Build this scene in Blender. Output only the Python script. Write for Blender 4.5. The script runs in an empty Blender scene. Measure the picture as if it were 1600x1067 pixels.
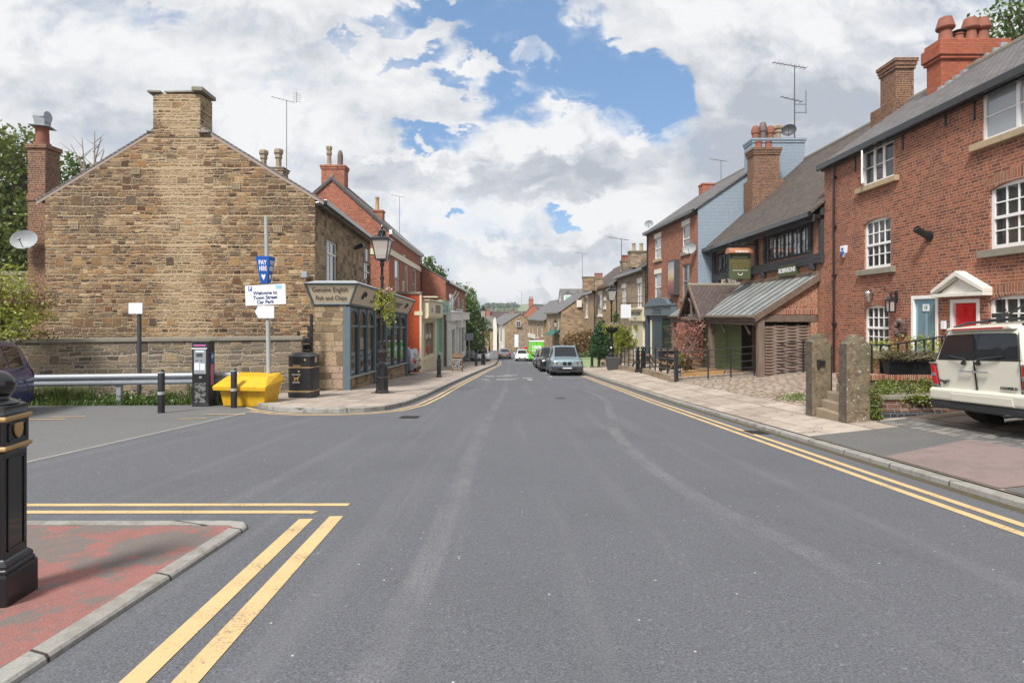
import bpy, math, random
from mathutils import Vector, Matrix
R = math.radians
random.seed(7)
F_ = 889.0; HY = 494.0; CZ = 1.4
SC = bpy.context.scene
COL = SC.collection
BASE = {}

def at(px, py, Y):
    return ((px-800)*Y/F_, Y, CZ-(py-HY)*Y/F_)

def gr(y):
    if y < 16: h = 1.40+.0645*y
    elif y < 75: h = 2.432+.0585*(y-16)
    elif y < 130: h = 5.8835+.03*(y-75)
    else: h = 7.5335
    return CZ-h

def kerb_r(y): return 4.45 if y < 60 else 4.45-.02*(y-60)
def kerb_l(y):
    pts = [(-30,-2.1),(4.64,-2.1),(13.8,-3.1),(15.4,-2.77),(23.2,-2.6),(40,-2.1),(54,-1.6),(75,-1.9),(90,-3.5),(130,-9)]
    for (a,b),(c,d) in zip(pts, pts[1:]):
        if y <= c: return b+(d-b)*(y-a)/(c-a)
    return pts[-1][1]

def ground(x, y):
    g = gr(y)
    kr = kerb_r(y)
    if x > kr:
        return g+.10+.105*min(x-kr, 6.2)*max(0,min(1,(60-y)/25))
    return g

def gp(px, py, dz=0.0):
    lo, hi = .5, 400
    a = (px-800)/F_; b = (py-HY)/F_
    for _ in range(60):
        m = (lo+hi)/2
        if CZ-b*m > ground(a*m, m)+dz: lo = m
        else: hi = m
    return (a*lo, lo, ground(a*lo, lo)+dz)

# ---------- object helpers
def tag(o, label=None, cat=None, group=None, kind=None):
    if label: o['label'] = label
    if cat: o['category'] = cat
    if group: o['group'] = group
    if kind: o['kind'] = kind
    return o

def thing(name, label, cat, loc=(0,0,0), rz=0, group=None):
    o = bpy.data.objects.new(name, None); COL.objects.link(o)
    o.empty_display_size = .2
    o.location = loc; o.rotation_euler = (0,0,rz)
    BASE[o.name] = Vector(loc)
    return tag(o, label, cat, group)

def root_of(o):
    while o.parent: o = o.parent
    return o

def copy_tree(o, parent=None):
    c = o.copy(); COL.objects.link(c); c.parent = parent
    for ch in list(o.children): copy_tree(ch, c)
    return c

class MB:
    def __init__(s): s.v=[]; s.f=[]; s.sm=[]; s.mi=[]
    def add(s, vs, fs, smooth=False, mi=0):
        o = len(s.v); s.v += [tuple(p) for p in vs]
        for f in fs: s.f.append([o+i for i in f]); s.sm.append(smooth); s.mi.append(mi)
        return s
    def quad(s, a,b,c,d, mi=0): return s.add([a,b,c,d],[(0,1,2,3)],False,mi)
    def box(s, x0,x1,y0,y1,z0,z1, mi=0):
        return s.hexa([(x0,y0,z0),(x1,y0,z0),(x1,y1,z0),(x0,y1,z0),(x0,y0,z1),(x1,y0,z1),(x1,y1,z1),(x0,y1,z1)],mi)
    def hexa(s, v, mi=0):
        return s.add(v,[(3,2,1,0),(4,5,6,7),(0,1,5,4),(1,2,6,5),(2,3,7,6),(3,0,4,7)],False,mi)
    def cbox(s, c, d, rz=0, mi=0):
        x,y,z = c; a,b,h = d[0]/2,d[1]/2,d[2]/2
        cs,sn = math.cos(rz),math.sin(rz)
        vs=[]
        for k in (-h,h):
            for i,j in ((-a,-b),(a,-b),(a,b),(-a,b)):
                vs.append((x+i*cs-j*sn, y+i*sn+j*cs, z+k))
        return s.hexa(vs, mi)
    def prism(s, poly, vec, mi=0):
        n=len(poly); vec=Vector(vec)
        vs=[Vector(p) for p in poly]+[Vector(p)+vec for p in poly]
        fs=[tuple(range(n))[::-1], tuple(range(n,2*n))]
        for i in range(n):
            j=(i+1)%n; fs.append((i,j,n+j,n+i))
        return s.add(vs,fs,False,mi)
    def cyl(s, p0,p1,r0,r1=None,n=12,caps=True,smooth=True,mi=0,ang=0):
        if r1 is None: r1=r0
        p0=Vector(p0);p1=Vector(p1); d=(p1-p0).normalized()
        a=d.orthogonal().normalized() if abs(d.z)<.99 else Vector((1,0,0)); b=d.cross(a)
        vs=[]
        for p,r in ((p0,r0),(p1,r1)):
            for i in range(n):
                t=2*math.pi*i/n+ang; vs.append(p+a*(r*math.cos(t))+b*(r*math.sin(t)))
        s.add(vs,[(i,(i+1)%n,n+(i+1)%n,n+i) for i in range(n)],smooth,mi)
        if caps: s.add(vs,[tuple(range(n))[::-1],tuple(range(n,2*n))],False,mi)
        return s
    def tube(s, pts, r, n=8, mi=0):
        for i in range(len(pts)-1):
            r0 = r[i] if isinstance(r,(list,tuple)) else r
            r1 = r[i+1] if isinstance(r,(list,tuple)) else r
            s.cyl(pts[i],pts[i+1],r0,r1,n,True,True,mi)
        return s
    def lathe(s, c, prof, n=16, smooth=True, mi=0, ang=0):
        x,y,z=c; vs=[]
        for r,h in prof:
            for i in range(n):
                t=2*math.pi*i/n+ang; vs.append((x+r*math.cos(t),y+r*math.sin(t),z+h))
        m=len(prof); fs=[]
        for k in range(m-1):
            for i in range(n):
                j=(i+1)%n; fs.append((k*n+i,k*n+j,(k+1)*n+j,(k+1)*n+i))
        s.add(vs,fs,smooth,mi)
        s.add(vs,[tuple(range(n))[::-1],tuple(range((m-1)*n,m*n))],False,mi)
        return s
    def sphere(s, c, r, n=16, m=10, mi=0, sz=1):
        prof=[]
        for k in range(m+1):
            t=-math.pi/2+math.pi*k/m; prof.append((max(1e-4,r*math.cos(t)), r*math.sin(t)*sz))
        return s.lathe(c,prof,n,True,mi)
    def build(s, name, mat, parent=None, bev=0, world=True, sharp=35, seg=2):
        me=bpy.data.meshes.new(name)
        off=Vector((0,0,0))
        if parent is not None and world:
            off=BASE.get(root_of(parent).name, Vector((0,0,0)))
        me.from_pydata([tuple(Vector(p)-off) for p in s.v],[],s.f)
        mats = mat if isinstance(mat,(list,tuple)) else [mat]
        for m in mats: me.materials.append(m)
        if any(s.sm): me.polygons.foreach_set('use_smooth', s.sm)
        if len(mats)>1: me.polygons.foreach_set('material_index', s.mi)
        me.update()
        if any(s.sm): me.set_sharp_from_angle(angle=R(sharp))
        o=bpy.data.objects.new(name, me); COL.objects.link(o)
        if parent is not None: o.parent=parent
        if bev:
            b=o.modifiers.new('bevel','BEVEL'); b.width=bev; b.segments=seg; b.limit_method='ANGLE'; b.angle_limit=R(40)
        return o

class Fac:
    """a vertical facade plane: u along it, z height, w outwards"""
    def __init__(s, x0,y0,dx,dy,side):
        l=math.hypot(dx,dy); s.x0,s.y0,s.dx,s.dy=x0,y0,dx/l,dy/l
        nx,ny=s.dy,-s.dx
        if nx*side[0]+ny*side[1]<0: nx,ny=-nx,-ny
        s.nx,s.ny=nx,ny
    def skew(s,nx,ny): s.nx,s.ny=nx,ny; return s
    def p(s,u,z,w=0): return (s.x0+s.dx*u+s.nx*w, s.y0+s.dy*u+s.ny*w, z)
    def u(s,px,w=0):
        a=(px-800)/F_
        return (a*(s.y0+s.ny*w)-s.x0-s.nx*w)/(s.dx-a*s.dy)
    def at(s,px,py,w=0):
        u=s.u(px,w); Y=s.y0+s.dy*u+s.ny*w
        return u, CZ-(py-HY)*Y/F_
    def box(s,mb,u0,u1,z0,z1,w0,w1,mi=0):
        if u0>u1: u0,u1=u1,u0
        if z0>z1: z0,z1=z1,z0
        if w0>w1: w0,w1=w1,w0
        P=s.p
        flip = (s.dx*s.ny-s.dy*s.nx)<0
        v=[P(u0,z0,w0),P(u1,z0,w0),P(u1,z0,w1),P(u0,z0,w1),P(u0,z1,w0),P(u1,z1,w0),P(u1,z1,w1),P(u0,z1,w1)]
        if flip: v=[v[0],v[3],v[2],v[1],v[4],v[7],v[6],v[5]]
        return mb.hexa(v,mi)
    def quad(s,mb,u0,u1,z0,z1,w,mi=0):
        P=s.p; q=[P(u0,z0,w),P(u1,z0,w),P(u1,z1,w),P(u0,z1,w)]
        if (s.dx*s.ny-s.dy*s.nx)>0: q=q[::-1]
        return mb.quad(*q,mi)
    def poly(s,mb,pts,w0,w1,mi=0):
        vec=Vector(s.p(0,0,w1))-Vector(s.p(0,0,w0))
        return mb.prism([s.p(u,z,w0) for u,z in pts],vec,mi)
    def wall(s,mb,u0,u1,z0,z1,holes=(),depth=.12,w=0,mi=0):
        if u0>u1: u0,u1=u1,u0
        us=sorted({u0,u1,*[min(max(h[i],u0),u1) for h in holes for i in (0,1)]})
        zs=sorted({z0,z1,*[min(max(h[i],z0),z1) for h in holes for i in (2,3)]})
        for a,b in zip(us,us[1:]):
            for c,d in zip(zs,zs[1:]):
                mu,mz=(a+b)/2,(c+d)/2
                if any(h[0]<mu<h[1] and h[2]<mz<h[3] for h in holes): continue
                s.quad(mb,a,b,c,d,w,mi)
        P=s.p
        for h in holes:
            a,b,c,d=h[:4]
            for q in ([P(a,c,w),P(a,d,w),P(a,d,w-depth),P(a,c,w-depth)],[P(b,c,w-depth),P(b,d,w-depth),P(b,d,w),P(b,c,w)],
                      [P(a,d,w),P(b,d,w),P(b,d,w-depth),P(a,d,w-depth)],[P(a,c,w-depth),P(b,c,w-depth),P(b,c,w),P(a,c,w)]):
                mb.quad(*q,mi)
        return mb

def sorted_hole(F,px0,py0,px1,py1,w=0):
    """pixel rectangle on the facade -> (u0,u1,z0,z1), heights read at its middle"""
    ua,ub=F.u(px0,w),F.u(px1,w)
    pm=(px0+px1)/2
    z1=F.at(pm,py0,w)[1]; z0=F.at(pm,py1,w)[1]
    return (min(ua,ub),max(ua,ub),z0,z1)

def window(F,h,parent,mats,cols=2,rows=2,meet=None,depth=.09,fr=.06,bar=.025,sill=None,sillmat=None,name='window',label=None,lights=None,pane_w=None,sillext=.08,silld=.09,silh=.11):
    """h=(u0,u1,z0,z1); lights: list of fractions for heavy mullions; rows/cols glazing bars"""
    fm,gm=mats; u0,u1,z0,z1=h
    m=MB()
    w0,w1=-depth-.05,-depth
    F.box(m,u0,u0+fr,z0,z1,w0,w1); F.box(m,u1-fr,u1,z0,z1,w0,w1)
    F.box(m,u0+fr,u1-fr,z1-fr,z1,w0,w1); F.box(m,u0+fr,u1-fr,z0,z0+fr*1.2,w0,w1)
    a,b,c,d=u0+fr,u1-fr,z0+fr*1.2,z1-fr
    edges=[a,b]
    if lights:
        for t in lights:
            x=a+(b-a)*t; F.box(m,x-fr*.6,x+fr*.6,c,d,w0,w1+.004); edges.insert(-1,x)
    if meet:
        for t in (meet if isinstance(meet,(list,tuple)) else [meet]):
            z=c+(d-c)*t; F.box(m,a,b,z-.03,z+.03,w0,w1+.012)
    if cols>1 and not lights:
        for i in range(1,cols):
            x=a+(b-a)*i/cols; F.box(m,x-bar/2,x+bar/2,c,d,w0+.012,w1-.008)
    if lights and cols>1:
        for e0,e1 in zip(edges,edges[1:]):
            for i in range(1,cols):
                x=e0+(e1-e0)*i/cols; F.box(m,x-bar/2,x+bar/2,c,d,w0+.012,w1-.008)
    for i in range(1,rows):
        z=c+(d-c)*i/rows; F.box(m,a,b,z-bar/2,z+bar/2,w0+.014,w1-.010)
    o=m.build(name,fm,parent)
    if label: o['label']=label
    g=MB(); pw=-depth-.03
    F.box(g,a-.01,b+.01,c-.01,d+.01,pw-.012,pw)
    g.build('pane',gm,o)
    if sill:
        s=MB(); F.box(s,u0-sillext,u1+sillext,z0-silh,z0-.001,-depth+.0,silld)
        s.build('sill',sillmat or fm,o,bev=.008)
    return o

def text(s,size,mat,parent,P,xd,up,name='lettering',ext=.002,shear=0,align='CENTER',sx=1,bold=0):
    cu=bpy.data.curves.new('t','FONT'); cu.body=s; cu.size=size; cu.align_x=align; cu.align_y='CENTER'; cu.extrude=ext; cu.shear=shear; cu.offset=bold; cu.resolution_u=3
    o=bpy.data.objects.new('t',cu); COL.objects.link(o)
    dg=bpy.context.evaluated_depsgraph_get(); dg.update()
    me=bpy.data.meshes.new_from_object(o.evaluated_get(dg))
    bpy.data.objects.remove(o); bpy.data.curves.remove(cu)
    xd=Vector(xd).normalized(); up=Vector(up).normalized(); n=xd.cross(up)
    off=BASE.get(root_of(parent).name,Vector()) if parent else Vector()
    P=Vector(P)-off
    for v in me.vertices:
        c=v.co.copy(); v.co=P+xd*c.x*sx+up*c.y+n*c.z
    me.materials.clear(); me.materials.append(mat); me.name=name
    r=bpy.data.objects.new(name,me); COL.objects.link(r); r.parent=parent
    return r

def struct(name,mb,mat,**k):
    o=mb.build(name,mat,**k); o['kind']='structure'; return o
# ---------- materials
class N:
    def __init__(s,name):
        s.m=bpy.data.materials.new(name); s.m.use_nodes=True; s.t=s.m.node_tree; s.t.nodes.clear()
        s.out=s.t.nodes.new('ShaderNodeOutputMaterial')
    def n(s,ty,**kw):
        x=s.t.nodes.new('ShaderNode'+ty)
        for k,v in kw.items():
            if k.startswith('i_'):
                key=k[2:]; key=int(key) if key.isdigit() else key
                s.set(x.inputs[key],v)
            else: setattr(x,k,v)
        return x
    def set(s,sock,v):
        if hasattr(v,'is_linked') or isinstance(v,bpy.types.NodeSocket): s.t.links.new(v,sock)
        elif isinstance(v,(tuple,list)) and len(v)==3 and sock.type=='RGBA': sock.default_value=(*v,1)
        else: sock.default_value=v
    def math(s,op,a,b=0,c=0,clamp=False):
        x=s.n('Math',operation=op,use_clamp=clamp); s.set(x.inputs[0],a); s.set(x.inputs[1],b); s.set(x.inputs[2],c); return x.outputs[0]
    def mix(s,f,a,b,bt='MIX'):
        x=s.n('Mix',data_type='RGBA',blend_type=bt); s.set(x.inputs[0],f); s.set(x.inputs[6],a); s.set(x.inputs[7],b); return x.outputs[2]
    def mixf(s,f,a,b):
        x=s.n('Mix',data_type='FLOAT'); s.set(x.inputs[0],f); s.set(x.inputs[2],a); s.set(x.inputs[3],b); return x.outputs[0]
    def ss(s,x,lo,hi,a=0.,b=1.):
        y=s.n('MapRange',interpolation_type='SMOOTHSTEP'); s.set(y.inputs[0],x); y.inputs[1].default_value=lo; y.inputs[2].default_value=hi; y.inputs[3].default_value=a; y.inputs[4].default_value=b; return y.outputs[0]
    def noise(s,vec,scale,detail=3,rough=.55,out=0,dims='3D'):
        x=s.n('TexNoise',noise_dimensions=dims); 
        if vec is not None: s.set(x.inputs['Vector'],vec)
        x.inputs['Scale'].default_value=scale; x.inputs['Detail'].default_value=detail; x.inputs['Roughness'].default_value=rough; return x.outputs[out]
    def ramp(s,f,stops,interp='LINEAR'):
        x=s.n('ValToRGB'); s.set(x.inputs[0],f); r=x.color_ramp; r.interpolation=interp
        while len(r.elements)<len(stops): r.elements.new(.5)
        for e,(p,c) in zip(r.elements,stops): e.position=p; e.color=(*c,1)
        return x.outputs[0]
    def obj(s): return s.n('TexCoord').outputs['Object']
    def comb(s,x,y,z=0):
        c=s.n('CombineXYZ'); s.set(c.inputs[0],x); s.set(c.inputs[1],y); s.set(c.inputs[2],z); return c.outputs[0]
    def sep(s,v):
        c=s.n('SeparateXYZ'); s.set(c.inputs[0],v); return c.outputs
    def wall_uv(s):
        """u runs along the wall, v is height"""
        tc=s.n('TexCoord'); o=s.sep(tc.outputs['Object']); nn=s.sep(tc.outputs['Normal'])
        gx=s.math('GREATER_THAN',s.math('ABSOLUTE',nn[0]),s.math('ABSOLUTE',nn[1]))
        u=s.mixf(gx,o[0],o[1])
        return u,o[2],tc.outputs['Object']
    def bsdf(s,col,rough=.8,bump=None,bstr=.5,bdist=.01,metal=0,spec=.5,coat=0,**kw):
        b=s.n('BsdfPrincipled'); s.set(b.inputs['Base Color'],col); s.set(b.inputs['Roughness'],rough); s.set(b.inputs['Metallic'],metal)
        s.set(b.inputs['Specular IOR Level'],spec); s.set(b.inputs['Coat Weight'],coat); b.inputs['Coat Roughness'].default_value=.03
        if bump is not None:
            p=s.n('Bump'); s.set(p.inputs['Height'],bump); p.inputs['Strength'].default_value=bstr; p.inputs['Distance'].default_value=bdist
            s.t.links.new(p.outputs[0],b.inputs['Normal'])
        s.t.links.new(b.outputs[0],s.out.inputs[0]); return s.m

def cells(k,u,v,h,l,warp=.35,vec=None,seed=0.):
    """irregular coursed blocks: returns random value, metres to nearest joint"""
    vec=vec if vec is not None else k.comb(u,v)
    n1=k.noise(vec,1.3,2,.5); 
    n2=k.noise(vec,5.,1,.5)
    vv=k.math('ADD',v,k.math('MULTIPLY',k.math('SUBTRACT',n1,.5),h*warp*3))
    vv=k.math('ADD',vv,k.math('MULTIPLY',k.math('SUBTRACT',n2,.5),h*warp*1.2))
    q=k.math('DIVIDE',vv,h); q=k.math('ADD',q,k.math('MULTIPLY',k.math('SINE',k.math('MULTIPLY',q,1.7)),.30)); q=k.math('ADD',q,k.math('MULTIPLY',k.math('SINE',k.math('MULTIPLY',q,.61)),.5))
    r=k.math('FLOOR',q); f=k.math('FRACT',q)
    W=k.math('ADD',k.math('DIVIDE',u,l),k.math('MULTIPLY',r,37.73+seed))
    W=k.math('ADD',W,k.math('MULTIPLY',k.math('SUBTRACT',n2,.5),.35))
    a=k.n('TexVoronoi',voronoi_dimensions='1D',feature='F1'); k.set(a.inputs['W'],W); a.inputs['Scale'].default_value=1; a.inputs['Randomness'].default_value=.85
    e=k.n('TexVoronoi',voronoi_dimensions='1D',feature='DISTANCE_TO_EDGE'); k.set(e.inputs['W'],W); e.inputs['Scale'].default_value=1; e.inputs['Randomness'].default_value=.85
    rnd=k.sep(a.outputs['Color'])[0]
    de=k.math('MULTIPLY',e.outputs['Distance'],l)
    re=k.math('MULTIPLY',k.math('MINIMUM',f,k.math('SUBTRACT',1,f)),h)
    return rnd,k.math('MINIMUM',de,re)

def m_rubble(name,stops,mortar,h=.11,l=.32,mw=.012,big=.0,patch=None,bstr=.9,mort_amt=.35,band=None,warp=.35,lich=.4):
    k=N(name); u,v,o=k.wall_uv(); vec=k.comb(u,v,0)
    rnd,d=cells(k,u,v,h,l,warp,vec)
    if big:
        r2,d2=cells(k,u,v,h*2.1,l*1.25,.2,vec,seed=3.1)
        sel=k.math('GREATER_THAN',r2,1-big)
        rnd=k.mixf(sel,rnd,k.math('FRACT',k.math('MULTIPLY',r2,17.3))); d=k.mixf(sel,d,d2)
    nz=k.noise(vec,14,4,.65); nb=k.noise(vec,45,3,.6); nl=k.noise(vec,.5,3,.6)
    col=k.ramp(rnd,stops)
    col=k.mix(k.math('MULTIPLY',k.ss(nz,.35,.7),.35),col,(.05,.04,.03))
    col=k.mix(k.math('MULTIPLY',k.ss(nb,.5,.8),lich),col,(.45,.38,.27))
    if patch: col=k.mix(k.math('MULTIPLY',k.ss(nl,.45,.62),patch[1]),col,patch[0])
    dd=k.math('ADD',d,k.math('MULTIPLY',k.math('SUBTRACT',nz,.5),.03))
    bandf=nl
    if band:
        bx,bw2=band; ox=k.sep(o)[0]; bandf=k.math('ADD',k.math('MULTIPLY',nl,.55),k.math('MULTIPLY',k.ss(k.math('ABSOLUTE',k.math('SUBTRACT',ox,k.math('ADD',bx,k.math('MULTIPLY',k.math('SUBTRACT',k.noise(vec,.8,5,.65),.5),4.5)))),bw2*2.0,bw2*.2),.30))
        col=k.mix(k.math('MULTIPLY',k.ss(bandf,.42,.66),.38),col,(.52,.39,.23)); dk=k.ss(k.noise(vec,.38,5,.65),.42,.62); col=k.mix(k.math('MULTIPLY',k.math('MULTIPLY',dk,.75),k.ss(bandf,.6,.4)),col,(.085,.062,.048))
    th=k.math('MULTIPLY',k.ss(bandf,.35,.65),mort_amt*.02)
    mk=k.ss(k.math('SUBTRACT',dd,th),mw*.35,mw*1.1)
    mcol=k.mix(nb,mortar,tuple(c*.62 for c in mortar))
    c=k.mix(mk,mcol,col)
    hgt=k.math('ADD',k.math('MULTIPLY',mk,1),k.math('MULTIPLY',nz,.9))
    hgt=k.math('ADD',hgt,k.math('MULTIPLY',rnd,.5))
    return k.bsdf(c,.9,hgt,bstr,.03,spec=.25)

def m_brick(name,stops,mortar,bw=.225,bh=.075,mw=.011,soot=.4,painted=None,bstr=.5,smear=.3):
    k=N(name); u,v,o=k.wall_uv(); vec=k.comb(u,v,0)
    wob=k.math('MULTIPLY',k.math('SUBTRACT',k.noise(vec,2.2,2),.5),.02)
    v2=k.math('ADD',v,wob)
    q=k.math('DIVIDE',v2,bh); r=k.math('FLOOR',q); f=k.math('FRACT',q)
    W=k.math('ADD',k.math('DIVIDE',u,bw),k.math('MULTIPLY',k.math('MODULO',k.math('ABSOLUTE',r),2),.5))
    W=k.math('ADD',W,k.math('MULTIPLY',k.math('SINE',k.math('MULTIPLY',r,7.7)),.13))
    c=k.math('FLOOR',W); g=k.math('FRACT',W)
    wn=k.n('TexWhiteNoise',noise_dimensions='2D'); k.set(wn.inputs['Vector'],k.comb(c,r)); rnd=wn.outputs['Value']
    # some stretchers are two headers
    hd=k.math('GREATER_THAN',k.math('FRACT',k.math('MULTIPLY',rnd,13.7)),.6)
    g2=k.mixf(hd,g,k.math('FRACT',k.math('MULTIPLY',g,2)))
    sc=k.mixf(hd,bw,bw/2)
    rnd=k.math('FRACT',k.math('ADD',rnd,k.math('MULTIPLY',k.math('MULTIPLY',hd,k.math('GREATER_THAN',g,.5)),.37)))
    du=k.math('MULTIPLY',k.math('MINIMUM',g2,k.math('SUBTRACT',1,g2)),sc)
    dv=k.math('MULTIPLY',k.math('MINIMUM',f,k.math('SUBTRACT',1,f)),bh)
    nz=k.noise(vec,30,3,.6); nl=k.noise(vec,.6,4,.6); nm=k.noise(vec,4,3,.6)
    d=k.math('ADD',k.math('MINIMUM',du,dv),k.math('MULTIPLY',k.math('SUBTRACT',nz,.5),.008))
    mk=k.ss(d,mw*.3,mw*.75)
    col=k.ramp(k.math('ADD',k.math('MULTIPLY',rnd,.7),k.math('MULTIPLY',k.math('SUBTRACT',nl,.2),.5)),stops)
    col=k.mix(k.math('MULTIPLY',k.ss(nz,.4,.75),.35),col,tuple(x*.5 for x in stops[0][1]))
    if soot: col=k.mix(k.math('MULTIPLY',k.ss(nl,.48,.72),soot),col,(.05,.035,.03))
    mc=k.mix(k.math('MULTIPLY',k.ss(nm,.45,.65),smear),mortar,tuple(c*.45 for c in mortar))
    cc=k.mix(mk,mc,col)
    if painted: cc=k.mix(k.math('MULTIPLY',k.ss(nm,.70,.78),.8),k.mix(mk,tuple(x*.62 for x in painted),k.mix(nm,painted,tuple(x*.8 for x in painted))),(.28,.2,.16))
    return k.bsdf(cc,.85,k.math('ADD',mk,k.math('MULTIPLY',nz,.3)),bstr,.012,spec=.25)

def m_slate(name,c1,c2,h=.14,l=.22,moss=.25,mosscol=(.12,.11,.07),ax=1,zs=1.6):
    k=N(name); o=k.sep(k.obj()); vec=k.obj()
    u=o[ax]; v=k.math('MULTIPLY',o[2],zs)
    q=k.math('DIVIDE',v,h); r=k.math('FLOOR',q); f=k.math('FRACT',q)
    W=k.math('ADD',k.math('DIVIDE',u,l),k.math('MULTIPLY',r,.5)); c=k.math('FLOOR',W); g=k.math('FRACT',W)
    wn=k.n('TexWhiteNoise',noise_dimensions='2D'); k.set(wn.inputs['Vector'],k.comb(c,r)); rnd=wn.outputs['Value']
    nl=k.noise(vec,1.1,5,.65); nf=k.noise(vec,12,3,.6)
    col=k.mix(rnd,c1,c2); col=k.mix(k.math('MULTIPLY',k.ss(nl,.45,.7),moss),col,mosscol); col=k.mix(k.math('MULTIPLY',nf,.4),col,tuple(x*.5 for x in c1))
    e=k.math('MULTIPLY',k.ss(f,.0,.18),k.ss(k.math('MINIMUM',g,k.math('SUBTRACT',1,g)),.0,.06))
    col=k.mix(e,tuple(x*.3 for x in c1),col)
    hh=k.math('ADD',k.math('MULTIPLY',k.math('SUBTRACT',1,f),1.2),k.math('ADD',k.math('MULTIPLY',rnd,.5),e))
    return k.bsdf(col,.75,hh,.9,.02,spec=.3)

def m_plain(name,col,rough=.5,var=.15,metal=0,scale=6,bump=.0,spec=.5,coat=0,dirt=None):
    k=N(name); o=k.obj(); n=k.noise(o,scale,4,.6)
    c=k.mix(n,tuple(x*(1-var) for x in col),tuple(min(1,x*(1+var)) for x in col))
    if dirt: c=k.mix(k.math('MULTIPLY',k.ss(k.noise(o,scale*.6,5,.7),.5,.75),dirt[1]),c,dirt[0])
    f=k.noise(o,60,2)
    return k.bsdf(c,k.math('ADD',rough-.05,k.math('MULTIPLY',n,.1)),f if bump else None,bump or .1,.004,metal,spec,coat)

def m_wood(name,c1,c2,axis=2,rough=.75):
    k=N(name); o=k.obj(); s=[22,22,22]; s[axis]=1.2
    mp=k.n('Mapping'); k.set(mp.inputs[0],o); mp.inputs['Scale'].default_value=s
    n=k.noise(mp.outputs[0],1.,5,.65); nl=k.noise(o,1.7,3)
    c=k.mix(k.ss(n,.3,.7),c1,c2); c=k.mix(k.math('MULTIPLY',nl,.5),c,tuple(x*.6 for x in c1))
    return k.bsdf(c,rough,n,.4,.006,spec=.3)

def m_leaf(name,c1,c2,c3=None,scale=1.2):
    k=N(name); o=k.obj(); g=k.n('NewGeometry')
    r=g.outputs['Random Per Island']; n=k.noise(o,scale,3,.6)
    c=k.mix(k.ss(n,.35,.65),c1,c2)
    c=k.mix(k.math('MULTIPLY',r,.6),c,c3 or tuple(min(1,x*1.7) for x in c2))
    d=k.n('BsdfDiffuse'); k.set(d.inputs[0],c); t=k.n('BsdfTranslucent'); k.set(t.inputs[0],k.mix(.5,c,(.25,.3,.05),'MIX'))
    gl=k.n('BsdfGlossy'); gl.inputs['Roughness'].default_value=.45; gl.inputs[0].default_value=(.8,.8,.8,1)
    m1=k.n('MixShader'); m1.inputs[0].default_value=.28; k.t.links.new(d.outputs[0],m1.inputs[1]); k.t.links.new(t.outputs[0],m1.inputs[2])
    m2=k.n('MixShader'); m2.inputs[0].default_value=.05; k.t.links.new(m1.outputs[0],m2.inputs[1]); k.t.links.new(gl.outputs[0],m2.inputs[2])
    k.t.links.new(m2.outputs[0],k.out.inputs[0]); return k.m

def m_glass(name,col=(.02,.022,.025),rough=.03,trans=0.,spec=.9,coat=.6):
    k=N(name); o=k.obj()
    w=k.noise(o,2.2,2)
    b=k.n('BsdfPrincipled'); k.set(b.inputs['Base Color'],col); b.inputs['Roughness'].default_value=rough; b.inputs['Specular IOR Level'].default_value=spec
    b.inputs['Coat Weight'].default_value=coat; b.inputs['Coat Roughness'].default_value=.01
    p=k.n('Bump'); k.set(p.inputs['Height'],w); p.inputs['Strength'].default_value=.05; p.inputs['Distance'].default_value=.05; k.t.links.new(p.outputs[0],b.inputs['Normal'])
    if trans:
        t=k.n('BsdfTransparent'); m=k.n('MixShader'); m.inputs[0].default_value=trans
        k.t.links.new(b.outputs[0],m.inputs[1]); k.t.links.new(t.outputs[0],m.inputs[2]); k.t.links.new(m.outputs[0],k.out.inputs[0])
    else: k.t.links.new(b.outputs[0],k.out.inputs[0])
    return k.m

M={}
M['gable']=m_rubble('rubble_gable',[(0,(.04,.024,.02)),(.15,(.17,.08,.04)),(.28,(.38,.22,.10)),(.38,(.075,.05,.038)),(.5,(.41,.26,.12)),(.6,(.20,.145,.105)),(.7,(.34,.18,.07)),(.8,(.14,.108,.088)),(.9,(.45,.31,.165)),(1,(.53,.395,.245))],(.53,.41,.27),h=.088,l=.25,mw=.016,big=.17,mort_amt=.9,band=(.15,1.0),warp=.42,lich=.2,bstr=1.)
M['yardwall']=m_rubble('rubble_yard',[(0,(.10,.082,.065)),(.3,(.23,.18,.12)),(.55,(.32,.25,.16)),(.75,(.15,.13,.115)),(1,(.38,.29,.18))],(.44,.38,.31),h=.14,l=.36,mw=.02,big=.3,mort_amt=.4)
M['facestone']=m_rubble('coursed_stone',[(0,(.13,.09,.06)),(.3,(.27,.195,.12)),(.6,(.37,.26,.145)),(1,(.46,.34,.22))],(.42,.34,.25),h=.19,l=.36,mw=.016,big=0,mort_amt=.1,warp=.08)
M['pillarstone']=m_rubble('ashlar_stone',[(0,(.16,.115,.075)),(.3,(.34,.25,.15)),(.6,(.42,.31,.19)),(.85,(.42,.30,.24)),(1,(.5,.38,.24))],(.36,.29,.2),h=.24,l=.44,mw=.014,mort_amt=.05,warp=.02,bstr=1.)
M['farstone']=m_rubble('terrace_stone',[(0,(.2,.145,.105)),(.4,(.36,.27,.19)),(.7,(.43,.33,.235)),(1,(.31,.235,.17))],(.46,.39,.3),h=.16,l=.38,mw=.016,mort_amt=.1,warp=.05)
M['farstone2']=m_rubble('terrace_stone_golden',[(0,(.2,.135,.085)),(.4,(.42,.29,.165)),(.7,(.47,.33,.19)),(1,(.28,.2,.14))],(.47,.37,.26),h=.17,l=.45,mw=.016,mort_amt=.2,warp=.2,big=.2)
M['brick']=m_brick('cottage_brick',[(0,(.11,.05,.037)),(.3,(.225,.082,.053)),(.55,(.305,.106,.062)),(.78,(.355,.127,.068)),(1,(.49,.195,.09))],(.42,.295,.225),soot=.5,mw=.013)
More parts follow.
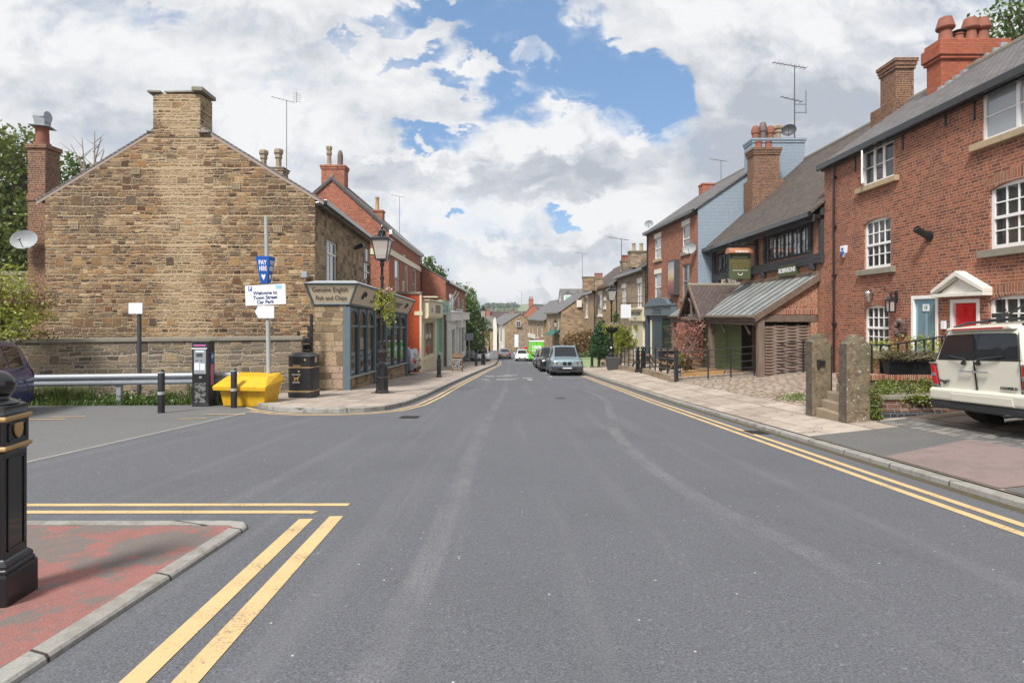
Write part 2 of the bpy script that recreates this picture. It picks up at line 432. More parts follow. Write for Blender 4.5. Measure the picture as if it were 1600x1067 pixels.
M['brickpub']=m_brick('pub_brick',[(0,(.17,.07,.045)),(.5,(.33,.13,.07)),(1,(.42,.18,.09))],(.5,.4,.32),soot=.25)
M['brickred']=m_brick('red_brick',[(0,(.17,.055,.038)),(.35,(.33,.10,.06)),(.65,(.42,.13,.075)),(1,(.52,.19,.10))],(.5,.34,.26),soot=.4,bstr=.9)
M['brickfar']=m_brick('brown_red_brick',[(0,(.15,.06,.04)),(.35,(.27,.10,.062)),(.65,(.35,.13,.075)),(1,(.46,.19,.10))],(.52,.38,.29),soot=.45,bstr=.9)
M['brickglaze']=m_brick('smooth_red_brick',[(0,(.38,.065,.028)),(.5,(.45,.085,.035)),(1,(.5,.1,.045))],(.3,.06,.03),soot=.0,mw=.008,bstr=.25)
M['brickdark']=m_brick('sooty_brick',[(0,(.08,.045,.035)),(.5,(.17,.08,.055)),(1,(.27,.13,.075))],(.4,.3,.2),soot=.6)
M['brickstack']=m_brick('orange_brick',[(0,(.27,.072,.042)),(.5,(.37,.105,.058)),(1,(.43,.14,.075))],(.30,.14,.09),soot=.35,mw=.01)
M['brickblue']=m_brick('blue_painted_brick',[(0,(.3,.4,.5)),(1,(.3,.4,.5))],(.3,.4,.5),soot=0,painted=(.335,.415,.50),mw=.016,bstr=1.)
M['brickold']=m_brick('planter_brick',[(0,(.07,.045,.04)),(.4,(.15,.08,.06)),(.7,(.22,.12,.085)),(1,(.38,.27,.15))],(.3,.27,.24),soot=.3)
M['bluebrick']=m_brick('blue_plinth_brick',[(0,(.03,.035,.045)),(1,(.05,.055,.065))],(.2,.2,.2),soot=0)
M['slate']=m_slate('slate_roof',(.125,.12,.125),(.20,.185,.19))
M['slatepub']=m_slate('stone_slate_roof',(.075,.062,.057),(.14,.112,.098),h=.16,l=.2,moss=.4,mosscol=(.15,.125,.1))
M['slatefar']=m_slate('far_slate_roof',(.15,.15,.16),(.21,.2,.21),h=.2,l=.3)
M['slatex']=m_slate('slate_roof_cross',(.15,.15,.16),(.21,.2,.21),h=.2,l=.3,ax=0)
M['claytile']=m_slate('brown_clay_tile',(.085,.064,.06),(.13,.097,.088),h=.17,l=.18,ax=0,moss=.2)
M['white']=m_plain('white_paint',(.78,.78,.77),.4,.05,dirt=((.5,.48,.42),.25))
M['white2']=m_plain('warm_white_paint',(.70,.68,.62),.5,.07,dirt=((.4,.36,.3),.35))
M['cream']=m_plain('cream_paint',(.66,.6,.43),.45,.06,dirt=((.4,.36,.28),.3))
M['fascia']=m_plain('beige_sign_board',(.62,.53,.40),.5,.05,dirt=((.46,.40,.31),.25))
M['mint']=m_plain('mint_paint',(.33,.58,.45),.45,.06,dirt=((.2,.4,.3),.25))
M['slateblue']=m_plain('slate_blue_paint',(.105,.145,.17),.45,.12,dirt=((.2,.22,.22),.3))
M['navy']=m_plain('navy_paint',(.05,.075,.10),.45,.1)
M['black']=m_plain('black_paint',(.018,.019,.022),.35,.3,dirt=((.08,.075,.07),.3),bump=.05)
M['blackgloss']=m_plain('black_gloss',(.012,.013,.016),.22,.3,coat=.3,dirt=((.07,.06,.05),.25))
M['darkgrey']=m_plain('dark_grey_paint',(.06,.062,.066),.5,.2)
M['timber']=m_wood('black_timber',(.03,.03,.034),(.08,.08,.09),1)
M['timberv']=m_wood('black_timber_upright',(.03,.03,.034),(.08,.08,.09),2)
M['oak']=m_wood('weathered_oak',(.13,.095,.075),(.25,.19,.15),2)
M['oakh']=m_wood('weathered_oak_beam',(.11,.08,.062),(.22,.165,.13),1)
M['wattle']=m_wood('woven_willow',(.19,.135,.11),(.33,.26,.215),0)
M['stepstone']=m_plain('worn_step_stone',(.27,.215,.15),.9,.25,dirt=((.13,.11,.08),.5),bump=.3)
M['plankgold']=m_wood('golden_plank',(.30,.17,.07),(.45,.29,.13),0)
M['plankbrown']=m_wood('brown_plank',(.16,.10,.06),(.26,.17,.10),0)
M['sandstone']=m_plain('sandstone_sill',(.40,.31,.20),.85,.2,dirt=((.2,.16,.12),.5),bump=.3)
M['stonecap']=m_plain('grey_stone_cap',(.24,.22,.18),.9,.25,dirt=((.12,.13,.08),.5),bump=.3)
M['terracotta']=m_plain('terracotta',(.24,.085,.052),.8,.3,dirt=((.10,.06,.05),.7))
M['buffpot']=m_plain('buff_pot',(.30,.24,.17),.8,.2,dirt=((.1,.08,.07),.6))
M['darkpot']=m_plain('dark_pot',(.13,.09,.08),.6,.2)
M['zinc']=m_plain('galvanised_steel',(.30,.33,.36),.55,.2,metal=.3,dirt=((.2,.19,.18),.4))
M['lead']=m_plain('lead_sheet',(.30,.32,.34),.6,.15,dirt=((.18,.18,.18),.3))
M['greyroof']=m_plain('weathered_metal_roof',(.26,.29,.28),.4,.2,metal=.25,scale=1.2,dirt=((.45,.46,.45),.6))
M['polegrey']=m_plain('grey_pole_paint',(.36,.38,.38),.5,.1)
M['yellowbin']=m_plain('yellow_plastic',(.64,.375,.013),.45,.15,dirt=((.33,.2,.04),.5))
M['gold']=m_plain('gold_paint',(.36,.235,.095),.45,.2)
M['signblue']=m_plain('sign_blue',(.01,.10,.42),.4,.05)
M['signwhite']=m_plain('sign_white',(.72,.75,.80),.4,.05)
M['lettergrey']=m_plain('dark_lettering',(.05,.045,.05),.6,.1)
M['letterwhite']=m_plain('white_lettering',(.8,.8,.8),.6,.05)
M['letterbrown']=m_plain('bronze_lettering',(.2,.115,.03),.6,.1)
M['letternavy']=m_plain('navy_lettering',(.015,.03,.12),.6,.1)
M['pubgreen']=m_plain('pub_green',(.072,.088,.038),.5,.12)
M['shedgreen']=m_plain('sage_green_paint',(.15,.20,.075),.6,.12)
M['copper']=m_plain('copper_sheet',(.45,.2,.11),.45,.2,metal=.3)
M['red']=m_plain('red_gloss',(.62,.008,.015),.25,.05,coat=.4)
M['duckblue']=m_plain('duck_blue_paint',(.20,.36,.47),.45,.07)
M['frosted']=m_plain('frosted_glass',(.15,.24,.27),.25,.1)
M['glass']=m_glass('window_glass',(.035,.04,.045))
M['glasslight']=m_glass('curtain_reflection_glass',(.30,.33,.36))  # pale base colour: net curtains, plus bright cloud reflection painted into cottage panes
M['glassmid']=m_glass('dim_glass',(.12,.13,.14))
M['shopglass']=m_glass('shop_glass',(.03,.032,.034),.02,.7)
M['lampglass']=m_glass('lamp_glass',(.55,.52,.5),.12,.35)
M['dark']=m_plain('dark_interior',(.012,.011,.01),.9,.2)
M['interior']=m_plain('shop_interior',(.22,.165,.12),.9,.6,scale=2)
M['bark']=m_wood('bark',(.07,.055,.04),(.15,.12,.09),2,.9)
M['barkpale']=m_wood('pale_bark',(.22,.19,.15),(.36,.32,.26),2,.9)
M['leaf']=m_leaf('green_leaves',(.035,.075,.015),(.07,.13,.025))
M['leafmid']=m_leaf('mid_green_leaves',(.065,.105,.022),(.12,.165,.035),(.2,.23,.06))
M['leafdark']=m_leaf('dark_green_leaves',(.02,.05,.015),(.04,.085,.022))
M['leafyellow']=m_leaf('yellow_green_leaves',(.15,.19,.02),(.27,.29,.035))
M['leafred']=m_leaf('crimson_leaves',(.16,.03,.024),(.27,.06,.04),(.5,.28,.25))
M['leafrust']=m_leaf('rust_leaves',(.12,.06,.025),(.18,.07,.03),(.2,.16,.06))
M['leafconifer']=m_leaf('conifer_leaves',(.01,.045,.015),(.025,.085,.025))
M['heather']=m_leaf('heather_sprigs',(.17,.17,.09),(.27,.25,.15),(.40,.30,.25))
M['grass']=m_leaf('grass_blades',(.06,.11,.018),(.11,.17,.03),(.2,.26,.06))
M['flower']=m_leaf('pink_petals',(.42,.14,.28),(.6,.35,.5),(.8,.65,.75))
M['rubber']=m_plain('tyre_rubber',(.014,.014,.014),.85,.2)
M['alloy']=m_plain('alloy_rim',(.45,.46,.47),.3,.1,metal=.8)
M['trim']=m_plain('black_plastic_trim',(.025,.027,.03),.55,.2)
M['chrome']=m_plain('chrome',(.75,.76,.78),.12,.03,metal=1.)
M['carglass']=m_glass('car_glass',(.012,.015,.018),.02,0.,.5,.0)
M['redlens']=m_plain('red_lens',(.45,.01,.015),.15,.1,coat=.5)
M['lamplens']=m_plain('clear_lens',(.16,.17,.18),.08,.6,coat=.8,scale=22)
def m_car(name,col,metal=.3,rough=.32): return m_plain(name,col,rough,.03,metal=metal,scale=3,coat=.8,dirt=(tuple(c*.8+.02 for c in col),.25))
# ---------- camera, light, sky
cam=bpy.data.cameras.new('camera'); co=bpy.data.objects.new('camera',cam); COL.objects.link(co); SC.camera=co
cam.sensor_width=36; cam.lens=36*F_/1600; cam.clip_end=6000; cam.clip_start=.05
co.location=(0,0,CZ); co.rotation_euler=(R(90),0,0)
cam.shift_y=(HY-533.5)/1600*-1*-1
SC.view_settings.view_transform='Standard'; SC.view_settings.look='None'; SC.view_settings.exposure=0.42; SC.view_settings.gamma=1
SUN_EL,SUN_AZ=R(50),R(208)   # azimuth measured clockwise from +Y
sd=bpy.data.lights.new('sun','SUN'); sd.energy=3.9; sd.angle=R(14); sd.color=(1,.95,.88)
so=bpy.data.objects.new('sun',sd); COL.objects.link(so)
sv=Vector((math.sin(SUN_AZ)*math.cos(SUN_EL),math.cos(SUN_AZ)*math.cos(SUN_EL),math.sin(SUN_EL)))
so.rotation_euler=(-sv).to_track_quat('-Z','Y').to_euler(); so.location=(0,-10,30)

def make_world():
    w=bpy.data.worlds.new('World'); SC.world=w; w.use_nodes=True
    k=N.__new__(N); k.m=w; k.t=w.node_tree; k.t.nodes.clear()
    out=k.n('OutputWorld'); bg=k.n('Background'); bg.inputs[1].default_value=.1
    k.t.links.new(bg.outputs[0],out.inputs[0])
    sky=k.n('TexSky',sky_type='NISHITA',sun_disc=False,sun_elevation=SUN_EL,sun_rotation=SUN_AZ,altitude=100,air_density=1.,dust_density=.6,ozone_density=1.5)
    d=k.n('TexCoord').outputs['Generated']; x,y,z=k.sep(d)
    ya=k.math('MAXIMUM',k.math('ABSOLUTE',y),.05)
    a=k.math('DIVIDE',x,ya); b=k.math('DIVIDE',z,ya)
    P=k.comb(a,k.math('MULTIPLY',b,1.35),k.math('MULTIPLY',k.math('SIGN',y),3.))
    n0=k.n('TexNoise'); k.set(n0.inputs['Vector'],P); n0.inputs['Scale'].default_value=3; n0.inputs['Detail'].default_value=4
    wv=k.n('VectorMath',operation='SCALE'); k.set(wv.inputs[0],n0.outputs['Color']); wv.inputs['Scale'].default_value=.16
    va=k.n('VectorMath',operation='ADD'); k.set(va.inputs[0],P); k.set(va.inputs[1],wv.outputs[0])
    f1=k.noise(va.outputs[0],3.4,9,.58); f2=k.noise(va.outputs[0],9,6,.6)
    sh=k.n('VectorMath',operation='ADD'); k.set(sh.inputs[0],va.outputs[0]); sh.inputs[1].default_value=(.03,.10,0)
    f1b=k.noise(sh.outputs[0],3.4,6,.55)
    A=k.math('ADD',a,k.math('MULTIPLY',k.math('SUBTRACT',f1,.5),.22)); B=k.math('ADD',b,k.math('MULTIPLY',k.math('SUBTRACT',f2,.5),.2))
    def blob(px,py,rx,ry,amp,soft=1.):
        u=k.math('DIVIDE',k.math('SUBTRACT',A,(px-800)/F_),rx/F_); v=k.math('DIVIDE',k.math('SUBTRACT',B,(HY-py)/F_),ry/F_)
        r=k.math('SQRT',k.math('ADD',k.math('MULTIPLY',u,u),k.math('MULTIPLY',v,v)))
        return k.math('MULTIPLY',k.ss(r,1.25,.55),amp)
    def total(lst):
        t=lst[0]
        for q in lst[1:]: t=k.math('MAXIMUM',t,q)
        return t
    holes=total([blob(*q) for q in [(850,70,120,60,1),(925,120,120,75,1),(1015,150,55,80,1),(950,190,90,45,.8),(790,180,60,60,.75),(690,215,75,18,.9),(880,345,34,11,.7),(690,332,10,9,.9),(770,20,80,40,.7),(1040,200,30,25,.4),(250,28,60,20,.3),(690,18,75,24,.75),(650,92,60,15,.55),(715,125,38,18,.6),(600,30,50,14,.45),(540,70,40,10,.35),(745,70,40,30,.7)]])
    wisps=total([blob(*q) for q in [(830,92,38,24,.9),(1010,50,100,28,.95),(880,35,50,25,.5),(905,60,40,25,.6),(760,105,20,15,.6),(1105,110,60,90,1.),(1075,60,40,30,.6),(950,85,35,14,.5),(890,150,45,12,.55),(800,60,40,14,.5),(985,120,40,14,.45),(930,40,60,12,.5),(990,215,20,20,.4)]])
    cum=total([blob(*q) for q in [(860,235,150,75,1),(760,245,100,55,1),(960,250,60,50,.8)]])
    D=k.math('ADD',.36,k.math('MULTIPLY',f1,.62))
    D=k.math('SUBTRACT',D,k.math('MULTIPLY',holes,.62)); D=k.math('ADD',D,k.math('MULTIPLY',wisps,.50)); D=k.math('ADD',D,k.math('MULTIPLY',cum,.55))
    D=k.math('ADD',D,k.math('MULTIPLY',k.math('SUBTRACT',f2,.5),.55))
    f3=k.noise(va.outputs[0],26,5,.62); D=k.math('ADD',D,k.math('MULTIPLY',k.math('SUBTRACT',f3,.5),.16))
    mask=k.ss(D,.22,.68)
    # cloud brightness: lit tops, grey undersides and thick cores
    grey=total([blob(*q) for q in [(1250,190,210,110,.95),(1120,250,90,70,.75),(860,275,150,42,.95),(760,285,100,35,.8),(930,250,70,40,.7),(1000,250,60,30,.6),(600,265,110,28,.55),(860,395,160,22,.5),(720,300,60,20,.6),(820,468,260,16,.55),(1350,120,150,90,.65),(160,205,200,40,.3),(60,130,100,60,.25),(1400,40,100,40,.4),(430,40,150,25,.22)]])
    bright=total([blob(*q) for q in [(780,205,120,28,.8),(850,160,60,30,.7),(1110,120,45,70,.8),(1130,40,60,40,.8),(960,330,90,30,.8),(700,340,110,45,.7),(1430,60,50,25,.6),(380,190,150,60,.5)]])
    lit=k.math('SUBTRACT',f1,f1b)
    sg=k.math('ADD',k.math('MULTIPLY',grey,.85),k.math('MULTIPLY',k.math('SUBTRACT',f2,.5),-1.35)); sg=k.math('ADD',sg,k.math('MULTIPLY',k.math('SUBTRACT',f3,.5),-.7))
    sg=k.math('SUBTRACT',sg,k.math('MULTIPLY',lit,2.4)); sg=k.math('SUBTRACT',sg,k.math('MULTIPLY',bright,.45)); sg=k.math('ADD',sg,k.math('MULTIPLY',k.math('SUBTRACT',f1,.5),.8)); sg=k.math('ADD',sg,.22,0,True)
    cc=k.mix(sg,(6.9,6.95,7.05),(3.7,4.0,4.5))
    blue=k.mix(.45,sky.outputs[0],(2.2,3.9,6.7))
    col=k.mix(mask,blue,cc)
    low=k.ss(z,-.02,-.15)
    col=k.mix(low,col,(2.2,2.2,2.1))
    k.t.links.new(col,bg.inputs[0])
    w.cycles.sampling_method='MANUAL'; w.cycles.sample_map_resolution=512
make_world()

# ---------- ground
def lerp_pts(pts,t):
    if t<=pts[0][0]: return pts[0][1]
    for (a,b),(c,d) in zip(pts,pts[1:]):
        if t<=c: return b+(d-b)*(t-a)/(c-a)
    return pts[-1][1]
def ys(y0,y1,st=.5):
    n=max(1,int(math.ceil((y1-y0)/st))); return [y0+(y1-y0)*i/n for i in range(n+1)]
def strip(name,yl,xl,xr,zf,mat,nx=4,kind='structure'):
    m=MB(); rows=[]
    for y in yl:
        a=xl(y) if callable(xl) else xl; b=xr(y) if callable(xr) else xr
        rows.append([(a+(b-a)*i/nx,y,zf(a+(b-a)*i/nx,y)) for i in range(nx+1)])
    vs=[p for r in rows for p in r]; fs=[]
    for j in range(len(rows)-1):
        for i in range(nx):
            q=j*(nx+1)+i; fs.append((q,q+1,q+nx+2,q+nx+1))
    m.add(vs,fs,False)
    o=m.build(name,mat); o['kind']=kind; return o

def m_asphalt(name,base,streak=.35,light=(.2,.2,.21)):
    k=N(name); o=k.obj(); x,y,z=k.sep(o)
    f=k.noise(o,85,3,.75); g=k.noise(o,30,3,.6); l=k.noise(o,.55,5,.6)
    st=k.noise(k.comb(k.math('MULTIPLY',k.math('ADD',x,k.math('MULTIPLY',k.noise(o,.12,1),.5)),2.6),k.math('MULTIPLY',y,.07),0),1,4,.6)
    c=k.mix(k.ss(f,.32,.68),tuple(v*.66 for v in base),tuple(v*1.32 for v in base))
    c=k.mix(k.math('MULTIPLY',k.ss(g,.62,.72),.5),c,tuple(min(1,v*2.1) for v in base))
    c=k.mix(k.math('MULTIPLY',k.ss(st,.5,.72),streak),c,light)
    c=k.mix(k.math('MULTIPLY',k.ss(l,.45,.7),.22),c,tuple(v*.65 for v in base))
    vc=k.n('TexVoronoi'); k.set(vc.inputs['Vector'],o); vc.inputs['Scale'].default_value=9; c=k.mix(k.math('MULTIPLY',k.ss(vc.outputs['Distance'],.075,.045),k.math('GREATER_THAN',k.sep(vc.outputs['Color'])[0],.72)),c,(.5,.5,.48))
    vk=k.n('TexVoronoi',feature='DISTANCE_TO_EDGE'); k.set(vk.inputs['Vector'],k.comb(k.math('ADD',x,k.math('MULTIPLY',k.noise(o,1.5,4,.7),.9)),k.math('ADD',k.math('MULTIPLY',y,.35),k.math('MULTIPLY',k.noise(o,1.9,4,.7),.5)),0)); vk.inputs['Scale'].default_value=.42; c=k.mix(k.math('MULTIPLY',k.math('MULTIPLY',k.ss(vk.outputs['Distance'],.0045,.0015),k.ss(l,.5,.58)),.22),c,(.05,.05,.05))
    # pale chippings left by tyres in two curved tracks
    def track(px,w,amp):
        t=lerp(px); 
        return t
    for pts,w,amp in (([(-6,-2.0),(2.5,-.62),(6,-.55),(12,-.5),(20,-.3)],.10,.26),([(3,2.2),(6,1.75),(9,1.75),(13,2.25),(17,2.75),(22,2.6),(28,1.9)],.10,.3)):
        mp=k.n('FloatCurve'); cv=mp.mapping.curves[0]
        lo,hi=-10.,30.
        k.set(mp.inputs['Value'],k.math('DIVIDE',k.math('SUBTRACT',y,lo),hi-lo,0,True))
        for i,(yy,xx) in enumerate(pts):
            q=((yy-lo)/(hi-lo),(xx+5)/10)
            if i==0: cv.points[0].location=(0,q[1])
            elif i==len(pts)-1: cv.points[-1].location=(1,q[1]) if False else (1,q[1])
            if 0<i<len(pts)-1 or i==0 or i==len(pts)-1: cv.points.new(*q)
        mp.mapping.update()
        xc=k.math('SUBTRACT',k.math('MULTIPLY',mp.outputs[0],10),5)
        dx=k.math('ABSOLUTE',k.math('SUBTRACT',x,xc))
        tm=k.math('MULTIPLY',k.ss(dx,w*1.3,w*.6),k.ss(k.noise(o,1.1,4,.7),.35,.7))
        tm=k.math('MULTIPLY',tm,k.ss(f,.35,.6))
        c=k.mix(k.math('MULTIPLY',tm,amp),c,(.36,.36,.37))
    return k.bsdf(c,.85,k.math('ADD',f,k.math('MULTIPLY',g,.6)),.55,.008,spec=.3)
def lerp(x): return x

def m_flags(name,stops,h=.6,l=.8,mw=.012,mortar=(.1,.085,.07),warp=.03,grime=.5,swap=False):
    k=N(name); o=k.obj(); x,y,z=k.sep(o)
    u,v=(y,x) if not swap else (x,y)
    vec=k.comb(u,v,0); rnd,d=cells(k,u,v,h,l,warp,vec)
    n=k.noise(o,3,5,.65); f=k.noise(o,60,3,.6); nl=k.noise(o,.7,4)
    c=k.ramp(rnd,stops); c=k.mix(k.math('MULTIPLY',k.ss(n,.42,.7),grime),c,tuple(a*.5 for a in stops[0][1])); c=k.mix(k.math('MULTIPLY',f,.25),c,tuple(a*.5 for a in stops[0][1]))
    c=k.mix(k.math('MULTIPLY',k.ss(nl,.5,.7),.3),c,(.33,.29,.25))
    mk=k.ss(k.math('ADD',d,k.math('MULTIPLY',k.math('SUBTRACT',f,.5),.006)),mw*.3,mw)
    c=k.mix(mk,mortar,c)
    return k.bsdf(c,.88,k.math('ADD',k.math('ADD',mk,k.math('MULTIPLY',rnd,.4)),k.math('MULTIPLY',f,.2)),.5,.012,spec=.25)

def m_macadam(name,base,alt,amt,th=(.48,.56)):
    k=N(name); o=k.obj(); f=k.noise(o,120,3,.7); g=k.noise(o,1.3,6,.68)
    c=k.mix(k.math('MULTIPLY',k.ss(g,*th),amt),base,alt); c=k.mix(k.ss(f,.35,.7,0,.55),c,k.mix(.5,c,(.02,.02,.02)))
    c=k.mix(k.math('MULTIPLY',k.ss(k.noise(o,70,2),.66,.74),.5),c,(.5,.45,.42)); c=k.mix(k.math('MULTIPLY',k.ss(k.noise(o,5,5,.7),.45,.7),.35),c,(.14,.12,.11))
    return k.bsdf(c,.9,f,.5,.008,spec=.2)
M['asphalt']=m_asphalt('road_asphalt',(.115,.120,.134),.3,(.195,.2,.21))
M['carpark']=m_asphalt('car_park_asphalt',(.150,.150,.152),.12,(.24,.24,.24))
M['flags']=m_flags('pavement_flagstones',[(0,(.34,.29,.25)),(.5,(.42,.35,.30)),(1,(.47,.41,.36))],h=.62,l=.75)
M['flagsr']=m_flags('pale_flagstones',[(0,(.36,.30,.25)),(.5,(.45,.38,.32)),(1,(.50,.43,.37))],h=.6,l=.9)
M['setts']=m_flags('brown_setts',[(0,(.32,.245,.19)),(.4,(.44,.355,.29)),(.8,(.51,.43,.36)),(1,(.39,.34,.29))],h=.17,l=.26,mw=.03,warp=.35,mortar=(.12,.09,.06),swap=True)
M['cobgrey']=m_flags('grey_setts',[(0,(.13,.13,.13)),(.5,(.22,.215,.21)),(1,(.3,.29,.27))],h=.13,l=.19,mw=.022,warp=.3,mortar=(.1,.09,.08))
M['cobbrown']=m_flags('forecourt_slabs',[(0,(.14,.115,.095)),(.5,(.22,.18,.15)),(1,(.26,.22,.19))],h=.42,l=.5,mw=.02,warp=.08,mortar=(.08,.07,.06))
M['macred']=m_macadam('worn_red_macadam',(.315,.145,.13),(.18,.165,.155),.9,(.44,.485))
M['macmauve']=m_macadam('mauve_macadam',(.27,.205,.195),(.2,.16,.15),.4)
M['macgrey']=m_macadam('grey_macadam',(.15,.15,.15),(.12,.12,.12),.4)
M['earth']=m_macadam('earth_ground',(.12,.10,.07),(.1,.12,.05),.8)
def m_kerb():
    k=N('granite_kerb'); o=k.obj(); x,y,z=k.sep(o)
    s=k.math('ADD',y,k.math('MULTIPLY',x,.35)); q=k.math('DIVIDE',s,.92); f=k.math('FRACT',q)
    wn=k.n('TexWhiteNoise',noise_dimensions='1D'); k.set(wn.inputs['W'],k.math('FLOOR',q))
    n=k.noise(o,70,3,.7); g=k.noise(o,5,4,.6)
    c=k.mix(n,(.22,.215,.20),(.42,.41,.385)); c=k.mix(k.math('MULTIPLY',wn.outputs[0],.35),c,(.22,.2,.18)); c=k.mix(k.math('MULTIPLY',k.ss(g,.45,.7),.6),c,(.15,.135,.11)); c=k.mix(k.math('MULTIPLY',k.ss(k.noise(o,22,4,.7),.5,.7),.45),c,(.13,.125,.115))
    e=k.ss(k.math('MINIMUM',f,k.math('SUBTRACT',1,f)),.004,.014)
    return k.bsdf(k.mix(e,(.05,.045,.04),c),.85,k.math('ADD',e,k.math('MULTIPLY',n,.3)),.5,.012,spec=.25)
M['kerb']=m_kerb()
def m_line(name,col,wear=.5):
    k=N(name); o=k.obj(); f=k.noise(o,55,3,.7); g=k.noise(o,3,4,.6)
    w=k.math('MULTIPLY',k.ss(k.math('ADD',k.math('MULTIPLY',f,.7),k.math('MULTIPLY',g,.5)),.62,.82),wear)
    c=k.mix(g,col,tuple(v*.8 for v in col)); c=k.mix(w,c,(.12,.115,.11)); return k.bsdf(c,.8,f,.3,.004,spec=.3)
M['yline']=m_line('yellow_line_paint',(.63,.455,.235),.9)
M['wline']=m_line('worn_white_paint',(.55,.55,.53),1.)
M['seam']=m_line('pale_seam',(.36,.35,.33),.6)

m=MB()
gxs=[-260,-120,-60,-35,-25,-18,-12,-8,-5,-2,1,3.,4.4,4.46,5.2,6.5,8,10.7,14,18,25,40,80,160,320]
gys=ys(-30,130,2)+[150,180,230,300,380]
def gz(x,y):
    z=ground(x,y)-.05
    if y>130: z=z-(y-130)*.09
    return z
vs=[(x,y,gz(x,y)) for y in gys for x in gxs]; n=len(gxs)
m.add(vs,[(j*n+i,j*n+i+1,(j+1)*n+i+1,(j+1)*n+i) for j in range(len(gys)-1) for i in range(n-1)])
struct('ground',m,M['earth'])
def roadl(y): return -6.2 if 4.7<y<13.3 else (-2.55 if 4.3<y<=4.7 else kerb_l(y)-.08)
yl=sorted(set(ys(-25,4.64,1)+[4.70]+ys(4.72,13.29,.5)+[13.31]+ys(13.4,16,.3)+ys(16,140,2)))
strip('road',yl,roadl,lambda y:kerb_r(y)+.02,lambda x,y:gr(y)+.004,M['asphalt'],10)
strip('car_park_surface',ys(4.5,16,1)+ys(16.1,24,2),-40,-2.9,lambda x,y:gr(y),M['carpark'],10)
def poly_band(name,pts,wd,zf,mat,kind='structure',st=.4,topdown=None):
    """flat ribbon along (x,y) points"""
    dense=[]
    for (a,b),(c,d) in zip(pts,pts[1:]):
        nn=max(1,int(math.hypot(c-a,d-b)/st))
        dense+=[(a+(c-a)*i/nn,b+(d-b)*i/nn) for i in range(nn)]
    dense.append(pts[-1])
    L=[];
    for i,p in enumerate(dense):
        q=dense[min(i+1,len(dense)-1)]; r=dense[max(i-1,0)]
        dx,dy=q[0]-r[0],q[1]-r[1]; l=math.hypot(dx,dy) or 1
        L.append((p,(-dy/l,dx/l)))
    m=MB(); vs=[]
    for (x,y),(nx,ny) in L:
        for s in ((-wd/2,wd/2) if not isinstance(wd,tuple) else wd): vs.append((x+nx*s,y+ny*s,zf(x+nx*s,y+ny*s)))
    m.add(vs,[(2*i,2*i+1,2*i+3,2*i+2)[::-1] for i in range(len(L)-1)])
    return m,L
def kerb(name,pts,top,side,wd=.14):
    """side +1: pavement lies to the left of the walking direction"""
    m,L=poly_band(name,pts,0,lambda x,y:0,None)
    m=MB(); rows=[]
    for (x,y),(nx,ny) in L:
        nx*=side; ny*=side; zr=gr(y); zt=top(x,y)
        rows.append([(x,y,zr-.03),(x+nx*.006,y+ny*.006,zt-.012),(x+nx*.02,y+ny*.02,zt),(x+nx*wd,y+ny*wd,zt+.002),(x+nx*wd,y+ny*wd,zt-.1)])
    vs=[p for r in rows for p in r]; fs=[]
    for j in range(len(rows)-1):
        for i in range(4): fs.append((j*5+i,j*5+i+1,j*5+i+6,j*5+i+5))
    m.add(vs,fs); return struct(name,m,M['kerb'])
KL=[(-7.0,15.6),(-6.6,14.75),(-6.0,14.0),(-5.3,13.45),(-4.6,13.2),(-4.0,13.25),(-3.5,13.45),(-3.1,13.9),(-2.82,15.2),(-2.68,18),(-2.6,23),(-2.35,32),(-2.1,40),(-1.6,54),(-1.9,75),(-3.5,90)]
LH=lambda x,y:gr(y)+.11
kerb('kerb',KL,LH,1)
# left pavement
pl_x=[(13.22,-4.9),(13.5,-5.25),(14.1,-5.9),(14.8,-6.5),(15.7,-6.95),(16.5,-7.2),(20,-7.4),(100,-9)]
def plr(y): return lerp_pts([(13.22,-4.2),(13.3,-3.9),(13.5,-3.55),(13.95,-3.2),(15.2,-2.95),(18,-2.81),(23,-2.73),(32,-2.48),(40,-2.23),(54,-1.73),(75,-2.03),(90,-3.6),(110,-7)],y)
strip('pavement',ys(13.3,16,.15)+ys(16.1,100,1),lambda y:lerp_pts(pl_x,y),plr,lambda x,y:gr(y)+.112,M['flags'],6)
# near island of worn red macadam
KI=[(-2.1,-14),(-2.09,4.5),(-2.16,4.62),(-2.3,4.66),(-40,4.56)]
IH=lambda x,y:gr(y)+.036
kerb('kerb',KI,IH,1,.12)
strip('pavement',ys(-12,4.5,.5),-40,-2.19,lambda x,y:gr(y)+.034,M['macred'],8)
# right kerb and pavement
RH=lambda x,y:gr(y)+.10
kerb('kerb',[(kerb_r(y),y) for y in [-14,0,10,20,30,40,50,60,75,90,110]],lambda x,y:gr(y)+(.10 if y<40 else .11),-1)
GZ=lambda x,y:ground(x,y)
strip('pavement',ys(-12,110,1),lambda y:kerb_r(y)+.13,lambda y:kerb_r(y)+3.2,lambda x,y:GZ(x,y)+.004,M['flagsr'],4)
def patch(name,corners,mat,dz):
    m=MB(); P=[gp(*c) for c in corners]; n=8
    a,b,c,d=[Vector(p) for p in P]; vs=[]
    for j in range(n+1):
        for i in range(n+1):
            p=(a*(1-i/n)+b*i/n)*(1-j/n)+(d*(1-i/n)+c*i/n)*j/n; vs.append((p.x,p.y,GZ(p.x,p.y)+dz))
    m.add(vs,[(j*(n+1)+i,j*(n+1)+i+1,(j+1)*(n+1)+i+1,(j+1)*(n+1)+i) for j in range(n) for i in range(n)])
    return struct(name,m,mat)
